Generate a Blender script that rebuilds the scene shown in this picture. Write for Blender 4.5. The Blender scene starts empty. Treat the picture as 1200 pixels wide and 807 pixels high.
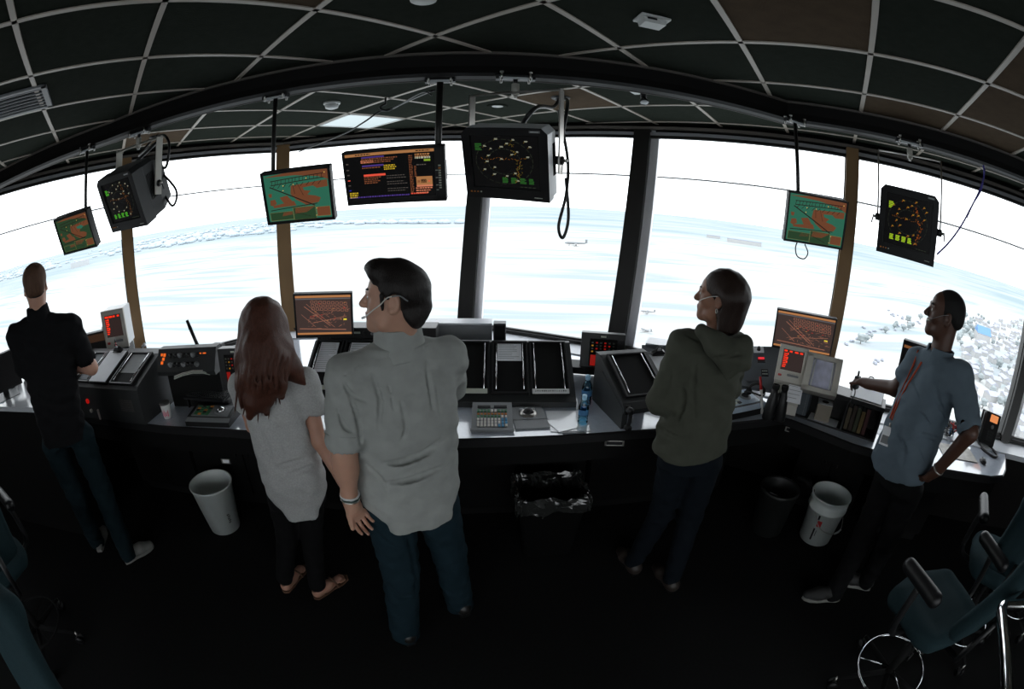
import bpy, bmesh, math, random
import numpy as np
from mathutils import Vector, Matrix, Quaternion
random.seed(7)
rng = np.random.default_rng(7)
SC = bpy.context.scene
COL = SC.collection
V = Vector
# ------------------------------------------------------------------ lens of the photograph (equisolid fisheye)
FPX, PITCH, ROLL, EYE = 542.4, 0.3045, -0.0186, 1.96
def ray(px, py):
    c, s = math.cos(ROLL), math.sin(ROLL)
    dx, dy = px - 600, 403.5 - py
    x, y = c*dx + s*dy, -s*dx + c*dy
    r = math.hypot(x, y); th = 2*math.asin(r/2/FPX)
    k = math.sin(th)/r if r > 1e-6 else 0
    R, U, W = x*k, y*k, math.cos(th)
    cp, sp = math.cos(PITCH), math.sin(PITCH)
    return V((R, W*cp + U*sp, -W*sp + U*cp))
def onz(px, py, z):
    d = ray(px, py); t = (z - EYE)/d.z
    return d*t + V((0, 0, EYE))
def atd(px, py, dist):
    d = ray(px, py); t = dist/math.hypot(d.x, d.y)
    return d*t + V((0, 0, EYE))

# ------------------------------------------------------------------ materials
MATS = {}
def mat(name, col, rough=0.6, metal=0.0, var=0.0, vscale=30.0, bump=0.0, bscale=120.0, emit=None, estr=1.0, spec=0.5, sheen=0.0, coat=0.0, stretch=None):
    if name in MATS: return MATS[name]
    m = bpy.data.materials.new(name); m.use_nodes = True
    nt = m.node_tree; b = nt.nodes['Principled BSDF']
    b.inputs['Base Color'].default_value = (*col, 1)
    b.inputs['Roughness'].default_value = rough
    b.inputs['Metallic'].default_value = metal
    b.inputs['Specular IOR Level'].default_value = spec
    if sheen: b.inputs['Sheen Weight'].default_value = sheen
    if coat: b.inputs['Coat Weight'].default_value = coat; b.inputs['Coat Roughness'].default_value = .06
    tc = None
    if var or bump:
        tc = nt.nodes.new('ShaderNodeTexCoord')
        src = tc.outputs['Object']
        if stretch:
            mp = nt.nodes.new('ShaderNodeMapping'); mp.inputs['Scale'].default_value = stretch
            nt.links.new(src, mp.inputs['Vector']); src = mp.outputs['Vector']
    if var:
        n = nt.nodes.new('ShaderNodeTexNoise'); n.inputs['Scale'].default_value = vscale; n.inputs['Detail'].default_value = 5
        nt.links.new(src, n.inputs['Vector'])
        mx = nt.nodes.new('ShaderNodeMix'); mx.data_type = 'RGBA'
        mx.inputs[6].default_value = (*[max(0, c*(1-var)) for c in col], 1)
        mx.inputs[7].default_value = (*[min(1, c*(1+var)) for c in col], 1)
        nt.links.new(n.outputs['Fac'], mx.inputs[0]); nt.links.new(mx.outputs[2], b.inputs['Base Color'])
    if bump:
        n2 = nt.nodes.new('ShaderNodeTexNoise'); n2.inputs['Scale'].default_value = bscale; n2.inputs['Detail'].default_value = 4
        nt.links.new(src, n2.inputs['Vector'])
        bp = nt.nodes.new('ShaderNodeBump'); bp.inputs['Strength'].default_value = bump; bp.inputs['Distance'].default_value = 0.004
        nt.links.new(n2.outputs['Fac'], bp.inputs['Height']); nt.links.new(bp.outputs['Normal'], b.inputs['Normal'])
    if emit:
        b.inputs['Emission Color'].default_value = (*emit, 1); b.inputs['Emission Strength'].default_value = estr
    MATS[name] = m
    return m
def glow(name, col, s=1.0):
    return mat('lit_'+name, (0.004, 0.004, 0.004), 0.35, emit=col, estr=s, spec=.12)
def srgb(r, g, b):
    f = lambda c: c/12.92 if c <= .04045 else ((c+.055)/1.055)**2.4
    return tuple(f(x/255) for x in (r, g, b))
def clear(name, col=(1, 1, 1), ior=1.45, refl=1.0):
    if name in MATS: return MATS[name]
    m = bpy.data.materials.new(name); m.use_nodes = True; nt = m.node_tree
    for n in list(nt.nodes): nt.nodes.remove(n)
    o = nt.nodes.new('ShaderNodeOutputMaterial'); t = nt.nodes.new('ShaderNodeBsdfTransparent'); g = nt.nodes.new('ShaderNodeBsdfGlossy')
    t.inputs['Color'].default_value = (*col, 1); g.inputs['Roughness'].default_value = 0.02
    g.inputs['Color'].default_value = (refl, refl, refl, 1)
    f = nt.nodes.new('ShaderNodeFresnel'); f.inputs['IOR'].default_value = ior
    x = nt.nodes.new('ShaderNodeMixShader')
    nt.links.new(f.outputs[0], x.inputs[0]); nt.links.new(t.outputs[0], x.inputs[1]); nt.links.new(g.outputs[0], x.inputs[2]); nt.links.new(x.outputs[0], o.inputs[0])
    MATS[name] = m
    return m

# ------------------------------------------------------------------ objects
def link(o, parent=None):
    COL.objects.link(o)
    if parent is not None: o.parent = parent
    return o
def empty(name, loc=(0, 0, 0), rz=0.0, rot=None):
    o = bpy.data.objects.new(name, None); o.empty_display_size = .05
    o.location = loc; o.rotation_euler = (0, 0, rz)
    if rot is not None: o.rotation_euler = Matrix(rot).to_3x3().to_euler()
    return link(o)
def tag(o, label=None, cat=None, group=None, kind=None):
    if label: o['label'] = label
    if cat: o['category'] = cat
    if group: o['group'] = group
    if kind: o['kind'] = kind
    return o
class MB:
    """collects shapes, builds them as one mesh"""
    def __init__(s): s.v = []; s.f = []; s.m = []; s.ms = []; s.sm = []
    def mi(s, m):
        if m is None: return 0
        if m not in s.ms: s.ms.append(m)
        return s.ms.index(m)
    def add(s, vs, fs, m=None, smooth=False):
        b = len(s.v); s.v += [V(p) for p in vs]; k = s.mi(m)
        for f in fs: s.f.append([b+i for i in f]); s.m.append(k); s.sm.append(smooth)
        return s
    def box(s, lo, hi, m=None, bev=0.0, M=None):
        lo, hi = V(lo), V(hi)
        bm = bmesh.new(); bmesh.ops.create_cube(bm, size=1)
        d = hi-lo; c = (hi+lo)/2
        for v in bm.verts: v.co = V((v.co.x*d.x+c.x, v.co.y*d.y+c.y, v.co.z*d.z+c.z))
        if bev: bmesh.ops.bevel(bm, geom=list(bm.edges), offset=min(bev, .45*min(abs(d.x), abs(d.y), abs(d.z))), segments=2, affect='EDGES', profile=.5)
        return s.bm(bm, m, M)
    def bm(s, bm, m=None, M=None, smooth=False):
        bm.verts.index_update()
        vs = [(M @ v.co if M is not None else v.co.copy()) for v in bm.verts]
        fs = [[v.index for v in f.verts] for f in bm.faces]
        bm.free(); return s.add(vs, fs, m, smooth)
    def prism(s, pts, depth, m=None, M=None, bev=0.0):
        """pts: outline in local x,z ; extruded along local y from 0 to depth"""
        n = len(pts)
        bm = bmesh.new()
        a = [bm.verts.new((p[0], 0, p[1])) for p in pts]; b = [bm.verts.new((p[0], depth, p[1])) for p in pts]
        bm.faces.new(a); bm.faces.new(b[::-1])
        for i in range(n): bm.faces.new((a[i], b[i], b[(i+1) % n], a[(i+1) % n])[::-1])
        bmesh.ops.recalc_face_normals(bm, faces=bm.faces)
        if bev: bmesh.ops.bevel(bm, geom=list(bm.edges), offset=bev, segments=2, affect='EDGES', profile=.5)
        return s.bm(bm, m, M)
    def poly_z(s, pts, z0, z1, m=None, bev=0.0):
        """horizontal outline extruded from z0 to z1"""
        bm = bmesh.new(); n = len(pts)
        a = [bm.verts.new((p[0], p[1], z0)) for p in pts]; b = [bm.verts.new((p[0], p[1], z1)) for p in pts]
        bm.faces.new(a); bm.faces.new(b)
        for i in range(n): bm.faces.new((a[i], a[(i+1) % n], b[(i+1) % n], b[i]))
        bmesh.ops.recalc_face_normals(bm, faces=bm.faces)
        if bev: bmesh.ops.bevel(bm, geom=list(bm.edges), offset=bev, segments=2, affect='EDGES', profile=.5)
        if n > 4: bmesh.ops.triangulate(bm, faces=[f for f in bm.faces if len(f.verts) > 4])
        return s.bm(bm, m)
    def tube(s, pts, r, m=None, n=10, closed=False, cap=True):
        pts = [V(p) for p in pts]; N = len(pts)
        rs = r if isinstance(r, (list, tuple)) else [r]*N
        vs = []; prev = None
        for i, p in enumerate(pts):
            if closed: t = pts[(i+1) % N]-pts[i-1]
            else: t = pts[min(i+1, N-1)]-pts[max(i-1, 0)]
            t = t.normalized() if t.length > 1e-9 else V((0, 0, 1))
            if prev is None:
                a = t.orthogonal().normalized()
            else:
                a = prev-t*prev.dot(t)
                a = a.normalized() if a.length > 1e-6 else t.orthogonal().normalized()
            prev = a; b = t.cross(a)
            vs += [p+(a*math.cos(2*math.pi*k/n)+b*math.sin(2*math.pi*k/n))*rs[i] for k in range(n)]
        fs = []
        for i in range(N if closed else N-1):
            j = (i+1) % N
            for k in range(n): fs.append((i*n+k, i*n+(k+1) % n, j*n+(k+1) % n, j*n+k))
        if cap and not closed: fs += [list(range(n))[::-1], [(N-1)*n+k for k in range(n)]]
        return s.add(vs, fs, m, True)
    def lathe(s, prof, m=None, n=24, M=None, capb=True, capt=True):
        """prof: list of (radius, z)"""
        vs = [V((r*math.cos(2*math.pi*k/n), r*math.sin(2*math.pi*k/n), z)) for r, z in prof for k in range(n)]
        fs = []
        for i in range(len(prof)-1):
            for k in range(n): fs.append((i*n+k, i*n+(k+1) % n, (i+1)*n+(k+1) % n, (i+1)*n+k))
        if capb: fs.append(list(range(n))[::-1])
        if capt: fs.append([(len(prof)-1)*n+k for k in range(n)])
        if M is not None: vs = [M @ v for v in vs]
        return s.add(vs, fs, m, True)
    def quad(s, a, b, c, d, m=None): return s.add([a, b, c, d], [(0, 1, 2, 3)], m)
    def build(s, name, m=None, parent=None, smooth=None):
        me = bpy.data.meshes.new(name)
        me.from_pydata([tuple(v) for v in s.v], [], s.f)
        ms = s.ms if s.ms else [m]
        for x in ms: me.materials.append(x)
        me.polygons.foreach_set('material_index', s.m if s.ms else [0]*len(s.f))
        me.polygons.foreach_set('use_smooth', s.sm if smooth is None else [smooth]*len(s.f))
        me.update()
        o = bpy.data.objects.new(name, me)
        return link(o, parent)
def curve(pts, n=8):
    """catmull-rom through pts"""
    P = [V(p) for p in pts]; P = [P[0]*2-P[1]]+P+[P[-1]*2-P[-2]]; out = []
    for i in range(1, len(P)-2):
        for k in range(n):
            t = k/n; a, b, c, d = P[i-1], P[i], P[i+1], P[i+2]
            out.append(.5*((2*b)+(c-a)*t+(2*a-5*b+4*c-d)*t*t+(3*b-a-3*c+d)*t**3))
    out.append(P[-2]); return out
def frame(loc, yaw, pit=0.0, rol=0.0):
    """matrix of a panel: local x right and z up as its viewer sees them, local -y towards the viewer; yaw = azimuth its face looks to (degrees, 0=+Y, 90=+X)"""
    y, p, r = math.radians(yaw), math.radians(pit), math.radians(rol)
    N = V((math.sin(y)*math.cos(p), math.cos(y)*math.cos(p), math.sin(p)))
    R = V((0, 0, 1)).cross(N).normalized(); U = N.cross(R)
    R2 = R*math.cos(r)+U*math.sin(r); U2 = -R*math.sin(r)+U*math.cos(r)
    M = Matrix((R2, -N, U2)).transposed().to_4x4(); M.translation = V(loc)
    return M
def place(root, M):
    root.location = M.to_translation(); root.rotation_euler = M.to_euler()
def copy_tree(o, parent=None):
    c = o.copy(); COL.objects.link(c)
    if parent is not None: c.parent = parent
    for ch in o.children: copy_tree(ch, c)
    return c

# ------------------------------------------------------------------ implicit modelling for bodies and cloth
class SDF:
    def __init__(s, lo, hi, res):
        s.res = res; s.lo = np.array(lo, float)
        s.n = np.ceil((np.array(hi)-s.lo)/res).astype(int)+1
        s.f = np.full(s.n, 0.3, np.float32)
    def _blk(s, lo, hi, pad):
        a = np.clip(np.floor((np.array(lo)-pad-s.lo)/s.res).astype(int), 0, s.n); b = np.clip(np.ceil((np.array(hi)+pad-s.lo)/s.res).astype(int)+1, 0, s.n)
        if np.any(b <= a): return None
        g = [((np.arange(a[i], b[i])*s.res+s.lo[i]).astype(np.float32)) for i in range(3)]
        sl = tuple(slice(a[i], b[i]) for i in range(3))
        return sl, g[0][:, None, None], g[1][None, :, None], g[2][None, None, :]
    def _mix(s, sl, d, op, k):
        f = s.f[sl]
        if op == 'u':
            if k > 0:
                h = np.maximum(k-np.abs(f-d), 0)/k; s.f[sl] = np.minimum(f, d)-h*h*k*.25
            else: s.f[sl] = np.minimum(f, d)
        elif op == 's':
            d = -d
            if k > 0:
                h = np.maximum(k-np.abs(f-d), 0)/k; s.f[sl] = np.maximum(f, d)+h*h*k*.25
            else: s.f[sl] = np.maximum(f, d)
    def cone(s, a, b, ra, rb, k=.02, op='u'):
        a, b = np.array(a, float), np.array(b, float); R = max(ra, rb)
        q = s._blk(np.minimum(a, b)-R, np.maximum(a, b)+R, k+3*s.res)
        if q is None: return s
        sl, X, Y, Z = q; ab = b-a; L = max(ab@ab, 1e-12)
        t = np.clip(((X-a[0])*ab[0]+(Y-a[1])*ab[1]+(Z-a[2])*ab[2])/L, 0, 1)
        d = np.sqrt((X-a[0]-t*ab[0])**2+(Y-a[1]-t*ab[1])**2+(Z-a[2]-t*ab[2])**2)-(ra+(rb-ra)*t)
        s._mix(sl, d.astype(np.float32), op, k); return s
    def chain(s, pts, rs, k=.02, op='u'):
        for i in range(len(pts)-1): s.cone(pts[i], pts[i+1], rs[i], rs[i+1], k, op)
        return s
    def ell(s, c, r, M=None, k=.02, op='u'):
        c = np.array(c, float); r = np.array(r, float); R = r.max()
        q = s._blk(c-R, c+R, k+3*s.res)
        if q is None: return s
        sl, X, Y, Z = q; X, Y, Z = X-c[0], Y-c[1], Z-c[2]
        if M is not None:
            M = np.array(M)[:3, :3]
            X, Y, Z = (M[0, 0]*X+M[1, 0]*Y+M[2, 0]*Z, M[0, 1]*X+M[1, 1]*Y+M[2, 1]*Z, M[0, 2]*X+M[1, 2]*Y+M[2, 2]*Z)
        k0 = np.sqrt((X/r[0])**2+(Y/r[1])**2+(Z/r[2])**2); k1 = np.sqrt((X/r[0]**2)**2+(Y/r[1]**2)**2+(Z/r[2]**2)**2)+1e-9
        d = k0*(k0-1)/k1
        s._mix(sl, d.astype(np.float32), op, k); return s
    def loft(s, st, az, k=.02, op='u', n=2.4):
        """st: list of (z, cx, cy, rx, ry) in world; az facing azimuth (deg): rx across, ry front to back"""
        st = sorted(st); A = np.array(st, float)
        R = A[:, 3:5].max()
        q = s._blk((A[:, 1].min()-R, A[:, 2].min()-R, A[0, 0]), (A[:, 1].max()+R, A[:, 2].max()+R, A[-1, 0]), k+3*s.res)
        if q is None: return s
        sl, X, Y, Z = q; z = Z[0, 0, :]
        zi = np.clip(z, A[0, 0], A[-1, 0])
        # smooth interpolation of the stations
        def ip(j):
            y = np.interp(zi, A[:, 0], A[:, j]); return y.astype(np.float32)[None, None, :]
        a = math.radians(az); f = (math.sin(a), math.cos(a)); r = (math.cos(a), -math.sin(a))
        dx, dy = X-ip(1), Y-ip(2); u = dx*r[0]+dy*r[1]; w = dx*f[0]+dy*f[1]; rx, ry = ip(3), ip(4)
        e = (np.abs(u/rx)**n+np.abs(w/ry)**n)**(1/n)
        d = (e-1)*np.minimum(rx, ry)
        dz = np.maximum(Z-A[-1, 0], A[0, 0]-Z)
        d = np.where(dz > 0, np.sqrt(np.maximum(d, 0)**2+dz**2), np.maximum(d, dz))
        s._mix(sl, d.astype(np.float32), op, k); return s
    def cut(s, p, nrm, k=0.0):
        """remove everything on the side the normal points to"""
        X = (np.arange(s.n[0])*s.res+s.lo[0]).astype(np.float32)[:, None, None]; Y = (np.arange(s.n[1])*s.res+s.lo[1]).astype(np.float32)[None, :, None]; Z = (np.arange(s.n[2])*s.res+s.lo[2]).astype(np.float32)[None, None, :]
        nn = np.array(nrm, float); nn /= np.linalg.norm(nn)
        d = (X-p[0])*nn[0]+(Y-p[1])*nn[1]+(Z-p[2])*nn[2]
        s.f = np.maximum(s.f, d.astype(np.float32)); return s
    def wave(s, amp, dirs, band=.05):
        """cloth ripples: sum of oriented sine ridges"""
        idx = np.nonzero(np.abs(s.f) < band)
        P = np.stack([idx[i]*s.res+s.lo[i] for i in range(3)], 1)
        d = np.zeros(len(P))
        for kx, ky, kz, ph, a in dirs:
            w = np.sin(P@np.array((kx, ky, kz))+ph+1.3*np.sin(P@np.array((ky*.31+4, kz*.27-3, kx*.4+2))+ph*2))
            d += a*(np.sign(w)*np.abs(w)**1.5)
        s.f[idx] += (amp*d).astype(np.float32); return s
    def mesh(s, name, m, parent=None, matfn=None, smooth_it=0, base=(0, 0, 0)):
        f = s.f; inside = f < 0
        # active cells
        c = inside[:-1, :-1, :-1].astype(np.int8)
        cnt = np.zeros_like(c)
        for i in (0, 1):
            for j in (0, 1):
                for k in (0, 1): cnt += inside[i:f.shape[0]-1+i, j:f.shape[1]-1+j, k:f.shape[2]-1+k]
        act = (cnt > 0) & (cnt < 8); I = np.array(np.nonzero(act)); N = I.shape[1]
        ids = np.full(act.shape, -1, np.int64); ids[tuple(I)] = np.arange(N)
        cor = {}
        for i in (0, 1):
            for j in (0, 1):
                for k in (0, 1): cor[(i, j, k)] = f[I[0]+i, I[1]+j, I[2]+k].astype(float)
        acc = np.zeros((N, 3)); w = np.zeros(N)
        for ax in range(3):
            for a in (0, 1):
                for b in (0, 1):
                    c0 = [a, b]; c0.insert(ax, 0); c1 = [a, b]; c1.insert(ax, 1)
                    f0, f1 = cor[tuple(c0)], cor[tuple(c1)]; x = (f0 < 0) != (f1 < 0)
                    t = np.where(x, f0/np.where(np.abs(f0-f1) < 1e-12, 1, f0-f1), 0)
                    p = np.tile(np.array(c0, float), (N, 1)); p[:, ax] = t
                    acc += p*x[:, None]; w += x
        vs = (I.T+acc/w[:, None])*s.res+s.lo
        quads = []
        for ax in range(3):
            o = [slice(1, -1)]*3; o[ax] = slice(0, -1)
            o = tuple(o); o2 = list(o); o2[ax] = slice(1, None); o2 = tuple(o2)
            A, B = inside[o], inside[o2]
            ch = np.nonzero(A != B); flip = A[ch]
            P = np.array(ch); off = np.array([1, 1, 1]); off[ax] = 0; P = P+off[:, None]
            u, v = [(1, 2), (2, 0), (0, 1)][ax]
            def cell(du, dv):
                q = P.copy(); q[u] -= du; q[v] -= dv; return ids[tuple(q)]
            q = np.stack([cell(1, 1), cell(0, 1), cell(0, 0), cell(1, 0)], 1)
            q[~flip] = q[~flip][:, ::-1]; quads.append(q)
        q = np.concatenate(quads); q = q[(q >= 0).all(1)]
        for _ in range(smooth_it):
            S = np.zeros_like(vs); C = np.zeros(len(vs))
            for a, b in ((0, 1), (1, 2), (2, 3), (3, 0)):
                np.add.at(S, q[:, a], vs[q[:, b]]); np.add.at(S, q[:, b], vs[q[:, a]]); np.add.at(C, q[:, a], 1); np.add.at(C, q[:, b], 1)
            vs = vs*.5+.5*S/np.maximum(C, 1)[:, None]
        me = bpy.data.meshes.new(name)
        me.vertices.add(len(vs)); me.vertices.foreach_set('co', (vs-np.array(base)).astype(np.float32).ravel())
        me.loops.add(len(q)*4); me.loops.foreach_set('vertex_index', q.astype(np.int32).ravel())
        me.polygons.add(len(q)); me.polygons.foreach_set('loop_start', np.arange(len(q), dtype=np.int32)*4)
        me.polygons.foreach_set('use_smooth', np.ones(len(q), bool))
        ms = m if isinstance(m, (list, tuple)) else [m]
        for x in ms: me.materials.append(x)
        if matfn is not None:
            me.polygons.foreach_set('material_index', np.asarray(matfn(vs[q].mean(1)), np.int32))
        me.update(calc_edges=True); me.validate()
        o = bpy.data.objects.new(name, me)
        link(o, parent)
        if parent is None: o.location = base
        return o
# ------------------------------------------------------------------ materials of the room
M_floor = mat('carpet black', (.010, .010, .010), .95, var=.4, vscale=60, bump=.5, bscale=400, spec=.1)
M_tile = mat('ceiling tile charcoal', (.0250, .0295, .0235), .95, var=.25, vscale=25, bump=.3, bscale=90, spec=.02)
M_tileb = mat('ceiling tile brown', (.085, .060, .040), .9, var=.2, vscale=14, bump=.3, bscale=90, spec=.03)
M_tbar = mat('ceiling grid bar', (.44, .385, .33), .45, var=.08, vscale=9)
M_black = mat('black laminate', (.006, .006, .006), .6, var=.2, vscale=12, spec=.12)
M_blackp = mat('black plastic', (.010, .010, .011), .42, bump=.15, bscale=500, spec=.4)
M_matte = mat('matte black', (.006, .006, .006), .8, spec=.2, var=.2, vscale=50)
M_console = mat('console charcoal', (.021, .023, .024), .55, var=.15, vscale=18, bump=.1, bscale=400)
M_greyp = mat('grey painted panel', (.19, .20, .21), .5, var=.08, vscale=15)
M_beige = mat('beige equipment case', (.50, .48, .43), .5, var=.06, vscale=20)
M_white = mat('white plastic', (.72, .73, .72), .4, var=.05, vscale=14)
M_paper = mat('white paper', (.84, .86, .90), .6, var=.04, vscale=20)
M_steel = mat('brushed steel', (.55, .53, .50), .32, 1.0, var=.15, vscale=60)
M_chrome = mat('chrome', (.75, .76, .78), .12, 1.0, var=.05, vscale=30)
M_alum = mat('white painted steel', (.62, .64, .66), .35, var=.05, vscale=12)
M_litpost = mat('lit brown mullion', (.25, .15, .07), .45, var=.2, vscale=8, stretch=(1, 1, .2))  # brown put in for posts that catch light; shaded posts take black
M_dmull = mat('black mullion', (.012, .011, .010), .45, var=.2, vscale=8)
M_trimg = mat('grey brown trim', (.115, .10, .088), .5, var=.15, vscale=6)
M_shade = mat('grey shade cassette', (.26, .26, .275), .6, var=.1, vscale=10)
M_beam = mat('dark beam paint', (.008, .0072, .007), .55, var=.2, vscale=5, spec=.12)
M_top = mat('grey laminate worktop', (.52, .57, .65), .16, var=.12, vscale=40, spec=.6, coat=.9)
M_ledge = mat('white sill laminate', (.66, .68, .72), .35, var=.06, vscale=10)
M_litside = mat('lit post side white', (.80, .79, .82), .4, var=.05)  # white stands for the post side catching window light
M_rail = mat('rail bronze', (.060, .050, .042), .5, var=.15)
M_glass = clear('window glass', (.985, .995, 1.0), 1.25)
M_teal = mat('teal upholstery', (.016, .034, .040), .95, var=.2, vscale=90, bump=.4, bscale=700, spec=.15)
M_red = mat('red plastic', (.45, .02, .02), .4, var=.1)
M_blue = mat('blue plastic', (.03, .10, .22), .4, var=.1)
M_green = mat('green key', (.03, .16, .07), .4, var=.1)
M_orange = mat('orange key', (.6, .2, .03), .4, var=.1)
M_lbl = mat('pale label strip', (.50, .53, .46), .6, var=.06)
M_ink = mat('ink', (.01, .01, .012), .7, var=.1)

# ------------------------------------------------------------------ plan of the tower cab: facets (azimuth of the outward normal, distance at the sill)
SILL, WTOP, CEIL, LEAN = .80, 2.665, 2.78, .2788
FAC = [('back_left', -112, 4.3), ('left', -50.7, 4.30), ('front', -7.5, 4.33), ('front_right', 26, 3.677), ('right', 36, 3.48), ('back_right', 102, 4.2), ('back', 180, 3.0)]
def nrm(az): a = math.radians(az); return V((math.sin(a), math.cos(a), 0))
def corner(i, z):
    """corner between facet i and facet i+1 at height z (the panes lean outwards above the sill)"""
    off = LEAN*max(0, z-SILL)
    (_, a1, d1), (_, a2, d2) = FAC[i % len(FAC)], FAC[(i+1) % len(FAC)]
    n1, n2 = nrm(a1), nrm(a2); d1 += off; d2 += off
    det = n1.x*n2.y-n1.y*n2.x
    return V(((d1*n2.y-d2*n1.y)/det, (n1.x*d2-n2.x*d1)/det, z))
NF = len(FAC)
def corner_in(i, inn):
    for k in range(NF): FAC[k] = (FAC[k][0], FAC[k][1], FAC[k][2]-inn)
    p = corner(i, SILL)
    for k in range(NF): FAC[k] = (FAC[k][0], FAC[k][1], FAC[k][2]+inn)
    return p
out_poly = [corner(i, CEIL) for i in range(NF)]
flo_poly = [corner(i, 0) for i in range(NF)]

mb = MB(); mb.poly_z([(p.x*1.03, p.y*1.03) for p in flo_poly], -.12, 0, M_floor); tag(mb.build('floor'), kind='structure')

# ceiling: square tiles in a bar grid, one plane over the whole cab
GY, GA, GB, SA, SB = -.6827, -3.386, -.505, .602, .619
def grid_cell(px, py):
    p = onz(px, py, CEIL); c, s = math.cos(GY), math.sin(GY)
    return math.floor((c*p.x+s*p.y-GA)/SA), math.floor((-s*p.x+c*p.y-GB)/SB)
def grid_pt(a, b):
    c, s = math.cos(GY), math.sin(GY); A, B = GA+SA*a, GB+SB*b
    return V((c*A-s*B, s*A+c*B, CEIL))
brown = {grid_cell(*p) for p in [(950, 30), (1060, 130), (1150, 125), (1175, 165), (1185, 90), (355, 3), (700, 118), (170, 158)]}
light_cell = grid_cell(420, 139)
bm = bmesh.new()
for a in range(-12, 16):
    for b in range(-12, 14):
        f = bm.faces.new([bm.verts.new(grid_pt(a+x, b+y)) for x, y in ((0, 0), (0, 1), (1, 1), (1, 0))]); f.material_index = 2 if (a, b) in brown else 1
hw = .013
def strip(p, q):
    d = (q-p).normalized(); s = V((-d.y, d.x, 0))*hw; dn = V((0, 0, -.006))
    v = [bm.verts.new(x) for x in (p-s+dn, p+s+dn, q+s+dn, q-s+dn)]; bm.faces.new(v)
    for x, y in ((0, 3), (1, 2)):
        w = [bm.verts.new(v[x].co), bm.verts.new(v[y].co), bm.verts.new(v[y].co-dn), bm.verts.new(v[x].co-dn)]; bm.faces.new(w)
for a in range(-12, 16): strip(grid_pt(a, -12), grid_pt(a, 14))
for b in range(-12, 14): strip(grid_pt(-12, b), grid_pt(16, b))
for i in range(NF):
    n = nrm(FAC[i][1]); d = FAC[i][2]+LEAN*(CEIL-SILL)+.05
    bmesh.ops.bisect_plane(bm, geom=list(bm.verts)+list(bm.edges)+list(bm.faces), plane_co=n*d+V((0, 0, CEIL)), plane_no=n, clear_outer=True)
for f in bm.faces:
    if f.normal.z > 0 and abs(f.normal.z) > .5: f.normal_flip()
me = bpy.data.meshes.new('ceiling'); bm.to_mesh(me); bm.free()
for m in (M_tbar, M_tile, M_tileb): me.materials.append(m)
tag(link(bpy.data.objects.new('ceiling', me)), kind='structure')
mb = MB(); mb.poly_z([(p.x+nrm(0).x*0+p.x/p.length*.5, p.y+p.y/p.length*.5) for p in out_poly], CEIL+.10, CEIL+.3, M_beam); tag(mb.build('roof'), kind='structure')  # unseen overhang past the walls, shaped to keep the sun out

# ring beam under the ceiling over the console line, with the rails the displays clamp on
BEAM = [V((-5.2, 1.36, 0)), V((-4.2, 1.74, 0)), V((-2.7, 2.13, 0)), V((1.66, 2.48, 0)), V((3.25, 1.33, 0)), V((4.55, .15, 0))]
def offset_path(P, d):
    out = []
    for i, p in enumerate(P):
        n = V((0, 0, 0))
        if i: t = (p-P[i-1]).normalized(); n += V((-t.y, t.x, 0))
        if i < len(P)-1: t = (P[i+1]-p).normalized(); n += V((-t.y, t.x, 0))
        n.normalize()
        if 0 < i < len(P)-1:
            t = (p-P[i-1]).normalized(); n /= max(.5, n.dot(V((-t.y, t.x, 0))))
        out.append(p+n*d)
    return out
def sweep(mb, P, prof, m):
    """prof: list of (offset, z)"""
    rows = [offset_path(P, o) for o, z in prof]; n = len(prof)
    vs = [V((r[i].x, r[i].y, prof[k][1])) for i in range(len(P)) for k, r in enumerate(rows)]
    fs = [(i*n+k, i*n+(k+1) % n, (i+1)*n+(k+1) % n, (i+1)*n+k) for i in range(len(P)-1) for k in range(n)]
    fs += [list(range(n)), [(len(P)-1)*n+k for k in range(n)]]
    mb.add(vs, fs, m)
mb = MB()
sweep(mb, BEAM, [(0, CEIL), (.005, 2.70), (0, 2.66), (.03, 2.648), (.105, 2.648), (.105, CEIL)], M_beam)
sweep(mb, BEAM, [(-.012, CEIL), (-.012, 2.765), (0, 2.765), (0, CEIL)], M_trimg)
bo = mb.build('trim_1'); tag(bo, kind='structure')
mb = MB()
for off, z, r in ((.115, 2.652, .008), (.15, 2.664, .009)):
    mb.tube([p+V((0, 0, z)) for p in offset_path(BEAM, off)], r, M_rail, 8)
mb.build('rail', None, bo)

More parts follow.
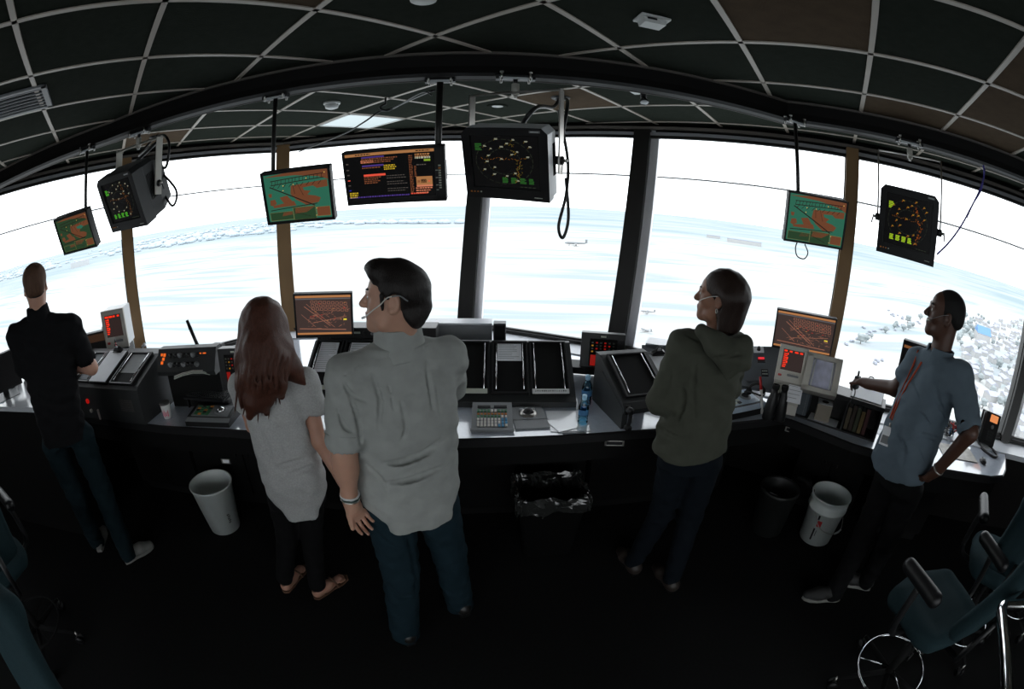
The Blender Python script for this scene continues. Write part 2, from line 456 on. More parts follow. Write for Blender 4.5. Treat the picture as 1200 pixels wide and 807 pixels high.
# walls, windows and mullions
wall_names = {'back_left': 'wall_back_left', 'left': 'wall_left', 'front': 'wall_front', 'front_right': 'wall_front_right', 'right': 'wall_right', 'back_right': 'wall_back_right', 'back': 'wall_back'}
mullions = {'left': [-48.9, -76], 'front': [], 'front_right': [], 'right': [41.2, 68.5], 'back_left': [-112], 'back_right': [102], 'back': [150, 180, -150]}
wn = 0; tn = 1; SOLID = ('back_right', 'back_left')  # unseen rear walls closed up to cut light from behind
for i in range(NF):
    nm, az, d0 = FAC[i]; n = nrm(az); t = V((n.y, -n.x, 0))
    P0, P1 = corner(i-1, SILL), corner(i, SILL); T0, T1 = corner(i-1, WTOP), corner(i, WTOP); C0, C1 = corner(i-1, CEIL), corner(i, CEIL); F0, F1 = corner(i-1, 0), corner(i, 0)
    mb = MB()
    def slab(a, b, c, d, th, m):
        o = n*th; mb.add([a, b, c, d, a+o, b+o, c+o, d+o], [(0, 1, 2, 3), (4, 7, 6, 5), (0, 4, 5, 1), (1, 5, 6, 2), (2, 6, 7, 3), (3, 7, 4, 0)], m)
    slab(F0, F1, P1, P0, .10, M_beam); slab(T0, T1, C1, C0, .10, M_beam)
    if nm in SOLID: slab(P0, P1, T1, T0, .10, M_beam); tag(mb.build(wall_names[nm]), kind='structure'); continue
    tag(mb.build(wall_names[nm]), kind='structure')
    # head trim and shade cassette
    mb = MB()
    def bar(a, b, inn, dz, m):
        x = n*-inn; z = V((0, 0, dz)); mb.add([a, b, b+z, a+z, a+x, b+x, b+x+z, a+x+z], [(0, 1, 2, 3), (4, 7, 6, 5), (0, 4, 5, 1), (1, 5, 6, 2), (2, 6, 7, 3), (3, 7, 4, 0)], m)
    bar(corner(i-1, 2.715), corner(i, 2.715), .055, .028, M_trimg); bar(corner(i-1, 2.66), corner(i, 2.66), .035, .030, M_shade); bar(corner(i-1, 2.630), corner(i, 2.630), .012, .012, M_shade)
    tn += 1; tag(mb.build('trim_%d' % tn), kind='structure')
    # inner ledge under the window
    mb = MB()
    for inn, z0, z1, m in ((.30, SILL-.05, SILL-.01, M_ledge), (.05, SILL-.0095, SILL+.02, M_dmull)):
        q = [P0, P1, corner_in(i, inn), corner_in(i-1, inn)]; lo, hi = [V((p.x, p.y, z0)) for p in q], [V((p.x, p.y, z1)) for p in q]; mb.add(lo+hi, [(3, 2, 1, 0), (4, 5, 6, 7), (0, 1, 5, 4), (1, 2, 6, 5), (2, 3, 7, 6), (3, 0, 4, 7)], m)
    tn += 1; tag(mb.build('trim_%d' % tn), kind='structure')
    # panes between the mullions
    us = [0.0, 1.0]
    for ma in mullions[nm]:
        a = math.radians(ma); dr = V((math.sin(a), math.cos(a), 0)); k = d0/dr.dot(n); p = dr*k; u = (p-P0).xy.dot((P1-P0).xy)/(P1-P0).xy.length_squared; us.append(u)
    us = sorted(us)
    def wp(u, z):
        f = (z-SILL)/(WTOP-SILL)
        # mullions stand in a vertical plane through the cab's middle
        b = P0.lerp(P1, u); tt = T0.lerp(T1, u); return b.lerp(tt, f)
    for k in range(len(us)-1):
        wn += 1; g = .02/(P1-P0).length
        a, b = us[k]+g, us[k+1]-g
        mb = MB()
        for (u0, z0, u1, z1) in ((a, SILL, b, SILL+.035), (a, WTOP-.03, b, WTOP), (a, SILL, a+2*g, WTOP), (b-2*g, SILL, b, WTOP)):
            q = [wp(u0, z0), wp(u1, z0), wp(u1, z1), wp(u0, z1)]; o = n*-.03
            mb.add(q+[x+o for x in q], [(0, 1, 2, 3), (4, 7, 6, 5), (0, 4, 5, 1), (1, 5, 6, 2), (2, 6, 7, 3), (3, 7, 4, 0)], M_dmull)
        w = mb.build('window_%d' % wn); tag(w, kind='structure')
        mb = MB(); q = [wp(a, SILL), wp(b, SILL), wp(b, WTOP), wp(a, WTOP)]; mb.quad(*[x+n*.02 for x in q], M_glass); mb.build('pane', None, w)
    for k, u in enumerate(us[:-1] if True else us):
        # mullion at the left end of each pane (corner posts included)
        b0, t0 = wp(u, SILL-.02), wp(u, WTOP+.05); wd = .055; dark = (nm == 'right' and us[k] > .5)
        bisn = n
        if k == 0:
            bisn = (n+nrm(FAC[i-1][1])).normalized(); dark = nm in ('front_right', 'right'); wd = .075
        s = V((bisn.y, -bisn.x, 0)); m = M_dmull if dark else M_litpost
        mb = MB(); mb2 = None
        def post(w0, w1, d0_, d1_, m):
            vs = []
            for p in (b0, t0):
                vs += [p+s*w0+bisn*d0_, p+s*w1+bisn*d0_, p+s*w1+bisn*d1_, p+s*w0+bisn*d1_]
            mb.add(vs, [(0, 1, 2, 3), (4, 7, 6, 5), (0, 4, 5, 1), (1, 5, 6, 2), (2, 6, 7, 3), (3, 7, 4, 0)], m)
        post(-wd, wd, -.07, .06, m)
        if dark: post(wd-.0, wd+.075, -.01, .05, M_litside)  # added strip, window light on the post side put into its colour
        tn += 1; tag(mb.build('trim_%d' % tn), kind='structure')
# guard wire outside the panes
mb = MB(); ring = []
for i in range(NF):
    p = corner(i, 1.9); ring.append(V((p.x*1.20, p.y*1.20, 2.32)))
mb.tube(ring, .009, M_greyp, 6, closed=True)
tag(mb.build('guard_wire'), 'thin grey guard wire strung around the cab outside the windows', 'wire')
# ------------------------------------------------------------------ pictures on screens, drawn as small lit shapes
def draw(mb, w, h, items, y0=-.0006):
    """items: (colour material, [(u,v)...]) with u,v in 0..1 from the bottom left; later ones lie in front"""
    for k, (m, pts) in enumerate(items):
        y = y0-.00006*min(k, 30)
        vs = [V(((u-.5)*w, y, (v-.5)*h)) for u, v in pts]
        mb.add(vs, [list(range(len(pts)))], m)
def R4(u0, v0, u1, v1): return [(u0, v0), (u1, v0), (u1, v1), (u0, v1)]
def seg(a, b, t, asp=1.3):
    dx, dy = (b[0]-a[0])*asp, b[1]-a[1]; L = math.hypot(dx, dy) or 1; nx, ny = -dy/L*t/2/asp, dx/L*t/2
    return [(a[0]-nx, a[1]-ny), (b[0]-nx, b[1]-ny), (b[0]+nx, b[1]+ny), (a[0]+nx, a[1]+ny)]
def lcg(seed): return random.Random(seed)
S_black = mat('screen black', (.006, .006, .007), .25, emit=(.003, .003, .003), estr=1, spec=.15)
S_map_g = glow('map green', srgb(42, 98, 78)); S_map_b = glow('map brown', srgb(104, 62, 40)); S_map_d = glow('map dark green', srgb(38, 62, 40)); S_line = glow('map line', srgb(34, 24, 20)); S_edge = glow('map box edge', srgb(120, 110, 60)); S_pt = glow('map point', srgb(225, 180, 90))
S_grn = glow('radar green', srgb(86, 190, 50), .75); S_wht = glow('radar white', srgb(205, 205, 180), .6); S_yel = glow('radar amber', srgb(200, 150, 50), .7); S_dim = glow('radar dim', srgb(60, 66, 52), .7); S_brn = glow('radar brown', srgb(120, 72, 25)); S_gdk = glow('radar dark green', srgb(40, 90, 36)); S_lime = glow('radar lime', srgb(170, 205, 40), .9); S_orn = glow('radar orange', srgb(220, 110, 30), .8)
def map_items(seed, dim=False):
    r = lcg(seed); it = [(S_map_g if not dim else S_map_d, R4(0, 0, 1, 1))]
    for P in ([(0, .95), (.35, 1), (1, 1), (1, .78), (.85, .86), (.5, .93)], [(.42, .72), (.98, .78), (.98, .64), (.80, .62), (.70, .56), (.66, .50), (.78, .47), (.86, .42), (.82, .33), (.62, .30), (.48, .42), (.40, .55)],
              [(.22, .50), (.34, .53), (.40, .42), (.44, .36), (.36, .33), (.27, .38)], [(.06, .46), (.14, .47), (.16, .38), (.10, .33), (.05, .36)], [(.04, .60), (.10, .60), (.09, .52), (.05, .53)], [(.10, .34), (.44, .40), (.47, .30), (.10, .29)]): it.append((S_map_b, P))
    it.append((S_map_g, [(.60, .66), (.76, .68), (.82, .62), (.74, .57), (.62, .60)]))
    for v in (.885, .80): it.append((S_line, seg((.10, v-.03), (.93, v+.03), .016)))
    for k in range(15):
        u = .11+k*.056+r.uniform(-.01, .01); it.append((S_line, seg((u, .775+u*.055), (u+.01, .86+u*.05), .010)))
    for k in range(9):
        u = .12+k*.09; it.append((S_line, seg((u, .70), (u+.05, .77), .010)))
    it += [(S_line, seg((.08, .74), (.76, .27), .022)), (S_line, seg((.05, .24), (.80, .31), .016)), (S_line, seg((.45, .78), (.47, .55), .009)), (S_line, seg((.52, .78), (.60, .50), .008))]
    it.append((S_map_d, R4(.03, .02, .40, .19))); it.append((S_map_b, [(.22, .10), (.39, .12), (.39, .18), (.25, .18)]))
    it.append((S_map_d, R4(.41, .0, .76, .26))); it.append((S_map_b, [(.43, .13), (.62, .14), (.75, .25), (.45, .25)])); it.append((S_line, seg((.42, .16), (.68, .05), .012)))
    it.append((S_map_b, R4(.78, .04, .98, .23)))
    for (a, b, c, d) in ((.03, .02, .40, .19), (.41, .0, .76, .26), (.78, .04, .98, .23)):
        for p, q in (((a, b), (c, b)), ((a, d), (c, d)), ((a, b), (a, d)), ((c, b), (c, d))): it.append((S_edge, seg(p, q, .007)))
    for u, v in ((.30, .74), (.46, .745), (.29, .64), (.78, .21), (.76, .06), (.67, .845), (.95, .93)): it.append((S_pt, R4(u-.007, v-.009, u+.007, v+.009)))
    return it
def tagmark(it, r, u, v, m1, m2):
    for k in range(2):
        L = r.uniform(.025, .05)
        it.append((m1, R4(u, v-k*.016, u+L, v-k*.016+.0075)))
    it.append((m2, seg((u-.012, v-.035), (u+.004, v-.012), .006)))
def radar_items(seed, m_tag, m_txt, m_coast, gu=.12, cu=.70):
    r = lcg(seed); it = [(S_black, R4(0, 0, 1, 1))]
    for R in (.24, .42):
        for k in range(26):
            a = 2*math.pi*k/26; b = a+.17; it.append((S_dim, seg((.48+R*math.cos(a), .5+R*math.sin(a)), (.48+R*math.cos(b), .5+R*math.sin(b)), .005, 1)))
    for k in range(60):
        t = r.random(); u = cu+.05*math.sin(t*5)+r.gauss(0, .022)-.06*max(0, .4-t); v = .10+.76*t
        it.append((m_coast if r.random() < .7 else S_brn, seg((u, v), (u+r.uniform(-.02, .02), v+r.uniform(.008, .028)), .0045, 1)))
    for k in range(15):
        it.append((S_brn, seg((.14+k*.045, .55+r.uniform(-.02, .03)), (.165+k*.045, .55+r.uniform(-.02, .03)), .006, 1)))
    for (u, v) in ((.17, .80), (.28, .74), (.36, .92), (.44, .79), (.52, .86), (.62, .93), (.22, .50), (.44, .56), (.16, .36), (.32, .40), (.60, .30), (.68, .70), (.24, .62), (.66, .15), (.58, .66), (.80, .88), (.86, .80), (.82, .62), (.30, .26), (.48, .24)):
        tagmark(it, r, u+r.uniform(-.02, .02), v+r.uniform(-.02, .02), m_tag, m_coast)
    for k in range(5): it.append((m_txt, R4(.06, .82-k*.028, .06+r.uniform(.05, .12), .82-k*.028+.016)))
    for c in range(4):
        for k in range(5):
            u = gu+c*.13; it.append((m_txt, R4(u, .10+k*.022, u+r.uniform(.06, .095), .10+k*.022+.014)))
    for k in range(4): it.append((S_dim, R4(.70+.06*k, .03, .74+.06*k, .042)))
    return it
def chart_items(seed, b0, b1):
    """surface chart with many outlined stands, brown on near black, with bars top and bottom"""
    r = lcg(seed); g0 = glow('chart base', b0); g1 = glow('chart line', b1); g2 = glow('chart bar', srgb(172, 116, 72)); g3 = glow('chart red', srgb(150, 50, 42)); g4 = glow('chart yellow', srgb(220, 200, 60)); g5 = glow('chart grey', srgb(92, 92, 96))
    it = [(g0, R4(0, 0, 1, 1)), (g2, R4(0, .93, 1, .985)), (g2, R4(0, .0, 1, .05)), (g5, R4(0, .89, 1, .915))]
    for row in range(3):
        for k in range(9):
            u, v = .28+k*.075+row*.01, .80-row*.085-k*.006
            for p, q in (((0, 0), (.05, 0)), ((0, .055), (.05, .055)), ((0, 0), (0, .055)), ((.05, 0), (.05, .055))): it.append((g1, seg((u+p[0], v+p[1]), (u+q[0], v+q[1]), .009)))
    it += [(g1, seg((.16, .72), (.62, .22), .014)), (g1, seg((.20, .78), (.70, .18), .009)), (g1, seg((.30, .30), (.92, .46), .011)), (g1, seg((.05, .16), (.9, .12), .02)), (g1, seg((.10, .52), (.35, .20), .008))]
    for k in range(60):
        u, v = r.uniform(.2, .92), r.uniform(.16, .62); a = r.choice([.6, -.7, 0, 1.5]); L = r.uniform(.02, .09)
        it.append((g1, seg((u, v), (u+L*math.cos(a), v+L*math.sin(a)), .007)))
    for k in range(14): it.append((g3 if k % 3 else g4, R4(r.uniform(.3, .9), 0, 0, 0)) if 0 else (g3 if k % 3 else g2, (lambda u, v: R4(u, v, u+.035, v+.016))(r.uniform(.25, .9), r.uniform(.3, .8))))
    it.append((g4, R4(.86, .36, .92, .40)))
    return it
def text_rows(it, r, m, u0, v0, u1, n, dv, h, full=.7):
    for k in range(n):
        v = v0-k*dv; u = u0
        end = u0+(u1-u0)*r.uniform(full, 1)
        while u < end:
            L = r.uniform(.008, .03); it.append((m, R4(u, v, min(u+L, end), v+h))); u += L+.007
def tv_items():
    r = lcg(5); o = glow('tv orange', srgb(160, 110, 68)); p = glow('tv purple', srgb(70, 50, 120)); rd = glow('tv red', srgb(225, 80, 60)); y = glow('tv yellow', srgb(190, 160, 40)); br = glow('tv brown', srgb(120, 70, 45)); gy = glow('tv grey', srgb(80, 74, 70)); bl = glow('tv blue', srgb(40, 40, 150)); gr = glow('tv green', srgb(120, 150, 40)); sal = glow('tv salmon', srgb(200, 120, 90))
    it = [(S_black, R4(0, 0, 1, 1)), (o, R4(.0, .935, 1, .995))]
    text_rows(it, r, S_black, .12, .955, .32, 1, .1, .022)
    text_rows(it, r, S_black, .80, .955, .98, 1, .1, .022)
    it += [(p, R4(.19, .885, .45, .915)), (p, R4(.19, .70, .44, .735)), (rd, R4(.20, .49, .45, .535))]
    text_rows(it, r, br, .19, .855, .66, 3, .04, .022); text_rows(it, r, sal, .18, .82, .38, 2, .035, .02); text_rows(it, r, y, .44, .69, .58, 3, .04, .022); text_rows(it, r, br, .20, .455, .40, 4, .04, .02); text_rows(it, r, br, .19, .665, .42, 1, .04, .02)
    for v in (.47, .34, .19): text_rows(it, r, gy, .46, v, .70, 2, .05, .014)
    text_rows(it, r, br, .72, .86, .765, 22, .037, .020); it.append((gr, R4(.885, .74, .955, .785)))
    text_rows(it, r, o, .79, .875, .97, 2, .045, .03); text_rows(it, r, S_wht, .79, .80, .97, 1, .1, .04); text_rows(it, r, gy, .80, .66, .95, 1, .1, .02); text_rows(it, r, br, .775, .63, .80, 8, .03, .018)
    it += [(o, R4(.79, .24, .965, .42)), (S_black, R4(.84, .28, .90, .36)), (sal, R4(.79, .20, .965, .24)), (br, R4(.80, .285, .83, .34)), (rd, R4(.92, .30, .94, .33))]
    text_rows(it, r, sal, .78, .16, .97, 3, .05, .025); text_rows(it, r, p, .0, .03, .72, 1, .1, .03); text_rows(it, r, rd, .72, .05, .97, 1, .1, .025)
    for v, m in ((.80, gy), (.67, gy), (.56, gy), (.44, rd), (.33, gy), (.22, bl)): it.append((m, R4(.005, v-.02, .035, v)))
    text_rows(it, r, y, .01, .13, .13, 3, .045, .028)
    return it

# ------------------------------------------------------------------ hung displays
def rail_clamp(mb, top, along, hz=.012, n=2, span=.16, m=None):
    """short channel under the beam with clips"""
    m = m or M_steel; u = along.normalized(); v = V((-u.y, u.x, 0))
    def bx(c, a, b, h, mm):
        p = []
        for z in (-h, h):
            for s, t in ((-1, -1), (1, -1), (1, 1), (-1, 1)): p.append(c+u*a*s+v*b*t+V((0, 0, z)))
        mb.add(p, [(0, 3, 2, 1), (4, 5, 6, 7), (0, 1, 5, 4), (1, 2, 6, 5), (2, 3, 7, 6), (3, 0, 4, 7)], mm)
    bx(top, span/2, .020, hz, M_blackp); bx(top+v*-.018+V((0, 0, -.006)), span*.42, .003, .006, M_alum)
    for s in (-1, 1):
        for t in (-1, 1):
            c = top+u*span*.36*s+v*.03*t
            mb.tube([c+V((0, 0, -.022)), c+V((0, 0, .03))], .006, m, 8); mb.tube([c+V((0, 0, .022)), c+V((0, 0, .03))], .011, m, 6)
def flat_display(name, label, ctr, w, h, yaw, pit, rol, items, bracket, bezel=.016, depth=.045, cat='monitor', pole_r=.013, group=None, pole_u=.0, body_m=None, bez_r=None, btm=None, pole=True):
    M = frame(ctr, yaw, pit, rol); Mi = M.inverted()
    root = empty(name); place(root, M); tag(root, label, cat, group)
    bm_ = body_m or M_blackp
    L, Rr, T, B = -w/2, w/2, h/2, -h/2; br = bez_r or bezel; bb = btm or bezel
    mb = MB(); mb.box((L, .004, B), (Rr, depth, T), bm_, .006); mb.box((L+w*.12, depth, B+h*.15), (Rr-w*.12, depth+.03, T-h*.15), bm_, .01)
    mb.build('housing', None, root)
    mb = MB()
    for lo, hi in (((L, -.006, B), (L+bezel, .006, T)), ((Rr-br, -.006, B), (Rr, .006, T)), ((L, -.006, T-bezel), (Rr, .006, T)), ((L, -.006, B), (Rr, .006, B+bb))): mb.box(lo, hi, bm_, .002)
    bz = mb.build('bezel', None, root)
    sw, sh = w-bezel-br, h-bezel-bb
    mb = MB(); Ms = Matrix.Translation((-(br-bezel)/2, .002, (bb-bezel)/2))
    t = MB(); draw(t, sw, sh, items, 0); mb.v = [Ms @ v for v in t.v]; mb.f, mb.m, mb.ms, mb.sm = t.f, t.m, t.ms, t.sm
    mb.build('screen', None, root)
    if pole:
        bt = V(bracket); a = Mi @ bt
        e = V((pole_u*w, depth+.045, 0)); ew = M @ e
        mb = MB()
        low = V((bt.x*.6+ew.x*.4, bt.y*.6+ew.y*.4, ew.z))
        t1 = Mi @ V((low.x, low.y, ew.z+.02))
        mb.tube([a, Mi @ V((low.x, low.y, ew.z-.05))], pole_r, M_dmull, 12)
        mb.tube([Mi @ V((low.x, low.y, ew.z)), e, V((e.x, depth, 0))], pole_r*.8, M_dmull, 10)
        mb.box(V((e.x-.05, depth+.024, -.05)), V((e.x+.05, depth+.036, .05)), M_dmull)
        mb.build('pole', None, root)
        mb = MB(); t = MB(); dirv = V((bt.y*0+1, .08, 0)) if bt.x < 1.7 else V((.8, -.6, 0))
        rail_clamp(t, bt+V((0, 0, .01)), dirv); mb.v = [Mi @ v for v in t.v]; mb.f, mb.m, mb.ms, mb.sm = t.f, t.m, t.ms, t.sm
        mb.build('rail_clamp', None, root)
    return root, M
ZB = 2.63
g = 'flat map displays hung from the ring beam'
flat_display('hanging_monitor', 'small hung monitor with dim green map, farthest left of the hung screens', (-2.944, 1.984, 2.061), .393, .286, 167, -23.5, 1.1, map_items(1, True), (-2.93, 2.10, ZB), depth=.06, group=g, pole_u=.12)
flat_display('hanging_monitor', 'hung flat monitor showing green map, left of the wide display', (-1.138, 2.249, 2.045), .409, .302, 174.9, -18.8, .3, map_items(2), (-1.33, 2.31, ZB), group=g, pole_u=-.42)
r0, M0 = flat_display('hanging_monitor', 'hung monitor with green and brown map, at right between the two women and man in lanyard', (1.743, 2.255, 2.032), .417, .300, 194.6, -11.1, .4, map_items(3), (1.69, 2.44, ZB), bezel=.012, group=g, pole_u=-.12)
r0['label'] = 'hung flat monitor showing green map, right of the woman in the olive jacket'
mb = MB(); mb.tube(curve([(-.10, .03, -.14), (-.11, .03, -.19), (-.09, .03, -.24), (-.04, .03, -.25), (-.02, .03, -.21), (-.05, .03, -.16)], 6), .004, M_blackp, 6); mb.build('cable', None, r0)
r0, M0 = flat_display('wide_display', 'wide hung display with orange and purple text rows on black', (-.608, 2.291, 2.113), .532, .294, 179.6, -19, .8, tv_items(), (-.40, 2.40, ZB), bezel=.014, bez_r=.052, btm=.03, group=None, pole_u=.40, pole_r=.018)
mb = MB()
for k in range(10): mb.box((.532/2-.034, -.009, .04-k*.013), (.532/2-.022, -.005, .047-k*.013), M_lbl if k != 1 else M_orange)
for k in (1, 4, 7, 9): mb.box((.532/2-.049, -.0085, .03-k*.013), (.532/2-.037, -.006, .034-k*.013), M_lbl)
mb.build('button', None, r0)

def crt_display(label, ctr, w, h, yaw, pit, rol, depth, items, bracket, arms, side_m=None, arm_m=None, ph=.33, arm_w=.03, thin=False):
    M = frame(ctr, yaw, pit, rol); Mi = M.inverted()
    root = empty('radar_display'); place(root, M); tag(root, label, 'radar display', 'radar displays hung from the ring beam')
    c = .030; L, Rr, T, B = -w/2, w/2, h/2, -h/2
    # case: chamfered front frame, straight box, tapering tail
    mb = MB(); out = [(L, B), (Rr, B), (Rr, T-c), (Rr-c, T), (L+c, T), (L, T-c)]
    s1 = [(x*1.0, z) for x, z in out]; s2 = [(x*.97, z*.97) for x, z in out]; s3 = [(x*.80, z*.78) for x, z in out]
    rings = [(0, s1), (depth*.30, s1), (depth*.32, s2), (depth*.62, s2), (depth, s3)]
    vs = [V((x, y, z)) for y, s in rings for x, z in s]; n = 6
    fs = [(i*n+k, i*n+(k+1) % n, (i+1)*n+(k+1) % n, (i+1)*n+k) for i in range(4) for k in range(n)]+[[4*n+k for k in range(n)]]
    mb.add(vs, fs, side_m or M_console)
    for sx in (-1, 1):
        for q in range(7): mb.box((sx*w*.485-.002, depth*(.36+.035*q), -h*.2), (sx*w*.485+.002, depth*(.372+.035*q), h*.25), M_matte)
    mb.build('housing', None, root)
    # front frame with a recessed screen
    sw, sh = w*.80, h*.74; zc = h*.025; i4 = [(-sw/2, zc-sh/2), (sw/2, zc-sh/2), (sw/2, zc+sh/2), (-sw/2, zc+sh/2)]
    mb = MB(); vs = [V((x, -.001, z)) for x, z in out]+[V((x, -.001, z)) for x, z in i4]+[V((x*.985, .012, z)) for x, z in i4]
    mb.add(vs, [(0, 1, 7, 6), (1, 2, 8, 7), (2, 3, 8), (3, 4, 9, 8), (4, 5, 9), (5, 0, 6, 9), (6, 7, 11, 10), (7, 8, 12, 11), (8, 9, 13, 12), (9, 6, 10, 13)], M_blackp)
    bz = mb.build('bezel', None, root)
    mb = MB(); mb.box((w*.30, -.003, h*.435), (w*.42, -.001, h*.465), M_greyp); mb.box((w*.315, -.0035, h*.445), (w*.405, -.003, h*.455), M_white); mb.build('label_plate', None, bz)
    mb = MB(); mb.box((w*.33, -.003, -h*.45), (w*.42, -.001, -h*.44), M_lbl); mb.build('name_plate', None, bz)
    for k in range(4): mb = MB(); mb.box((L+.025+.018*k, -.004, B+.030), (L+.033+.018*k, -.001, B+.037), M_orange if k < 3 else M_lbl); mb.build('button', None, bz)
    t = MB(); draw(t, sw, sh, items, 0); mb = MB(); mb.v = [v+V((0, .010, zc)) for v in t.v]; mb.f, mb.m, mb.ms, mb.sm = t.f, t.m, t.ms, t.sm; mb.build('screen', None, root)
    # yoke: arm on each side joined by a cross bar under the clamp
    am = arm_m or M_steel; bt = V(bracket); top = Mi @ bt
    yk = depth*.55
    up = (Mi.to_3x3() @ V((0, 0, 1))).normalized()
    a = V((-w/2-.022, yk, 0)); b = V((w/2+.022, yk, 0))
    H = (V((0, yk, 0))-top).length
    bar_z = (M @ V((0, yk, 0))).z
    tops = [Mi @ V(((M @ p).x, (M @ p).y, bt.z-.075)) for p in (a, b)]
    for p, q, nm in ((a, tops[0], 0), (b, tops[1], 1)):
        mb = MB(); d = (q-p).normalized()
        if thin: mb.tube([p-d*.02, q], .006, am, 8)
        else:
            y = V((0, 1, 0)); y = (y-d*y.dot(d)).normalized(); x = d.cross(y)
            vs = [P+x*.004*i+y*arm_w*j for P in (p-d*.07, q) for i, j in ((-1, -1), (1, -1), (1, 1), (-1, 1))]
            mb.add(vs, [(0, 3, 2, 1), (4, 5, 6, 7), (0, 1, 5, 4), (1, 2, 6, 5), (2, 3, 7, 6), (3, 0, 4, 7)], am)
        mb.build('yoke_arm', None, root)
        mb = MB(); s = -1 if nm == 0 else 1
        mb.tube([p+V((-s*.03, 0, 0)), p+V((s*.014, 0, 0))], .022, M_blackp, 16); mb.tube([p+V((s*.014, 0, 0)), p+V((s*.035, 0, 0))], .009, M_steel, 8); mb.tube([p+V((s*.03, 0, .0)), p+V((s*.04, .0, -.045))], .005, M_blackp, 8)
        mb.build('tilt_knob', None, root)
    mb = MB()
    if thin: mb.tube(tops, .006, am, 8)
    else:
        d = (tops[1]-tops[0]).normalized(); y = V((0, 1, 0)); y = (y-d*y.dot(d)).normalized(); x = d.cross(y)
        vs = [P+x*.004*i+y*arm_w*j for P in tops for i, j in ((-1, -1), (1, -1), (1, 1), (-1, 1))]
        mb.add(vs, [(0, 3, 2, 1), (4, 5, 6, 7), (0, 1, 5, 4), (1, 2, 6, 5), (2, 3, 7, 6), (3, 0, 4, 7)], am)
    mb.build('yoke_bar', None, root)
    mb = MB(); t = MB(); mid = (M @ tops[0]).lerp(M @ tops[1], .5)
    t.tube([mid+V((0, 0, -.02)), mid+V((0, 0, .045))], .020, M_beige, 14); t.tube([mid+V((0, 0, .03)), V((mid.x, mid.y, bt.z+.005))], .012, M_blackp, 10); t.tube([mid+V((0, 0, -.035)), mid+V((0, 0, -.02))], .010, M_steel, 8)
    rail_clamp(t, V((mid.x, mid.y, bt.z+.005)), V((1, .08, 0)) if bt.x < 1.8 else V((.8, -.6, 0)), span=.20)
    mb.v = [Mi @ v for v in t.v]; mb.f, mb.m, mb.ms, mb.sm = t.f, t.m, t.ms, t.sm; mb.build('rail_clamp', None, root)
    return root, M, Mi
r1, M1, I1 = crt_display('bulky dark grey radar display with green blocks, hung by the left brown window post', (-2.402, 2.038, 2.177), .40, .385, 180, -25, 0, .34, radar_items(11, S_wht, S_grn, S_brn), (-2.40, 2.22, ZB), 0, arm_m=M_beige)
r2, M2, I2 = crt_display('large black radar display hung in the middle, with pale grey right side', (-.051, 2.249, 2.157), .442, .372, 203, -21, -4, .22, radar_items(12, S_wht, S_gdk, S_yel if 0 else glow('radar ochre', srgb(120, 100, 35)), .44, .66), (.04, 2.40, ZB), 0, side_m=M_alum)
r3, M3, I3 = crt_display('black radar display with lime blocks and orange traces, hung rightmost', (2.25, 1.908, 2.123), .408, .410, 232, -3, -1.8, .16, radar_items(13, S_yel, S_lime, S_orn), (2.33, 1.98, ZB), 0, thin=True, side_m=M_blackp)
def hose(parent, Mi, pts, r=.008, name='cable', m=None, n=8):
    mb = MB(); mb.tube([Mi @ p for p in curve(pts, n)], r, m or M_blackp, 8); return mb.build(name, None, parent)
b2 = M2 @ V((.12, .20, .05))
hole = onz(657, 114, CEIL)
hose(r2, I2, [hole, hole+V((-.06, -.10, -.10)), V((.10, 2.40, 2.48)), V((.02, 2.42, 2.36)), M2 @ V((.08, .17, .12))], .013)
hose(r2, I2, [hole+V((.02, 0, 0)), hole+V((.0, -.08, -.16)), V((.22, 2.40, 2.46)), V((.26, 2.33, 2.2)), V((.25, 2.27, 2.02)), V((.215, 2.25, 1.86)), V((.24, 2.27, 1.80)), V((.265, 2.28, 1.90)), V((.25, 2.3, 2.1))], .008)
hose(r2, I2, [hole+V((.03, .02, 0)), V((.28, 2.55, 2.55)), V((.24, 2.40, 2.34)), V((.22, 2.36, 2.2))], .010)
hole1 = onz(182, 160, CEIL)
hose(r1, I1, [hole1, V((hole1.x+.05, hole1.y-.25, 2.60)), V((-2.36, 2.35, 2.56)), V((-2.46, 2.26, 2.46)), M1 @ V((-.02, .24, .16))], .012)
hose(r1, I1, [hole1+V((.03, 0, 0)), V((-2.30, 2.38, 2.60)), V((-2.17, 2.30, 2.5)), V((-2.2, 2.3, 2.36)), M1 @ V((.12, .30, .14))], .010)
hose(r1, I1, [M1 @ V((.10, .34, .06)), V((-2.12, 2.33, 2.2)), V((-2.13, 2.30, 2.1)), M1 @ V((.10, .32, -.08))], .008)
# loose blue network cable at the far right
mb = MB(); T = atd(1153, 207, 3.05); pts = [T+V((0, 0, .07)), T, atd(1147, 225, 3.03), atd(1138, 243, 3.0), atd(1126, 265, 2.97), atd(1112, 284, 2.93), atd(1098, 298, 2.88)]
mb.tube(curve(pts, 8), .006, mat('blue cable', (.06, .05, .30), .4)); mb.tube(curve([T+V((.02, 0, .05)), atd(1150, 222, 3.04), atd(1141, 238, 3.02), atd(1133, 255, 2.99)], 8), .004, MATS['blue cable'])
tag(mb.build('network_cable'), 'loose blue cable hanging from the beam at far right behind the rightmost radar display', 'cable')

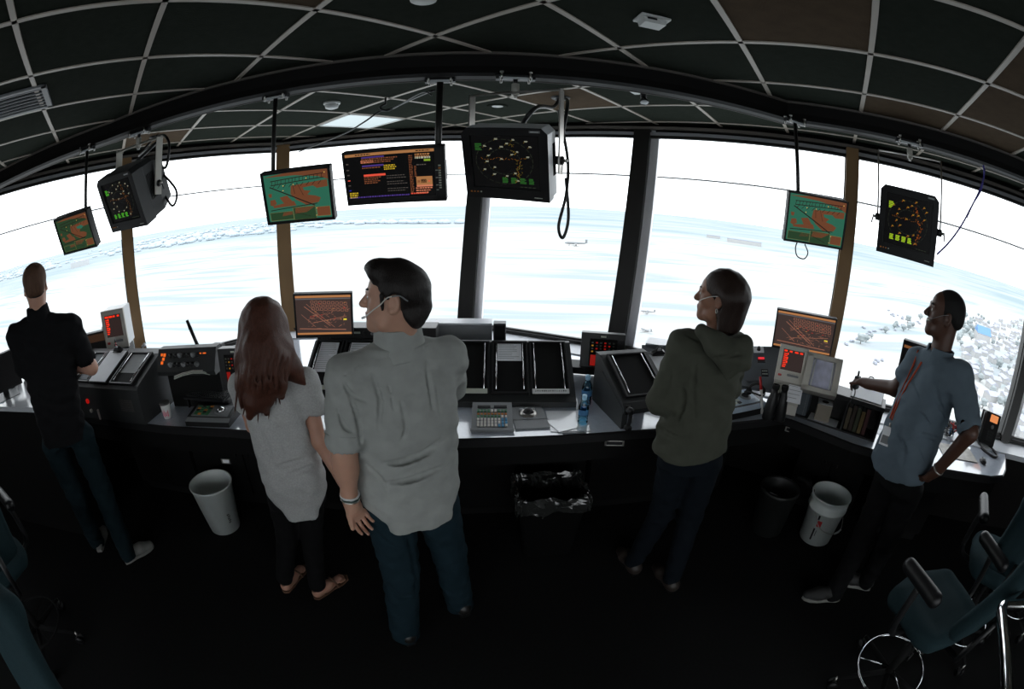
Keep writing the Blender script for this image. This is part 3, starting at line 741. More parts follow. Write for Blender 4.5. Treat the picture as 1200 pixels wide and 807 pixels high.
# ------------------------------------------------------------------ small things on the ceiling
def on_ceiling(px, py): return onz(px, py, CEIL)
def smoke_detector(px, py, label):
    p = on_ceiling(px, py); o = empty('smoke_detector', p); tag(o, label, 'smoke detector')
    mb = MB(); mb.lathe([(.065, 0), (.065, -.014), (.055, -.018)], M_white, 28); mb.build('base', None, o)
    mb = MB(); mb.lathe([(.052, -.018), (.054, -.026), (.048, -.045), (.030, -.052), (.001, -.053)], M_white, 28); mb.build('sensor_cap', None, o)
    return o
smoke_detector(389, 120, 'white round smoke detector on the ceiling beyond the beam, left of the lit panel')
smoke_detector(497, -11, 'white round smoke detector cut off by the top edge of the picture')
p = on_ceiling(764, 22); yaw = -GY
o = empty('occupancy_sensor', p, math.radians(8)); tag(o, 'small white rectangular sensor box on the near ceiling, right of centre', 'sensor')
mb = MB(); mb.box((-.065, -.05, -.012), (.065, .05, 0), M_white, .004); mb.build('base_plate', None, o)
mb = MB(); mb.prism([(-.05, -.012), (.05, -.012), (.045, -.035), (-.045, -.035)], .07, M_white, Matrix.Translation((0, -.035, 0))); mb.build('housing', None, o)
mb = MB(); mb.box((-.035, -.040, -.020), (.005, -.036, -.013), M_ink); mb.build('lens', None, o)
def cell_frame(cell): return grid_pt(*cell), grid_pt(cell[0]+1, cell[1]), grid_pt(cell[0]+1, cell[1]+1), grid_pt(cell[0], cell[1]+1)
q = cell_frame(light_cell); c = sum(q, V((0, 0, 0)))/4
o = empty('ceiling_light', c, GY); tag(o, 'square lit ceiling light panel among the dark tiles beyond the beam', 'ceiling light')
mb = MB(); a = SA/2-.014; b = SB/2-.014
for lo, hi in (((-a, -b, -.012), (a, -b+.02, 0)), ((-a, b-.02, -.012), (a, b, 0)), ((-a, -b, -.012), (-a+.02, b, 0)), ((a-.02, -b, -.012), (a, b, 0))): mb.box(lo, hi, M_white)
mb.build('frame', None, o)
mb = MB(); mb.box((-a+.02, -b+.02, -.006), (a-.02, b-.02, -.003), glow('ceiling panel', (.80, .95, 1.0), .85)); mb.build('diffuser', None, o)
p = on_ceiling(583, 124); o = empty('downlight', p); tag(o, 'small recessed round downlight in the ceiling beyond the beam, behind the middle radar display', 'downlight')
mb = MB(); mb.lathe([(.05, 0), (.085, 0), (.085, -.006), (.07, -.010), (.045, -.004), (.04, .02)], M_tile, 28, capb=False); mb.build('trim_ring', None, o)
mb = MB(); mb.lathe([(.001, -.007), (.045, -.006), (.045, -.002)], M_white, 24); mb.build('lens', None, o)
p = on_ceiling(754, 107); o = empty('spotlight', p); tag(o, 'small black spotlight on a white square plate, ceiling right of the middle', 'spotlight')
mb = MB(); mb.box((-.09, -.06, -.006), (.09, .06, 0), M_white, .002, Matrix.Rotation(GY, 4, 'Z')); mb.build('base_plate', None, o)
mb = MB(); mb.tube([(0, 0, -.005), (0, 0, -.05)], .022, M_blackp, 14); mb.tube([(0, -.0, -.05), (0, -.02, -.085)], [.020, .032], M_blackp, 14); mb.build('lamp_head', None, o)
mb = MB(); mb.tube([(0, -.019, -.084), (0, -.0205, -.088)], [.029, .025], M_alum, 14); mb.build('lens', None, o)
for px, py, r, lb in ((657, 114, .07, 'black round cable grommet in the brown ceiling tile above the middle radar display'), (182, 160, .06, 'black round cable grommet in the brown ceiling tile above the left radar display')):
    p = on_ceiling(px, py); o = empty('cable_grommet', p); tag(o, lb, 'grommet')
    mb = MB(); mb.lathe([(r*.5, .0), (r*.5, -.012), (r*.8, -.016), (r, -.008), (r, 0)], M_blackp, 28, capb=False, capt=False); mb.build('ring', None, o)
    mb = MB(); mb.lathe([(.001, -.004), (r*.5, -.004), (r*.5, -.002)], M_matte, 20); mb.build('brush', None, o)
# cable hook with a drooping black cable
p = on_ceiling(452, 113); o = empty('cable_hook', p); tag(o, 'black hook on the ceiling holding a drooping black cable by the wide display pole', 'hook')
mb = MB(); mb.tube([(0, 0, -.009), (0, 0, -.06)], .008, M_blackp, 8); mb.tube(curve([(0, 0, -.06), (-.02, -.02, -.075), (-.03, -.02, -.095), (0, 0, -.11), (.03, .01, -.10)], 6), .009, M_blackp, 8); mb.build('hook_bracket', None, o)
mb = MB(); mb.tube([v-p for v in curve([V((-.44, 2.46, 2.60)), V((-.50, 2.52, 2.60)), p+V((.06, 0, -.095)), p+V((0, 0, -.11)), p+V((-.05, .02, -.11)), atd(425, 144, 3.4), atd(400, 158, 3.7), atd(350, 178, 4.55)], 8)], .006, M_blackp, 8); mb.build('cable', None, o)
mb = MB(); mb.tube([v-p for v in curve([p+V((-.04, .0, -.09)), p+V((0.02, -.03, -.12)), p+V((.08, -.02, -.10)), V((-.52, 2.50, 2.60)), V((-.45, 2.45, 2.57))], 8)], .004, M_blackp, 8); mb.build('cable', None, o)
# air vent upper left
A_, B_ = onz(14, 118, CEIL), onz(46, 134, CEIL)
o = empty('air_vent', onz(6, 124, CEIL), GY+math.pi/2); tag(o, 'slatted air vent in the ceiling at the upper left edge', 'air vent')
mb = MB(); L, W = .30, .20
for lo, hi in (((-L, -W, -.014), (L, -W+.035, 0)), ((-L, W-.035, -.014), (L, W, 0)), ((-L, -W, -.014), (-L+.035, W, 0)), ((L-.035, -W, -.014), (L, W, 0))): mb.box(lo, hi, M_greyp, .003)
mb.build('frame', None, o)
mb = MB(); mb.box((-L+.03, -W+.03, -.003), (L-.03, W-.03, -.001), M_matte)
for k in range(6): mb.box((-L+.035, -W+.05+k*.055, -.012), (L-.035, -W+.058+k*.055, -.003), M_greyp, 0, Matrix.Identity(4))
mb.build('louver', None, o)
# ------------------------------------------------------------------ worktop and the cabinets under it
WT = .7806
FRONT = [V((-3.80, 1.80, 0)), V((-2.18, 1.93, 0)), V((-1.64, 2.01, 0)), V((-.30, 2.10, 0)), V((.67, 2.21, 0)), V((1.77, 2.31, 0)), V((2.08, 1.88, 0)), V((2.59, 1.43, 0)), V((3.04, 1.17, 0)), V((3.20, 1.13, 0)), V((3.32, 1.17, 0)), V((3.80, 1.45, 0))]
def face_pt(i, d, j, e):
    n1, n2 = nrm(FAC[i][1]), nrm(FAC[j][1]); det = n1.x*n2.y-n1.y*n2.x; return V(((d*n2.y-e*n1.y)/det, (n1.x*e-n2.x*d)/det, 0))
BACK = [face_pt(4, 3.42, 3, 3.62), face_pt(3, 3.62, 2, 4.02), face_pt(2, 4.02, 1, 4.24), V((-4.75, .95, 0))]
BACK[-1] = V((-3.86, 1.90, 0)); BACK.insert(3, V((-3.0, 2.94, 0)))
root = empty('worktop', (0, 2.2, .74)); tag(root, 'long grey laminate console worktop running bent along the windows', 'worktop')
off = V((0, -2.2, -.74))
mb = MB(); mb.poly_z([(p.x, p.y-2.2) for p in FRONT+BACK], 0, .04, M_top); mb.build('top', None, root)
mb = MB(); sweep(mb, [p+V((0, -2.2, 0)) for p in FRONT], [(-.012, -.01), (-.012, .034), (-.001, .042), (0.0, -.01)], M_blackp); mb.build('edge_band', None, root)
mb = MB(); sweep(mb, [p+V((0, -2.2, 0)) for p in FRONT], [(.012, -.016), (.012, -.006), (.02, -.006), (.02, -.016)], M_trimg); mb.build('edge_trim', None, root)
mb = MB(); sweep(mb, [p+V((0, -2.2, 0)) for p in FRONT], [(.03, -.15), (.03, -.001), (.05, -.001), (.05, -.15)], M_black); mb.build('apron', None, root)
IN = offset_path(FRONT, .28)
def path_at(P, x0, seg_i=None):
    for a, b in zip(P, P[1:]):
        if (a.x-x0)*(b.x-x0) <= 0 and a.x != b.x: return a.lerp(b, (x0-a.x)/(b.x-a.x))
    return P[-1]
cabs = [(-2.95, -2.25, 'black base cabinet under the left console, beside the man in black'), (-2.25, -1.32, 'black base cabinet behind the white bin on the left'),
        (-1.32, -.46, 'black base cabinet under the worktop before the couple in grey'), (-.46, .50, 'black base cabinet behind the bin with the plastic liner'), (.50, 1.55, 'black base cabinet under the worktop by the woman in olive'), (2.05, 2.43, 'black base cabinet behind the white bucket on the right'), (2.58, 2.98, 'black base cabinet at the right end of the worktop')]
for k, (x0, x1, lb) in enumerate(cabs):
    dp = .50 if x1 < 1.0 else .34; a, b = path_at(IN, x0+.012), path_at(IN, x1-.012); d = (b-a).normalized(); L = (b-a).length
    o = empty('base_cabinet', (a.x, a.y, 0), math.atan2(d.y, d.x)); tag(o, lb, 'cabinet', 'base cabinets under the worktop')
    mb = MB(); mb.box((0, .02, .08), (L, dp, .735), M_black, .003); mb.box((.01, .06, 0), (L-.01, dp-.02, .08), M_matte); mb.build('body', None, o)
    for j in range(2):
        mb = MB(); mb.box((L*j/2+.004, 0, .10), (L*(j+1)/2-.004, .02, .60), M_black, .004); dr = mb.build('door', None, o)
        mb = MB(); hx = L/2+(.05 if j else -.05); mb.tube([(hx, -.0, .44), (hx, -.022, .445), (hx, -.022, .555), (hx, 0, .56)], .005, M_dmull, 8); mb.build('handle', None, dr)
def card_holder(px, py, d, az, w, lb, slip=False):
    p = atd(px, py, d); o = empty('card_holder', p, -math.radians(az)); tag(o, lb, 'card holder', 'card holders on the worktop apron')
    mb = MB(); h = .016
    for lo, hi in (((-w, -.006, -h), (w, 0, -h+.006)), ((-w, -.006, h-.004), (w, 0, h)), ((-w, -.006, -h), (-w+.01, 0, h)), ((w-.01, -.006, -h), (w, 0, h))): mb.box(lo, hi, M_steel, .001)
    mb.build('frame', None, o)
    mb = MB(); mb.box((-w+.008, -.004, -h+.004), (w-.008, -.001, h-.003), M_ink if not slip else M_paper); mb.build('card', None, o)
card_holder(720, 519, 2.26, 5, .055, 'steel card holder on the worktop apron below the bottles')
card_holder(928, 504, 2.93, 40, .05, 'steel card holder on the apron at the bend of the worktop, under the binoculars')
card_holder(265, 540, 2.62, -8, .035, 'pale paper slip in a holder above the left white bin', True)

# high credenza at the far left, by the man in the black polo
CT = 1.05
o = empty('credenza', (-3.5, 1.4, 0)); tag(o, 'chest high pale topped cabinet at the far left edge, behind the man in black', 'cabinet')
cp = [(-4.30, 1.05), (-2.98, 1.38), (-3.02, 1.74), (-3.88, 1.76)]
mb = MB(); mb.poly_z([(x+3.5, y-1.4) for x, y in cp], CT-.035, CT, mat('pale grey laminate', (.52, .54, .57), .2, var=.06, spec=.6), .003); mb.build('top', None, o)
cq = [(-4.20, 1.12), (-3.02, 1.42), (-3.05, 1.71), (-3.84, 1.72)]
mb = MB(); mb.poly_z([(x+3.5, y-1.4) for x, y in cq], 0, CT-.035, M_black); mb.build('body', None, o)

# ------------------------------------------------------------------ consoles with flight strip bays
def bay(root, O, x0, x1, y0, z0, y1, z1, label=None, rails=True, name='strip_bay', rail_m=None):
    """a shallow tray on a sloping top: local x0..x1, from (y0,z0) at the front to (y1,z1) at the back"""
    L = math.hypot(y1-y0, z1-z0); a = math.atan2(z1-z0, y1-y0)
    T = Matrix.Translation(V((0, y0, z0))) @ Matrix.Rotation(a, 4, 'X')
    mb = MB(); e = .012
    for lo, hi in (((x0, 0, 0), (x0+e, L, .016)), ((x1-e, 0, 0), (x1, L, .016)), ((x0, 0, 0), (x1, e, .016)), ((x0, L-e, 0), (x1, L, .016))): mb.box(lo, hi, M_blackp, .002, T)
    mb.box((x0, 0, -.002), (x1, L, .003), M_matte, 0, T)
    b = mb.build(name, None, root)
    if rails:
        for x in (x0+.030, x1-.030):
            mb = MB(); mb.tube([T @ V((x, .03, .013)), T @ V((x, L-.015, .013))], .0038, rail_m or M_chrome, 8); mb.build('rail', None, b)
    if label is not None:
        mb = MB(); mb.box((x0+.008, -.004, .014), (x1-.008, .030, .019), M_lbl if label != 2 else M_white, .001, T)
        r = lcg(int(x0*1000)); x = x0+.025
        if label == 2:
            while x < x1-.03:
                h = r.uniform(.005, .010); mb.box((x, .010, .019), (x+r.uniform(.004, .010), .010+h, .0196), M_ink, 0, T); x += .013
        mb.build('label_strip', None, b)
    return T, L
def sheet(name, T, x0, x1, y0, y1, z, label, cat='paper', rows=12, group=None, m=None, seed=1, th=.0012, base=None):
    o = empty(name); M = base @ T @ Matrix.Translation(V(((x0+x1)/2, (y0+y1)/2, z))); place(o, M); tag(o, label, cat, group)
    w, h = (x1-x0)/2, (y1-y0)/2
    mb = MB(); mb.box((-w, -h, 0), (w, h, th), m or M_paper, 0)
    if rows:
        r = lcg(seed); g = mat('printed grey', (.30, .31, .33), .8)
        for k in range(rows):
            y = h*.9-k*2*h*.9/rows; mb.box((-w*.9, y-.003, th), (-w*.9+2*w*.9*r.uniform(.6, 1), y, th+.0003), g)
    mb.build('page', None, o); return o
def console(name, label, O, az, x0, x1, prof, m=None, cat='console', group=None):
    """prof: side outline (y,z) in the console's frame"""
    o = empty(name, O, -math.radians(az)); tag(o, label, cat, group)
    mb = MB(); n = len(prof)
    vs = [V((x, y, z)) for x in (x0, x1) for y, z in prof]
    fs = [list(range(n)), [n+k for k in range(n)][::-1]]+[(k, n+k, n+(k+1) % n, (k+1) % n) for k in range(n)]
    mb.add(vs, fs, m or M_console); mb.build('housing', None, o)
    return o, Matrix.Translation(O) @ Matrix.Rotation(-math.radians(az), 4, 'Z')
cg = 'strip bay consoles on the worktop'
PR = [(0, 0), (0, .035), (.04, .05), (.40, .285), (.44, .285), (.44, 0)]
O = V((.05, 2.50, WT))
sm, Mm = console('strip_console', 'black console with three empty strip bays, right of the man in the grey shirt', O, -2, -.50, .345, PR, group=cg)
bx = [(-.495, -.408, 1), (-.400, -.182, 1), (-.168, .060, None), (.072, .312, 2)]
for k, (a, b, l) in enumerate(bx):
    T, L = bay(sm, O, a, b, .055, .062, .395, .284, l)
    if k == 0: sheet('strip_sheet', T, a+.037, b-.037, .03, L-.016, .004, 'pale green printed strip sheet in the narrow bay beside the grey shirt', 'paper', 22, m=mat('green paper', (.55, .64, .52), .8, var=.05), base=Mm)
    if k == 2: sheet('strip_sheet', T, a+.037, b-.037, L*.62, L-.016, .004, 'white printed sheet in the top half of the middle strip bay', 'paper', 9, seed=3, base=Mm)
sn, Mn = console('strip_console', 'black console with strip bays holding papers, between the couple in grey', O, -2, -1.40, -.504, PR, group=cg)
for k, (a, b, l) in enumerate([(-1.38, -1.17, 1), (-1.155, -.945, 1), (-.93, -.72, 1)]):
    T, L = bay(sn, O, a, b, .055, .062, .395, .284, l)
    sheet('strip_sheet', T, a+.037, b-.037, L*(.25 if k else .35), L-.016, .004, ['white printed sheet in the strip bay beside the long dark hair', 'grey printed sheet in the strip bay by the left sleeve of the grey shirt', 'printed sheet in the strip bay hidden behind the grey shirt'][k], 'paper', 14, seed=5+k, base=Mn)
# radio panel behind the papers bay and grey riser
o = empty('radio_panel', Mn @ V((-1.40, .44, .10)), math.radians(2)); tag(o, 'black radio panel with knobs and red digits under the desk monitor', 'radio')
mb = MB(); mb.box((0, 0, -.10), (.86, .16, .265), M_blackp, .004); mb.build('housing', None, o)
for k, x in enumerate((.06, .12, .18, .24, .36, .42)):
    mb = MB(); mb.tube([(x, 0, .23), (x, -.022, .23)], [.013, .010], M_greyp if k % 2 else M_blackp, 14); mb.build('knob', None, o)
mb = MB(); t = MB(); r = lcg(3); rd = glow('led red', srgb(235, 30, 30), 1.0)
for x in (.50, .53, .56, .60): mb.box((x, -.003, .222), (x+.022, -.0005, .238), rd)
mb.build('digit', None, o); mb = MB(); mb.box((.10, -.003, .215), (.118, -.0005, .235), rd); mb.build('indicator_lamp', None, o); mb = MB(); mb.box((.28, -.004, .225), (.33, -.0005, .238), M_lbl); mb.build('label_plate', None, o)
o = empty('back_riser', Mn @ V((-1.1, .66, .012)), math.radians(2)); tag(o, 'plain grey sloping panel behind the radio panel, left of the grey collar', 'panel')
mb = MB(); mb.prism([(.0, 0), (.93, 0), (.93, .30), (.0, .30)], .03, M_greyp, Matrix.Rotation(-.25, 4, 'X'), .004); mb.build('board', None, o)
mb = MB(); mb.box((.0, .07, .295), (.93, .22, .31), M_ledge, .003); mb.build('cap_shelf', None, o)
# small console by the woman in olive
Os = onz(727.5, 502.5, WT); S1, MS = console('strip_console', 'small black console with one empty strip bay, left of the woman in olive', Os, -14, 0, .33, [(.30, 0), (.30, .235), (.0, .085), (-.012, .118), (.015, .150), (.36, .315), (.42, .315), (.42, 0)], group=cg)
mb = MB(); mb.prism([(0, 0), (.30, 0), (.30, .23), (0, .12)], .035, M_console, Matrix(((0, 1, 0, -.002), (1, 0, 0, 0), (0, 0, 1, 0), (0, 0, 0, 1)))); mb.build('side_panel', None, S1)
T, L = bay(S1, Os, .035, .295, .045, .162, .345, .312)
o = empty('handset', MS @ V((.02, -.01, .11)), math.radians(14)); tag(o, 'black handset hooked on the front of the small console', 'handset')
mb = MB(); mb.tube(curve([(0, -.03, .02), (.005, -.035, -.03), (.0, -.03, -.085)], 5), .011, M_blackp, 10); mb.tube([(0, -.015, .02), (0, -.05, .02)], .019, M_blackp, 14); mb.tube([(0, -.015, -.085), (0, -.045, -.085)], .019, M_blackp, 14); mb.build('body', None, o)
mb = MB(); mb.box((-.018, -.018, -.01), (.018, .0, .04), M_matte, .003); mb.build('cradle', None, o)
mb = MB(); mb.tube([(.028, -.012, -.07), (.028, -.012, 0)], .005, M_chrome, 8); mb.build('hook_switch', None, o)
# left console
Ol = onz(171, 497.6, WT); S2, ML = console('strip_console', 'dark console with papers in its strip bays, beside the man in the black polo', Ol, -5, -1.15, 0, [(0, 0), (0, .235), (.02, .255), (.33, .37), (.45, .37), (.45, 0)], group=cg)
for k, (a, b) in enumerate([(-.98, -.80), (-.77, -.575), (-.55, -.335), (-.31, -.06)]):
    T, L = bay(S2, Ol, a, b, .02, .258, .33, .370, None, rails=k != 2)
    if k == 1: sheet('strip_sheet', T, a+.037, b-.037, .03, L-.016, .004, 'dark printed sheet in the bay under the folded arm', 'paper', 14, m=mat('grey paper', (.16, .19, .21), .7, var=.05), base=ML)
    if k == 3: sheet('strip_sheet', T, a+.04, b-.04, L*.36, L-.016, .004, 'grey printed sheet in the rightmost bay of the left console', 'paper', 14, m=mat('mid paper', (.34, .36, .36), .7, var=.05), base=ML, seed=8)
    if k == 2: TC, LC = T, L
def clipboard(M, w, h, label, board=M_blackp, clip_m=M_blackp):
    o = empty('clipboard'); place(o, M); tag(o, label, 'clipboard', 'clipboards on the consoles')
    mb = MB(); mb.box((-w/2, -h/2, 0), (w/2, h/2, .004), board, .001); mb.build('board', None, o)
    mb = MB(); mb.box((-w/2+.006, -h/2+.006, .004), (w/2-.006, h/2-.025, .008), M_paper, .0005); mb.build('paper_stack', None, o)
    mb = MB(); y = h/2-.02
    mb.prism([(-.055, 0), (.055, 0), (.045, .014), (.02, .034), (-.02, .034), (-.045, .014)], .030, clip_m, Matrix.Translation((0, y-.018, .008)), .003)
    mb.tube([(-.05, y-.022, .010), (.05, y-.022, .010)], .006, clip_m, 10); mb.tube(curve([(-.018, y, .04), (-.014, y, .06), (.014, y, .06), (.018, y, .04)], 5), .004, clip_m, 8)
    mb.build('clip', None, o); return o
clipboard(ML @ TC @ Matrix.Translation((-.4425, LC/2+.005, .019)), .215, LC+.03, 'clipboard with blank white paper lying on the left console')
# front fittings of the left console
mb = MB(); mb.tube([(-.62, .0, .13), (-.62, -.010, .13)], .018, glow('lamp red', srgb(190, 20, 15), .6), 16); mb.build('indicator_button', None, S2)
mb = MB(); mb.tube([(-.60, .0, .06), (-.60, -.014, .06)], .014, M_beige, 14); mb.build('jack_socket', None, S2)
mb = MB(); mb.box((-.52, -.012, .0), (-.50, .0, .075), M_beige, .004); mb.build('latch', None, S2)
mb = MB()
for i in range(11):
    for j in range(7): mb.box((-.22+i*.013, -.001, .085+j*.012), (-.214+i*.013, .001, .091+j*.012), M_trimg)
mb.build('speaker_grille', None, S2)
# red pen on the left console clip
def stick(name, a, b, r, m, label, cat, tipm=None, tip=.2):
    o = empty(name, a); tag(o, label, cat); a, b = V(a), V(b); mb = MB(); mb.tube([V((0, 0, 0)), (b-a)*(1-tip)], r, m, 10); mb.build('shaft', None, o)
    mb = MB(); mb.tube([(b-a)*(1-tip), (b-a)], [r*1.05, r*.8], tipm or m, 10); mb.build('cap', None, o); return o
p = ML @ V((-.50, .36, .40)); stick('marker_pen', p, p+V((-.06, .04, .06)), .008, M_red, 'red and black marker leaning behind the left clipboard', 'pen', M_blackp, .5)

# ------------------------------------------------------------------ left end of the worktop
M = frame(atd(134, 386, 3.99), 150, -2, 0); o = empty('radar_terminal'); place(o, M); tag(o, 'beige terminal with red readout standing behind the left console', 'terminal')
def terminal(o, w, h, d, side, seed=2):
    mb = MB(); mb.box((-w/2, 0, -h/2), (w/2, .03, h/2), M_beige, .004); mb.build('front_panel', None, o)
    mb = MB(); mb.box((-w/2+.006, .03, -h/2+.01), (w/2-.006, d, h/2-.004), side, .006); mb.build('housing', None, o)
    mb = MB(); sw, sh = w*.72, h*.56; rd = glow('readout red', srgb(255, 52, 20), 1.0); r = lcg(seed)
    it = [(S_black, R4(0, 0, 1, 1)), (glow('readout haze', srgb(46, 34, 32)), R4(0, .0, 1, 1))]
    for k in range(4): it.append((rd, R4(.04+k*.25, .88, .04+k*.25+r.uniform(.12, .22), .96)))
    for k in range(8): it.append((rd, R4(.05, .76-k*.09, .05+r.uniform(.12, .22), .81-k*.09)))
    for k in range(3): it.append((rd, R4(.20, .74-k*.2, .26, .84-k*.2)))
    t = MB(); draw(t, sw, sh, it, 0); mb.v = [v+V((0, -.002, h*.10)) for v in t.v]; mb.f, mb.m, mb.ms, mb.sm = t.f, t.m, t.ms, t.sm; mb.build('screen', None, o)
    mb = MB(); e = .012
    for lo, hi in (((-sw/2-e, -.006, h*.10-sh/2-e), (-sw/2, .001, h*.10+sh/2+e)), ((sw/2, -.006, h*.10-sh/2-e), (sw/2+e, .001, h*.10+sh/2+e)), ((-sw/2, -.006, h*.10+sh/2), (sw/2, .001, h*.10+sh/2+e)), ((-sw/2, -.006, h*.10-sh/2-e), (sw/2, .001, h*.10-sh/2))): mb.box(lo, hi, M_beige, .002)
    mb.build('screen_frame', None, o)
    mb = MB(); mb.box((-w*.1, -.003, -h*.33), (w*.3, .001, -h*.27), M_greyp, .002)
    for k in range(5): mb.box((-w*.08, -.004, -h*.325+k*.006), (w*.28, -.002, -h*.322+k*.006), M_ink)
    mb.build('vent_grille', None, o)
    mb = MB(); mb.box((-w*.40, -.008, -h*.36), (-w*.28, .001, -h*.30), M_red, .003); mb.build('power_switch', None, o)
terminal(o, .235, .32, .22, M_alum)
mb = MB(); mb.tube([(-.14, .05, .03), (-.155, .04, -.04), (-.155, .05, -.07)], .007, M_beige, 8); mb.build('side_handle', None, o)
mb = MB(); mb.box((-.10, .04, -.40), (.10, .20, -.16), M_console, .01); mb.build('stand', None, o)
flat_display('desk_monitor', 'black monitor on the pale topped cabinet at the far left edge', atd(2, 437, 3.85), .36, .27, 108, -5, 0, [(S_black, R4(0, 0, 1, 1))], (0, 0, 0), pole=False)
o = bpy.data.objects['desk_monitor']
mb = MB(); mb.box((-.03, .07, -.19), (.03, .11, .02), M_blackp, .005); mb.box((-.13, -.04, -.205), (.13, .15, -.19), M_blackp, .005); mb.build('stand', None, o)
flat_display('desk_monitor', 'black monitor behind the left console, half hidden by the terminal', atd(103, 404, 4.1), .46, .18, 140, -8, 0, [(S_black, R4(0, 0, 1, 1)), (glow('dim brown', srgb(52, 34, 24)), R4(0, .55, 1, 1))], (0, 0, 0), pole=False)
o = bpy.data.objects['desk_monitor.001']; mb = MB(); mb.box((-.05, .06, -.30), (.05, .09, 0), M_blackp, .005); mb.build('stand', None, o)
# clear spray bottle, red bag and binders at far left
p = onz(15, 454, CT); o = empty('spray_bottle', p); tag(o, 'small clear bottle with a white pump and green label at far left', 'bottle')
M_clear = clear('clear plastic', (.80, .86, .88), 1.4)
mb = MB(); mb.lathe([(.028, 0), (.034, .01), (.034, .09), (.020, .12), (.012, .13)], M_clear, 20); mb.build('bottle', None, o)
mb = MB(); mb.lathe([(.0345, .02), (.0345, .05)], M_green, 20, capb=False, capt=False); mb.lathe([(.0343, .05), (.0343, .065)], M_orange, 20, capb=False, capt=False); mb.build('label_band', None, o)
mb = MB(); mb.lathe([(.014, .128), (.014, .15), (.008, .152), (.008, .165)], M_white, 16); mb.box((-.012, -.03, .160), (.012, .012, .175), M_white, .003); mb.build('pump', None, o)
p = onz(27, 447, CT); o = empty('gym_bag', p+V((.02, .08, 0))); tag(o, 'dark red rounded bag on the worktop left of the man in black', 'bag')
s = SDF((-.16, -.13, -.01), (.16, .13, .30), .008); s.ell((0, 0, .12), (.12, .085, .13), k=.02).cone((-.05, 0, .05), (.05, 0, .05), .06, .06, .03); s.cut((0, 0, 0), (0, 0, -1)); s.mesh('bag_body', mat('dark red cloth', (.10, .015, .015), .8, var=.2, vscale=40, bump=.3), o)
mb = MB(); mb.tube(curve([(-.07, 0, .21), (-.05, 0, .28), (.05, 0, .28), (.07, 0, .21)], 6), .008, M_white, 8); mb.build('strap', None, o)
for k in range(4):
    p = onz(-4+k*5, 452, CT)+V((0, .03, 0)); o = empty('ring_binder', p, math.radians(30)); tag(o, ['grey ring binder upright at the far left edge, outermost of the row', 'dark ring binder upright at the far left, second from the edge', 'grey ring binder upright at the far left, third from the edge', 'dark ring binder upright at the far left, nearest the red bag'][k], 'binder', 'ring binders at the left end')
    mb = MB(); mb.box((-.012, -.02, 0), (.012, .16, .13+.01*(k % 2)), M_beige if k % 2 == 0 else M_console, .002); mb.build('cover', None, o)
    mb = MB(); mb.box((-.009, -.0215, .05), (.009, -.0195, .10), M_paper); mb.build('spine_label', None, o)
# white paper tag sheet near edge
sheet('paper_sheet', Matrix.Identity(4), -.06, .06, -.07, .07, 0, 'pale blue sheet on the bright worktop at the far left edge', rows=6, base=Matrix.Translation(onz(3, 469, CT)) @ Matrix.Rotation(.5, 4, 'Z'), m=mat('blue paper', (.45, .62, .68), .8))
# ------------------------------------------------------------------ knob panel and keyboards between the left console and the long haired woman
a = atd(184, 432, 3.12); o = empty('knob_panel', (a.x, a.y, 0)); z0 = a.z
b = atd(252, 433, 2.86); d = V((b.x-a.x, b.y-a.y, 0)); Lk = d.length; o.rotation_euler = (0, 0, math.atan2(d.y, d.x)); o.location.z = z0-.05; tag(o, 'black panel with two rows of knobs and orange readouts, by the left console', 'control panel')
mb = MB(); PRk = [(0, 0), (-.01, .03), (.07, .16), (.14, .16), (.14, 0)]
vs = [V((x, y, z)) for x in (0, Lk) for y, z in PRk]; n = 5
mb.add(vs, [list(range(n)), [n+k for k in range(n)][::-1]]+[(k, n+k, n+(k+1) % n, (k+1) % n) for k in range(n)], M_console); mb.build('housing', None, o)
sl_ = V((0, .08, .13)).normalized(); nn = V((0, -.13, .08)).normalized()
for i in range(7):
    for j in range(2):
        c = V((.12+i*(Lk-.26)/6, -.01, .03))+sl_*(.045+.06*j); mb = MB(); mb.tube([c, c+nn*.008, c+nn*.008, c+nn*.026], [.017, .017, .012, .010], M_greyp if (i+j) % 3 == 0 else M_blackp, 12); mb.build('knob', None, o)
mb = MB(); og = glow('readout orange', srgb(240, 110, 40), .9)
for k, (x, y, w, h) in enumerate([(.025, .105, .018, .018), (.048, .10, .022, .022), (.040, .075, .022, .02), (.030, .05, .022, .02), (Lk-.13, .11, .018, .008), (Lk-.10, .11, .025, .008)]):
    if k == 4: mb.build('readout', None, o); mb = MB()
    c = V((x, -.01, .03))+sl_*y+nn*.001; mb.add([c, c+V((w, 0, 0)), c+V((w, 0, 0))+sl_*h, c+sl_*h], [(0, 1, 2, 3)], og)
mb.build('readout', None, o)
mb = MB(); mb.box((0.02, .09, -(z0-.05-WT)), (Lk-.02, .14, 0), M_matte); mb.build('plinth', None, o)
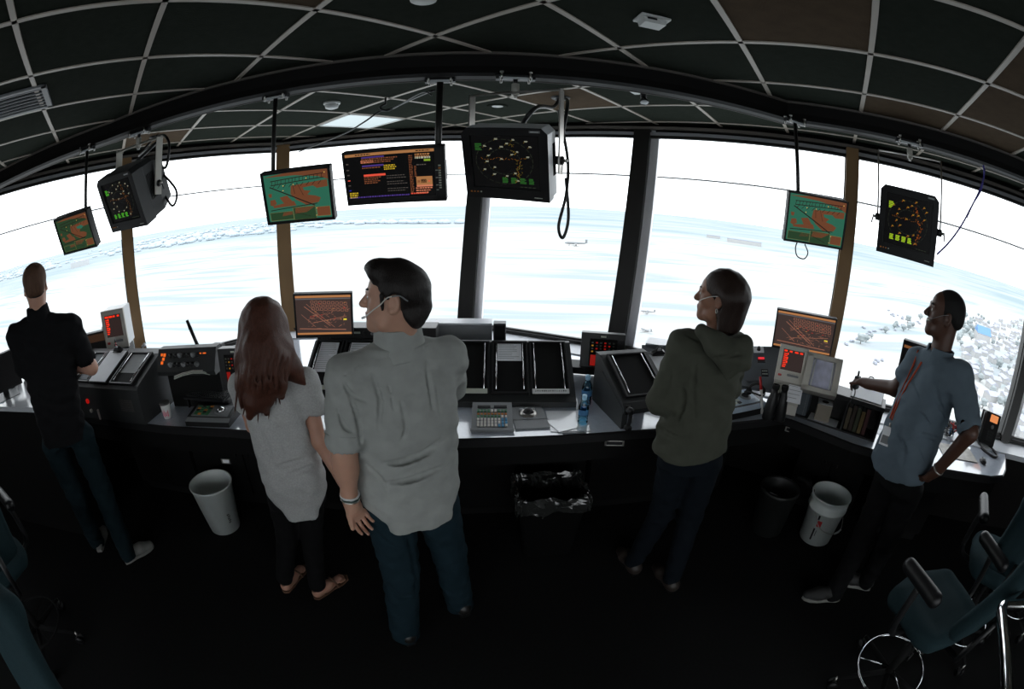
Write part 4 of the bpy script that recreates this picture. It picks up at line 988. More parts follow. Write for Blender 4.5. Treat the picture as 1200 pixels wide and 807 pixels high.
# loose wire bundle
mb = MB()
for k in range(3): mb.tube([atd(x, y+k*1.5, 2.9-k*.01) for x, y in ((204, 441), (214, 437), (226, 434), (238, 434), (246, 436))], .003, M_lbl if k else M_beige, 6)
tag(mb.build('wire_bundle'), 'pale wires looping below the knob panel', 'wires')
def keyboard(M, w, d, label):
    o = empty('keyboard'); place(o, M); tag(o, label, 'keyboard', 'black keyboards on the worktop'); mb = MB(); mb.prism([(-w/2, 0), (w/2, 0), (w/2, .018), (-w/2, .018)], d, M_blackp, Matrix.Rotation(math.radians(5), 4, 'X'), .003); mb.build('case', None, o)
    mb = MB(); T = Matrix.Rotation(math.radians(5), 4, 'X')
    nx, ny = int(w/.0205), 5
    for i in range(nx):
        for j in range(ny): mb.box((-w/2+.012+i*.0202, .016+j*(d-.03)/ny, .018), (-w/2+.028+i*.0202, .016+j*(d-.03)/ny+.018, .026), M_console, .002, T)
    mb.build('keys', None, o); return o
p = onz(238, 470, .86); keyboard(Matrix.Translation(p+V((0, .0, 0))) @ Matrix.Rotation(.02, 4, 'Z'), .36, .15, 'black keyboard on a shelf between the left console and the long haired woman')
o = empty('keyboard_shelf', V((p.x, p.y+.08, WT))); tag(o, 'black raised shelf carrying the keyboard by the left console', 'shelf'); mb = MB(); mb.box((-.20, -.05, .064), (.20, .06, .076), M_blackp, .003); mb.build('board', None, o)
for s in (-1, 1): mb = MB(); mb.box((s*.19-.006, -.04, 0), (s*.19+.006, .05, .065), M_blackp); mb.build('leg', None, o)
def control_box(M, w, d, h, label, lip, inset, keys):
    """low sloped box with a sunken keypad and trackball"""
    o = empty('trackball_unit'); place(o, M); tag(o, label, 'control unit', 'trackball units on the worktop'); mb = MB()
    vs = [V((x, y, z)) for x in (-w/2, w/2) for y, z in ((0, 0), (0, h*.7), (.035, h), (d, h*1.5), (d, 0))]; n = 5
    mb.add(vs, [list(range(n)), [n+k for k in range(n)][::-1], (0, n, n+1, 1), (3, n+3, n+4, 4), (4, n+4, n, 0)], M_blackp); mb.add([vs[1], vs[n+1], vs[n+2], vs[2]], [(0, 1, 2, 3)], lip); mb.add([vs[2], vs[n+2], vs[n+3], vs[3]], [(0, 1, 2, 3)], M_blackp); mb.build('case', None, o)
    a = math.atan2(h*.5, d-.035); T = Matrix.Translation((0, .035, h)) @ Matrix.Rotation(a, 4, 'X'); L = math.hypot(d-.035, h*.5)
    mb = MB(); mb.box((-w*.42, L*.08, 0), (w*.42, L*.75, .004), inset, .001, T); mb.build('deck', None, o)
    mb = MB()
    for i in range(4):
        for j in range(5): mb.box((-w*.36+i*w*.09, L*.13+j*L*.115, .004), (-w*.36+i*w*.09+w*.07, L*.13+j*L*.115+L*.085, .010), keys[(i*3+j) % len(keys)], .001, T)
    mb.build('keypad', None, o)
    mb = MB(); c = V((w*.20, L*.42, .004)); mb.lathe([(.046, 0), (.042, .006), (.030, .008), (.028, .004)], M_greyp, 24, T @ Matrix.Translation(c), capb=False, capt=False); mb.build('trackball_ring', None, o)
    mb = MB(); mb.lathe([(.028, 0), (.026, .010), (.018, .018), (.008, .023), (.001, .024)], M_chrome if keys[0] is M_green else M_blackp, 20, T @ Matrix.Translation(c)); mb.build('trackball', None, o)
    return o
a, b = onz(217, 500, WT), onz(268, 502, WT); control_box(Matrix.Translation((a+b)/2+V((0, .012, 0))) @ Matrix.Rotation(math.atan2(b.y-a.y, b.x-a.x), 4, 'Z'), (b-a).length, .22, .045, 'grey control box with green keys and trackball below the left keyboard', M_greyp, M_greyp, [M_green, M_green, M_ink, M_orange, M_green])
a, b = onz(850, 495, WT), onz(900, 484, WT); control_box(Matrix.Translation((a+b)/2+V((0, .012, 0))) @ Matrix.Rotation(math.atan2(b.y-a.y, b.x-a.x), 4, 'Z'), (b-a).length, .27, .06, 'black framed control box with pale blue keypad deck, right of the woman in olive', mat('pale blue panel', (.36, .45, .55), .4, var=.05), MATS['pale blue panel'], [M_ink, M_console, M_lbl, M_ink])
# paper cup
p = onz(197, 489, WT); o = empty('paper_cup', p); tag(o, 'white paper cup with pink print on the worktop, left of the keyboard', 'cup')
mb = MB(); mb.lathe([(.028, 0), (.038, .10)], M_white, 24); mb.build('cup_body', None, o)
mb = MB(); mb.lathe([(.0395, .098), (.041, .104), (.036, .112), (.030, .108), (.001, .108)], mat('cup lid', (.10, .09, .09), .4), 24, capb=False); mb.build('lid', None, o)
mb = MB(); pk = mat('pink print', (.70, .16, .24), .5, var=.2, vscale=60)
for k in range(5):
    a0 = -2.3+k*.40; pts = [(a0, .015+.01*(k % 2)), (a0+.30, .02), (a0+.28, .055+.012*(k % 3)), (a0+.05, .05)]
    mb.add([V(((.0285+.1*z)*math.cos(t), (.0285+.1*z)*math.sin(t), z)) for t, z in pts], [(0, 1, 2, 3)], pk)
mb.build('printed_pattern', None, o)
# black rod leaning by the sill and small things behind
stick('signal_lamp_rod', atd(234, 410, 3.3), atd(219, 375, 3.35), .014, M_blackp, 'black rod leaning up against the window, left of the long haired woman', 'rod', M_matte, .3)
o = empty('microphone', atd(165, 415, 3.7)); tag(o, 'small silver microphone on a stalk beside the beige terminal', 'microphone'); mb = MB(); mb.tube(curve([(0, 0, -.20), (0, 0, .0), (.02, 0, .04), (.05, 0, .065)], 5), .006, M_blackp, 8); mb.build('stalk', None, o); mb = MB(); mb.tube([(.04, 0, .06), (.075, -.0, .08)], [.011, .014], M_alum, 12); mb.build('head', None, o)
p = atd(256, 407, 3.55); o = empty('desk_camera', (p.x, p.y, p.z)); tag(o, 'small black device on the ledge left of the long haired woman', 'camera'); mb = MB(); mb.box((-.05, -.03, -.01), (.05, .03, .035), M_blackp, .008); mb.build('body', None, o); mb = MB(); mb.tube([(0, -.03, .012), (0, -.04, .012)], .012, M_ink, 12); mb.build('lens', None, o); mb = MB(); mb.box((-.02, -.02, WT-p.z), (.02, .02, -.01), M_blackp); mb.build('stem', None, o)
# indicator panels with LED rows
def led_panel(M, w, h, d, label, seed):
    o = empty('indicator_panel'); place(o, M); tag(o, label, 'control panel', 'indicator panels on the worktop'); mb = MB(); mb.box((-w/2, 0, -h/2), (w/2, d, h/2), M_blackp, .005); mb.build('housing', None, o)
    mb = MB(); mb.box((-w*.30, -.004, -h*.34), (w*.32, .001, h*.36), M_matte, .002); fr = mb.build('face_plate', None, o)
    mb = MB(); r = lcg(seed); ye = glow('led amber', srgb(180, 130, 40), .5); rr = glow('led deep red', srgb(165, 25, 18), .55); dm = mat('unlit lamp', (.05, .05, .04), .4)
    for i in range(6):
        for j in range(4):
            m = [dm, ye, dm, rr, dm, dm][(i*5+j*3+seed) % 6] if i != 3 else rr; x, z = -w*.26+i*w*.095, h*.02+j*h*.075; mb.box((x, -.006, z), (x+w*.045, -.004, z+h*.035), m)
    mb.box((-w*.27, -.006, -h*.32), (-w*.15, -.004, -h*.05), rr); mb.build('lamp', None, fr)
    mb = MB(); mb.box((-w*.06, -.002, h*.40), (w*.06, .001, h*.44), M_lbl); mb.build('label_plate', None, o); return o
o = led_panel(frame(atd(706, 414, 2.98), 190, 8, 0), .30, .27, .10, 'black panel with red and amber lamps below the black window post', 1); mb = MB(); mb.box((-.24, -.04, -.145), (.15, .24, -.10), M_black, .004); mb.build('dark_filler', None, o)  # dark filler added for the black gap beside the small console
o = led_panel(frame(atd(275, 433, 2.75), 170, 4, 0), .22, .26, .08, 'black panel with red and yellow lamps, half hidden by the long dark hair', 2); mb = MB(); mb.box((-.06, .02, -.24), (.06, .07, -.12), M_matte); mb.build('stand', None, o)
# speaker box on the sill
p = atd(585.5, 398, 3.02); o = empty('speaker_box', V((p.x, p.y, p.z-.03))); tag(o, 'small black upright speaker box standing behind the strip bays', 'speaker'); mb = MB(); mb.box((-.042, -.035, 0), (.042, .04, .15), M_blackp, .006); mb.build('cabinet', None, o); mb = MB(); mb.box((-.034, -.038, .01), (.034, -.034, .14), M_matte, .003); mb.build('grille', None, o); mb = MB(); mb.box((-.042, -.035, .150), (.042, .04, .154), M_greyp); mb.build('top_plate', None, o)
mb = MB(); mb.box((-.02, -.0, -(o.location.z-WT)), (.02, .03, 0), M_blackp); mb.build('stand', None, o)

# ------------------------------------------------------------------ front of the middle worktop
a, b = onz(552, 507, WT), onz(602, 507, WT); az = math.atan2(b.y-a.y, b.x-a.x); o = empty('keypad_unit'); place(o, Matrix.Translation((a+b)/2+V((0, .005, 0))) @ Matrix.Rotation(az, 4, 'Z')); tag(o, 'grey keypad with rows of green, white, orange and blue keys', 'keypad'); w = (b-a).length
T = Matrix.Rotation(math.radians(9), 4, 'X'); d = .27
mb = MB(); vs = [V((x, y, z)) for x in (-w/2, w/2) for y, z in ((0, 0), (0, .012), (d, .012+d*math.tan(math.radians(9))), (d, 0))]; mb.add(vs, [(0, 1, 2, 3), (7, 6, 5, 4), (0, 4, 5, 1), (1, 5, 6, 2), (2, 6, 7, 3), (3, 7, 4, 0)], M_greyp); mb.box((-w/2-.004, -.004, .008), (w/2+.004, .016, .020), M_greyp, .003, T); mb.build('case', None, o)
mw = mat('white key', (.62, .60, .56), .45); mbk = mat('blue key', (.06, .28, .50), .4); rows = [[mw]*6+[mw, mbk, mw][:0]+[mbk, mbk, mw], [mw]*6+[mw, mbk, mbk], [mw]*7+[mbk, mbk], [M_green]*7+[mw, mw], [M_orange]*9, [M_green]*4+[mw, mw]+[M_green]*3]
for j, row in enumerate(rows):
    for i, m in enumerate(row):
        x = -w/2+.030+i*(w-.055)/9; y = .032+j*.028; h = .008; mb = MB()
        mb.box((x, y, .012), (x+(w-.06)/9-.006, y+(.022 if j != 4 else .012), .012+h), m, .002, T); mb.build('key', None, o)
mb = MB(); mb.box((-w/2+.03, .215, .012), (-.01, .235, .018), M_ink, .001, T); mb.box((.01, .215, .012), (w/2-.03, .235, .018), M_ink, .001, T); mb.build('display_strip', None, o)
a, b = onz(604, 505, WT), onz(645, 503, WT); az = math.atan2(b.y-a.y, b.x-a.x); o = empty('trackball_controller'); place(o, Matrix.Translation((a+b)/2+V((0, .01, 0))) @ Matrix.Rotation(az, 4, 'Z')); w = (b-a).length; tag(o, 'flat grey panel with a black trackball beside the coloured keypad', 'trackball')
mb = MB(); mb.box((-w/2, 0, 0), (w/2, .10, .010), M_greyp, .002); mb.box((-w/2, .103, 0), (w/2, .27, .014), M_greyp, .002); mb.build('case', None, o)
mb = MB(); c = V((.0, .17, .014)); mb.lathe([(.052, 0), (.046, .010), (.034, .014), (.032, .006)], M_steel, 28, Matrix.Translation(c), capb=False, capt=False); mb.build('ring', None, o)
mb = MB(); mb.lathe([(.031, 0), (.030, .014), (.022, .026), (.010, .033), (.001, .034)], M_blackp, 24, Matrix.Translation(c)); mb.build('trackball', None, o)
for k in range(3):
    mb = MB(); mb.lathe([(.012, 0), (.011, .010), (.001, .012)], M_alum, 12, Matrix.Translation(c+V(((k-1)*.035, .052-.006*abs(k-1), 0)))); mb.build('button', None, o)
base = Matrix.Translation(onz(664, 494, WT)) @ Matrix.Rotation(.05, 4, 'Z')
sheet('paper_sheet', Matrix.Identity(4), -.105, .115, -.12, .14, .001, 'bright white papers under a clear sheet, in front of the water bottles', rows=0, base=base, m=mat('bright paper', (.80, .82, .85), .25, coat=.6), th=.002)
sheet('paper_sheet', Matrix.Rotation(.4, 4, 'Z'), -.07, .08, -.06, .09, .003, 'tilted loose sheet on top of the bright papers by the trackball', rows=0, m=MATS['bright paper'], base=base @ Matrix.Translation((-.02, -.05, .003)))
sheet('card_strip', Matrix.Rotation(-.02, 4, 'Z'), -.06, .06, -.012, .012, .004, 'narrow grey card lying at the front edge below the bottles', rows=1, base=Matrix.Translation(onz(672, 507, WT)) @ Matrix.Rotation(.05, 4, 'Z'), m=M_greyp)
M_water = clear('bottle plastic', (.42, .72, .86), 1.45, .9)
def bottle(p, s, label):
    o = empty('water_bottle', p); tag(o, label, 'bottle', 'blue water bottles by the strip console')
    mb = MB(); mb.lathe([(.026, 0), (.032, .006), (.033, .02), (.030, .03), (.033, .04), (.030, .05), (.033, .06), (.033, .115), (.028, .135), (.015, .165), (.0125, .172), (.0125, .180)], M_water, 24)
    mb.v = [v*s for v in mb.v]; mb.build('bottle_body', None, o)
    mb = MB(); mb.lathe([(.0335, .068), (.0335, .105)], mat('bottle label', (.05, .16, .32), .4, var=.4, vscale=60), 24, capb=False, capt=False); mb.v = [v*s for v in mb.v]; mb.build('label_wrap', None, o)
    mb = MB(); mb.lathe([(.0155, .176), (.016, .180), (.016, .196), (.014, .199), (.001, .1995)], mat('bottle cap', (.35, .60, .80), .4), 20); mb.lathe([(.0165, .170), (.0165, .174)], MATS['bottle cap'], 16); mb.v = [v*s for v in mb.v]; mb.build('cap', None, o); return o
bottle(onz(682.5, 496, WT), .88, 'front water bottle on the worktop, lower of the two blue bottles')
bottle(onz(686.5, 474, WT), .98, 'rear water bottle by the small console, higher of the two in view')

# ------------------------------------------------------------------ desk monitors
o_, M_ = flat_display('desk_monitor', 'desk monitor with brown stand chart, between the couple and the window', (-1.229, 2.571+.16, 1.275), .40, .305, 165, -6, -2.5, chart_items(21, srgb(62, 50, 47), srgb(150, 100, 82)), (0, 0, 0), bezel=.012, pole=False, btm=.02)
mb = MB(); mb.box((-.03, .06, -.192), (.03, .10, .05), M_blackp, .005); mb.build('stand', None, o_)
o_, M_ = flat_display('desk_monitor', 'desk monitor with brown chart by the brown post, right of the woman in olive', (1.935, 2.497, 1.292), .444, .272, 212, -5, .5, chart_items(22, srgb(50, 30, 18), srgb(150, 95, 52)), (0, 0, 0), bezel=.010, pole=False, btm=.014)
mb = MB(); mb.box((-.03, .06, -.42), (.03, .10, .02), M_blackp, .005); mb.build('stand', None, o_)
o_, M_ = flat_display('desk_monitor', 'dark desk monitor half hidden behind the man with the red lanyard', (2.40, 1.72, 1.32), .34, .27, 236, -5, 0, [(S_black, R4(0, 0, 1, 1)), (glow('dim bar', srgb(120, 76, 44)), R4(0, .86, .9, .93)), (glow('dim red dot', srgb(150, 90, 60)), R4(.07, .10, .12, .14)), (MATS['lit_dim red dot'], R4(.10, .60, .22, .63)), (MATS['lit_dim red dot'], R4(.10, .40, .18, .43))], (0, 0, 0), bezel=.012, pole=False)
mb = MB(); mb.box((-.03, .06, -.52), (.03, .10, .02), M_blackp, .005); mb.build('stand', None, o_)
# ------------------------------------------------------------------ right side: riser board, terminal, strip housing, cubby
tl, tr, bl, br_ = atd(752, 404, 3.12), atd(917, 406, 3.20), atd(752, 432, 2.92), atd(910, 458, 2.98)
o = empty('riser_board', (tl+tr+bl+br_)/4); tag(o, 'blue grey sloping board behind the woman in olive with knob and red switch', 'panel'); c = o.location.copy()
mb = MB(); n = (tr-tl).cross(bl-tl).normalized(); n = n if n.y > 0 else -n
q = [tl, tr, br_, bl]; mb.add([x-c for x in q]+[x-c+n*.03 for x in q], [(0, 1, 2, 3), (7, 6, 5, 4), (0, 4, 5, 1), (1, 5, 6, 2), (2, 6, 7, 3), (3, 7, 4, 0)], mat('blue grey panel', (.115, .13, .145), .5, var=.06)); mb.build('board', None, o)
def on_board(px, py):
    d = ray(px, py); e = V((0, 0, EYE)); t = (tl-e).dot(n)/d.dot(n); return e+d*t-c
u = (tr-tl).normalized(); v = (tl-bl).normalized(); v = (v-u*v.dot(u)).normalized()
def plate(px, py, w, h, th, m, name):
    p = on_board(px, py); mb = MB(); K = Matrix((u, -n*-1, v)).transposed().to_4x4(); K.translation = p; mb.box((-w/2, -th, -h/2), (w/2, .0, h/2), m, .001, K); return mb.build(name, None, o), K
a_, K = plate(889, 410, .075, .055, .004, M_alum, 'knob_plate'); mb = MB(); mb.tube([K @ V((0, -.004, 0)), K @ V((0, -.03, 0))], [.014, .010], M_blackp, 12); mb.build('knob', None, a_)
a_, K = plate(892, 422, .055, .045, .008, M_blackp, 'switch_box'); mb = MB(); mb.box((-.022, -.013, .0), (.022, -.008, .018), glow('switch red', srgb(220, 50, 60), .9), .001, K); mb.build('switch', None, a_)
a_, K = plate(896, 437, .05, .06, .006, M_blackp, 'button_block'); mb = MB()
for k in range(2):
    for i in range(4): mb.box((-.018+i*.010, -.008, .010-k*.026), (-.011+i*.010, -.006, .015-k*.026), M_lbl, 0, K)
mb.build('button_row', None, a_)
lo = atd(757, 401, 3.2); o = empty('ledge_shelf', lo); tag(o, 'pale narrow shelf along the window behind the woman in olive', 'shelf'); b = atd(905, 401, 3.22); d = b-lo; mb = MB(); mb.box((0, -.02, -.02), (d.length, .16, 0), M_ledge, .003, Matrix.Rotation(math.atan2(d.y, d.x), 4, 'Z')); mb.build('board', None, o)
mb = MB(); mb.box((.02, .10, WT-lo.z), (d.length-.02, .14, -.02), M_greyp, 0, Matrix.Rotation(math.atan2(d.y, d.x), 4, 'Z')); mb.build('support', None, o)
p = atd(779, 431, 2.80); clipboard(Matrix.Translation(p) @ Matrix.Rotation(math.radians(10), 4, 'Z') @ Matrix.Rotation(math.radians(24), 4, 'X'), .24, .30, 'clipboard with white paper propped behind the small console')
M = frame(atd(928, 427, 2.95), 216, 14, 0); o = empty('radar_terminal'); place(o, M); tag(o, 'beige terminal with red readout under the right desk monitor', 'terminal'); terminal(o, .205, .235, .11, M_beige, 4)
mb = MB(); mb.prism([(-.10, 0), (.10, 0), (.10, .12), (-.10, .12)], .01, M_beige, Matrix.Translation((0, -.02, -.25)) @ Matrix.Rotation(-.35, 4, 'X')); mb.box((-.10, .02, -.32), (.10, .10, -.10), M_beige, .004); mb.build('base', None, o)
M = frame(atd(964, 438, 2.90), 219, 30, 0); o = empty('strip_housing'); place(o, M); tag(o, 'beige strip bay housing with wrapped strips, under the brown post', 'console')
mb = MB(); w, h = .25, .24
for lo_, hi_ in (((-w/2, 0, -h/2), (-w/2+.045, .12, h/2)), ((w/2-.045, 0, -h/2), (w/2, .12, h/2)), ((-w/2, 0, h/2-.03), (w/2, .12, h/2)), ((-w/2, 0, -h/2), (w/2, .12, -h/2+.03)), ((-w/2, .05, -h/2), (w/2, .12, h/2))): mb.box(lo_, hi_, M_beige, .003)
mb.build('housing', None, o)
mb = MB(); mb.box((-.08, .030, -.09), (.08, .049, .09), mat('plastic film', (.55, .56, .70), .18, var=.35, vscale=22, bump=.8, bscale=35)); mb.build('strip_stack', None, o)
for s in (-1, 1): mb = MB(); mb.tube([(s*.066, .022, -.09), (s*.066, .022, .09)], .006, M_alum, 10); mb.build('rail', None, o)
# cubby at the edge
a, b = onz(921, 487, WT), onz(1026, 521, WT); a, b = V((a.x+.02, a.y+.03, WT)), V((b.x+.01, b.y+.03, WT)); d = (b-a); Lc = d.length; o = empty('cubby_shelf', a, math.atan2(d.y, d.x)); tag(o, 'low black open cubby at the bend of the worktop, holding boxes and books', 'shelf'); MC = Matrix.Translation(a) @ Matrix.Rotation(math.atan2(d.y, d.x), 4, 'Z')
Hc, Dc = .235, .185
mb = MB(); mb.box((0, 0, 0), (Lc, Dc, .012), M_blackp); mb.build('bottom_panel', None, o)
mb = MB(); mb.box((-.005, -.005, Hc-.03), (Lc+.005, Dc, Hc), M_blackp, .003); mb.build('top_panel', None, o)
mb = MB(); mb.box((0, Dc-.012, .012), (Lc, Dc, Hc-.03), M_blackp); mb.build('back_panel', None, o)
for x in (0, Lc*.60, Lc-.014): mb = MB(); mb.box((x, 0, .012), (x+.014, Dc-.012, Hc-.03), M_blackp); mb.build('divider', None, o)
def put(name, x, y, z, label, cat, rz=0): q = empty(name); place(q, MC @ Matrix.Translation((x, y, z)) @ Matrix.Rotation(rz, 4, 'Z')); return tag(q, label, cat)
q = put('file_box', .10, .03, .0125, 'slate blue box standing in the cubby, left of the tissue box', 'box'); mb = MB(); mb.box((-.055, 0, 0), (.035, .13, .165), mat('slate card', (.07, .085, .10), .6, var=.1), .002); mb.build('box_body', None, q); mb = MB(); mb.box((.012, -.002, 0), (.0145, .0, .165), M_greyp); mb.build('seam', None, q)
q = put('tissue_box', .25, .085, .0125, 'beige cube box with a round hole in top, in the cubby', 'box', .15); mb = MB(); mb.box((-.055, -.055, 0), (.055, .055, .115), mat('tan card', (.24, .21, .17), .7, var=.08), .003); mb.build('box_body', None, q)
mb = MB(); mb.box((-.055, -.055, .115), (.055, .055, .117), M_paper); mb.lathe([(.001, .1175), (.026, .1175), (.026, .116)], M_ink, 20); mb.build('top_panel', None, q)
sheet('paper_sheet', Matrix.Identity(4), -.11, .11, -.07, .06, .001, 'white sheets lying in the cubby below the tissue box', rows=0, base=MC @ Matrix.Translation((.27, .075, .0105)), th=.0015)
for k in range(5):
    q = put('book', Lc*.60+.035+k*.034, .03, .0125, ['thin tan book standing in the right half of the cubby, leftmost of five', 'dark brown book in the right half of the cubby, second of five', 'dull green book in the right half of the cubby, middle of five', 'ochre book in the right half of the cubby, fourth of five', 'dark red book in the right half of the cubby, rightmost of five'][k], 'book'); q['group'] = 'books in the cubby'
    m = [mat('tan cover', (.10, .075, .045), .6), mat('brown cover', (.035, .022, .015), .6), mat('green cover', (.04, .045, .022), .6), mat('ochre cover', (.12, .08, .025), .6), mat('maroon cover', (.06, .015, .015), .6)][k]; h = .15+.012*(k*2 % 3)
    mb = MB(); mb.box((-.014, 0, 0), (.014, .004, h), m); mb.box((-.014, 0, 0), (-.012, .13, h), m); mb.box((.012, 0, 0), (.014, .13, h), m); mb.build('cover', None, q); mb = MB(); mb.box((-.012, .004, .003), (.012, .127, h-.003), M_paper); mb.build('pages', None, q)
p = MC @ V((Lc*.79, .13, Hc+.025)); clipboard(Matrix.Translation(p) @ Matrix.Rotation(math.atan2(d.y, d.x), 4, 'Z') @ Matrix.Rotation(math.radians(9), 4, 'X'), .24, .26, 'clipboard with white paper on the cubby, under the outstretched hand')
# binoculars
q = empty('binoculars', onz(906, 491, WT), math.radians(-20)); tag(q, 'black binoculars standing upright on the worktop by the beige terminal', 'binoculars')
for s in (-1, 1):
    mb = MB(); x = s*.043; mb.lathe([(.038, 0), (.040, .008), (.039, .07), (.035, .12), (.030, .145), (.023, .175), (.021, .205)], M_blackp, 20, Matrix.Translation((x, 0, 0)) @ Matrix.Rotation(math.radians(-s*3), 4, 'Y')); bl_ = mb.build('barrel', None, q)
    mb = MB(); mb.lathe([(.023, .203), (.025, .207), (.025, .232), (.017, .234), (.016, .226)], M_matte, 18, Matrix.Translation((x, 0, 0)) @ Matrix.Rotation(math.radians(-s*3), 4, 'Y'), capb=False); mb.build('eyecup', None, bl_)
mb = MB(); mb.tube([(0, 0, .09), (0, 0, .18)], .012, M_blackp, 12); mb.box((-.035, -.008, .11), (.035, .008, .13), M_blackp); mb.build('hinge', None, q)
stick('marker_pen', onz(893, 485, WT+.005), atd(891, 441, 2.93), .010, M_white, 'red and white stick marker standing by the binoculars', 'pen', M_red, .35)
q = empty('headset', onz(884, 462, .88)); tag(q, 'black headset with a looped cord lying under the button board', 'headset'); mb = MB(); mb.tube([V((.075*math.cos(t), .055*math.sin(t), .02+.012*math.sin(2*t))) for t in [k*2*math.pi/24 for k in range(24)]], .006, M_blackp, 8, closed=True); mb.build('cord', None, q); mb = MB(); mb.tube(curve([(-.05, .02, .02), (-.03, .01, .06), (.02, 0, .075), (.06, -.02, .04)], 6), .009, M_blackp, 8); mb.build('headband', None, q)
for x in (-.05, .06): mb = MB(); mb.ell = None; mb.tube([(x-.008, 0, .025), (x+.012, 0, .025)], [.026, .022], M_matte, 14); mb.build('ear_pad', None, q)
# papers left of the beige terminal
sheet('card_strip', Matrix.Identity(4), -.05, .05, -.06, .06, 0, 'white printed cards leaning between binoculars and terminal', rows=4, base=frame(atd(931, 462, 2.86), 215, 45, 0) @ Matrix.Rotation(math.pi/2, 4, 'X'), th=.004)
sheet('photo_print', Matrix.Identity(4), -.08, .07, -.09, .06, 0, 'pale printed photo sheet lying right of the binoculars', rows=5, base=Matrix.Translation(onz(922, 483, WT)) @ Matrix.Rotation(-.8, 4, 'Z'), m=mat('photo grey', (.42, .42, .44), .5, var=.5, vscale=25))
# ------------------------------------------------------------------ far right end of the worktop
p = onz(1155, 527, WT); M = Matrix.Translation(p+V((.04, .06, 0))) @ Matrix.Rotation(math.radians(-58), 4, 'Z'); o = empty('desk_phone'); place(o, M); tag(o, 'black desk phone with lit orange display at the right end of the worktop', 'phone')
T = Matrix.Translation((0, 0, .02)) @ Matrix.Rotation(math.radians(62), 4, 'X')
mb = MB(); mb.box((-.10, 0, -.03), (.10, .24, 0), M_blackp, .006, T); mb.box((-.09, .02, 0), (.09, .17, .03), M_blackp, .006); mb.build('base', None, o)
mb = MB(); mb.box((-.005, .17, .0), (.075, .225, .002), glow('phone orange', srgb(225, 140, 85), 1.0), 0, T); mb.build('display', None, o)
mb = MB()
for i in range(3):
    for j in range(4): mb.box((.005+i*.022, .03+j*.020, 0), (.021+i*.022, .044+j*.020, .004), M_console, .001, T)
mb.build('keypad', None, o)
mb = MB(); mb.lathe([(.016, 0), (.015, .005), (.001, .006)], M_greyp, 16, T @ Matrix.Translation((.037, .135, 0))); mb.build('dial_button', None, o)
mb = MB(); pts = [T @ V(x) for x in ((-.07, .02, .012), (-.07, .05, .035), (-.07, .12, .042), (-.07, .19, .035), (-.07, .22, .012))]; mb.tube(curve(pts, 5), .016, M_blackp, 10); mb.build('handset', None, o)
mb = MB(); cc = [V((-.07, -.0, .03)), V((-.03, -.06, .008)), V((.04, -.13, .008)), (V((.11, -.16, .008))), V((.15, -.11, .008)), V((.12, -.04, .01)), V((.06, .02, .01))]; mb.tube(curve(cc, 8), .010, M_blackp, 8); mb.build('cord', None, o)
p = onz(1152, 540, WT+.01); o = empty('computer_mouse', p, -.6); tag(o, 'small black mouse with silver top beside the phone cord', 'mouse'); s = SDF((-.06, -.05, -.02), (.06, .06, .04), .004); s.ell((0, 0, 0), (.030, .045, .022)); s.cut((0, 0, -.008), (0, 0, -1)); s.mesh('mouse_body', M_blackp, o); mb = MB(); mb.lathe([(.010, .021), (.008, .025), (.001, .026)], M_alum, 12); mb.build('scroll_wheel', None, o)
a = onz(1128, 537, WT); sheet('chart_sheet', Matrix.Identity(4), -.17, .17, -.11, .11, .002, 'coloured map chart on the worktop behind the man with the lanyard', rows=0, base=Matrix.Translation(a+V((.02, .08, 0))) @ Matrix.Rotation(-.55, 4, 'Z'), m=mat('map print', (.42, .40, .36), .5, var=.6, vscale=18), th=.003)
sheet('paper_sheet', Matrix.Identity(4), -.10, .10, -.13, .13, .001, 'white sheet at the worktop edge behind the lanyard', rows=3, base=Matrix.Translation(onz(1030, 507, WT)+V((.1, .06, 0))) @ Matrix.Rotation(-.7, 4, 'Z'))
sheet('paper_sheet', Matrix.Identity(4), -.13, .13, -.17, .17, .0, 'white sheet by the phone, lit by the window', rows=0, base=Matrix.Translation(onz(1175, 515, WT)+V((-.15, .05, 0.001))) @ Matrix.Rotation(-.55, 4, 'Z'), m=MATS['bright paper'])
o = empty('cable_coil', onz(1113, 515, WT)+V((.03, .05, 0))); tag(o, 'tangle of dark wires on the worktop behind the bent elbow', 'cable'); mb = MB(); r = lcg(4)
for k in range(5): mb.tube(curve([V((r.uniform(-.06, .06), r.uniform(-.06, .06), .012+r.uniform(0, .10))) for _ in range(7)], 5), .006, [M_blackp, M_red, M_greyp, M_blackp, M_blue][k], 6)
mb.build('wires', None, o)
# ------------------------------------------------------------------ people
def skin(name, col):
    m = mat(name, col, .48, var=.10, vscale=35, bump=.12, bscale=260, spec=.4)
    b = m.node_tree.nodes['Principled BSDF']; b.inputs['Subsurface Weight'].default_value = .08; b.inputs['Subsurface Radius'].default_value = (.012, .004, .002); return m
def hairmat(name, col, rough=.5): return mat(name, col, rough, var=.55, vscale=55, bump=.7, bscale=140, stretch=(3, 3, .22), spec=.28)
def cloth(name, col, **k): return mat(name, col, k.pop('rough', .88), var=k.pop('var', .12), vscale=k.pop('vscale', 60), bump=k.pop('bump', .35), bscale=k.pop('bscale', 420), spec=.1, sheen=k.pop('sheen', 0), **k)
def hit(s, px, py, t0=.9, t1=4.5):
    """first point of the modelled surface on the line through a place in the picture"""
    d = ray(px, py); e = V((0, 0, EYE)); t = t0
    while t < t1:
        p = e+d*t; i = [int(round((p[k]-s.lo[k])/s.res)) for k in range(3)]
        if all(0 <= i[k] < s.n[k] for k in range(3)) and s.f[i[0], i[1], i[2]] < 0: return p
        t += s.res*.4
    return None
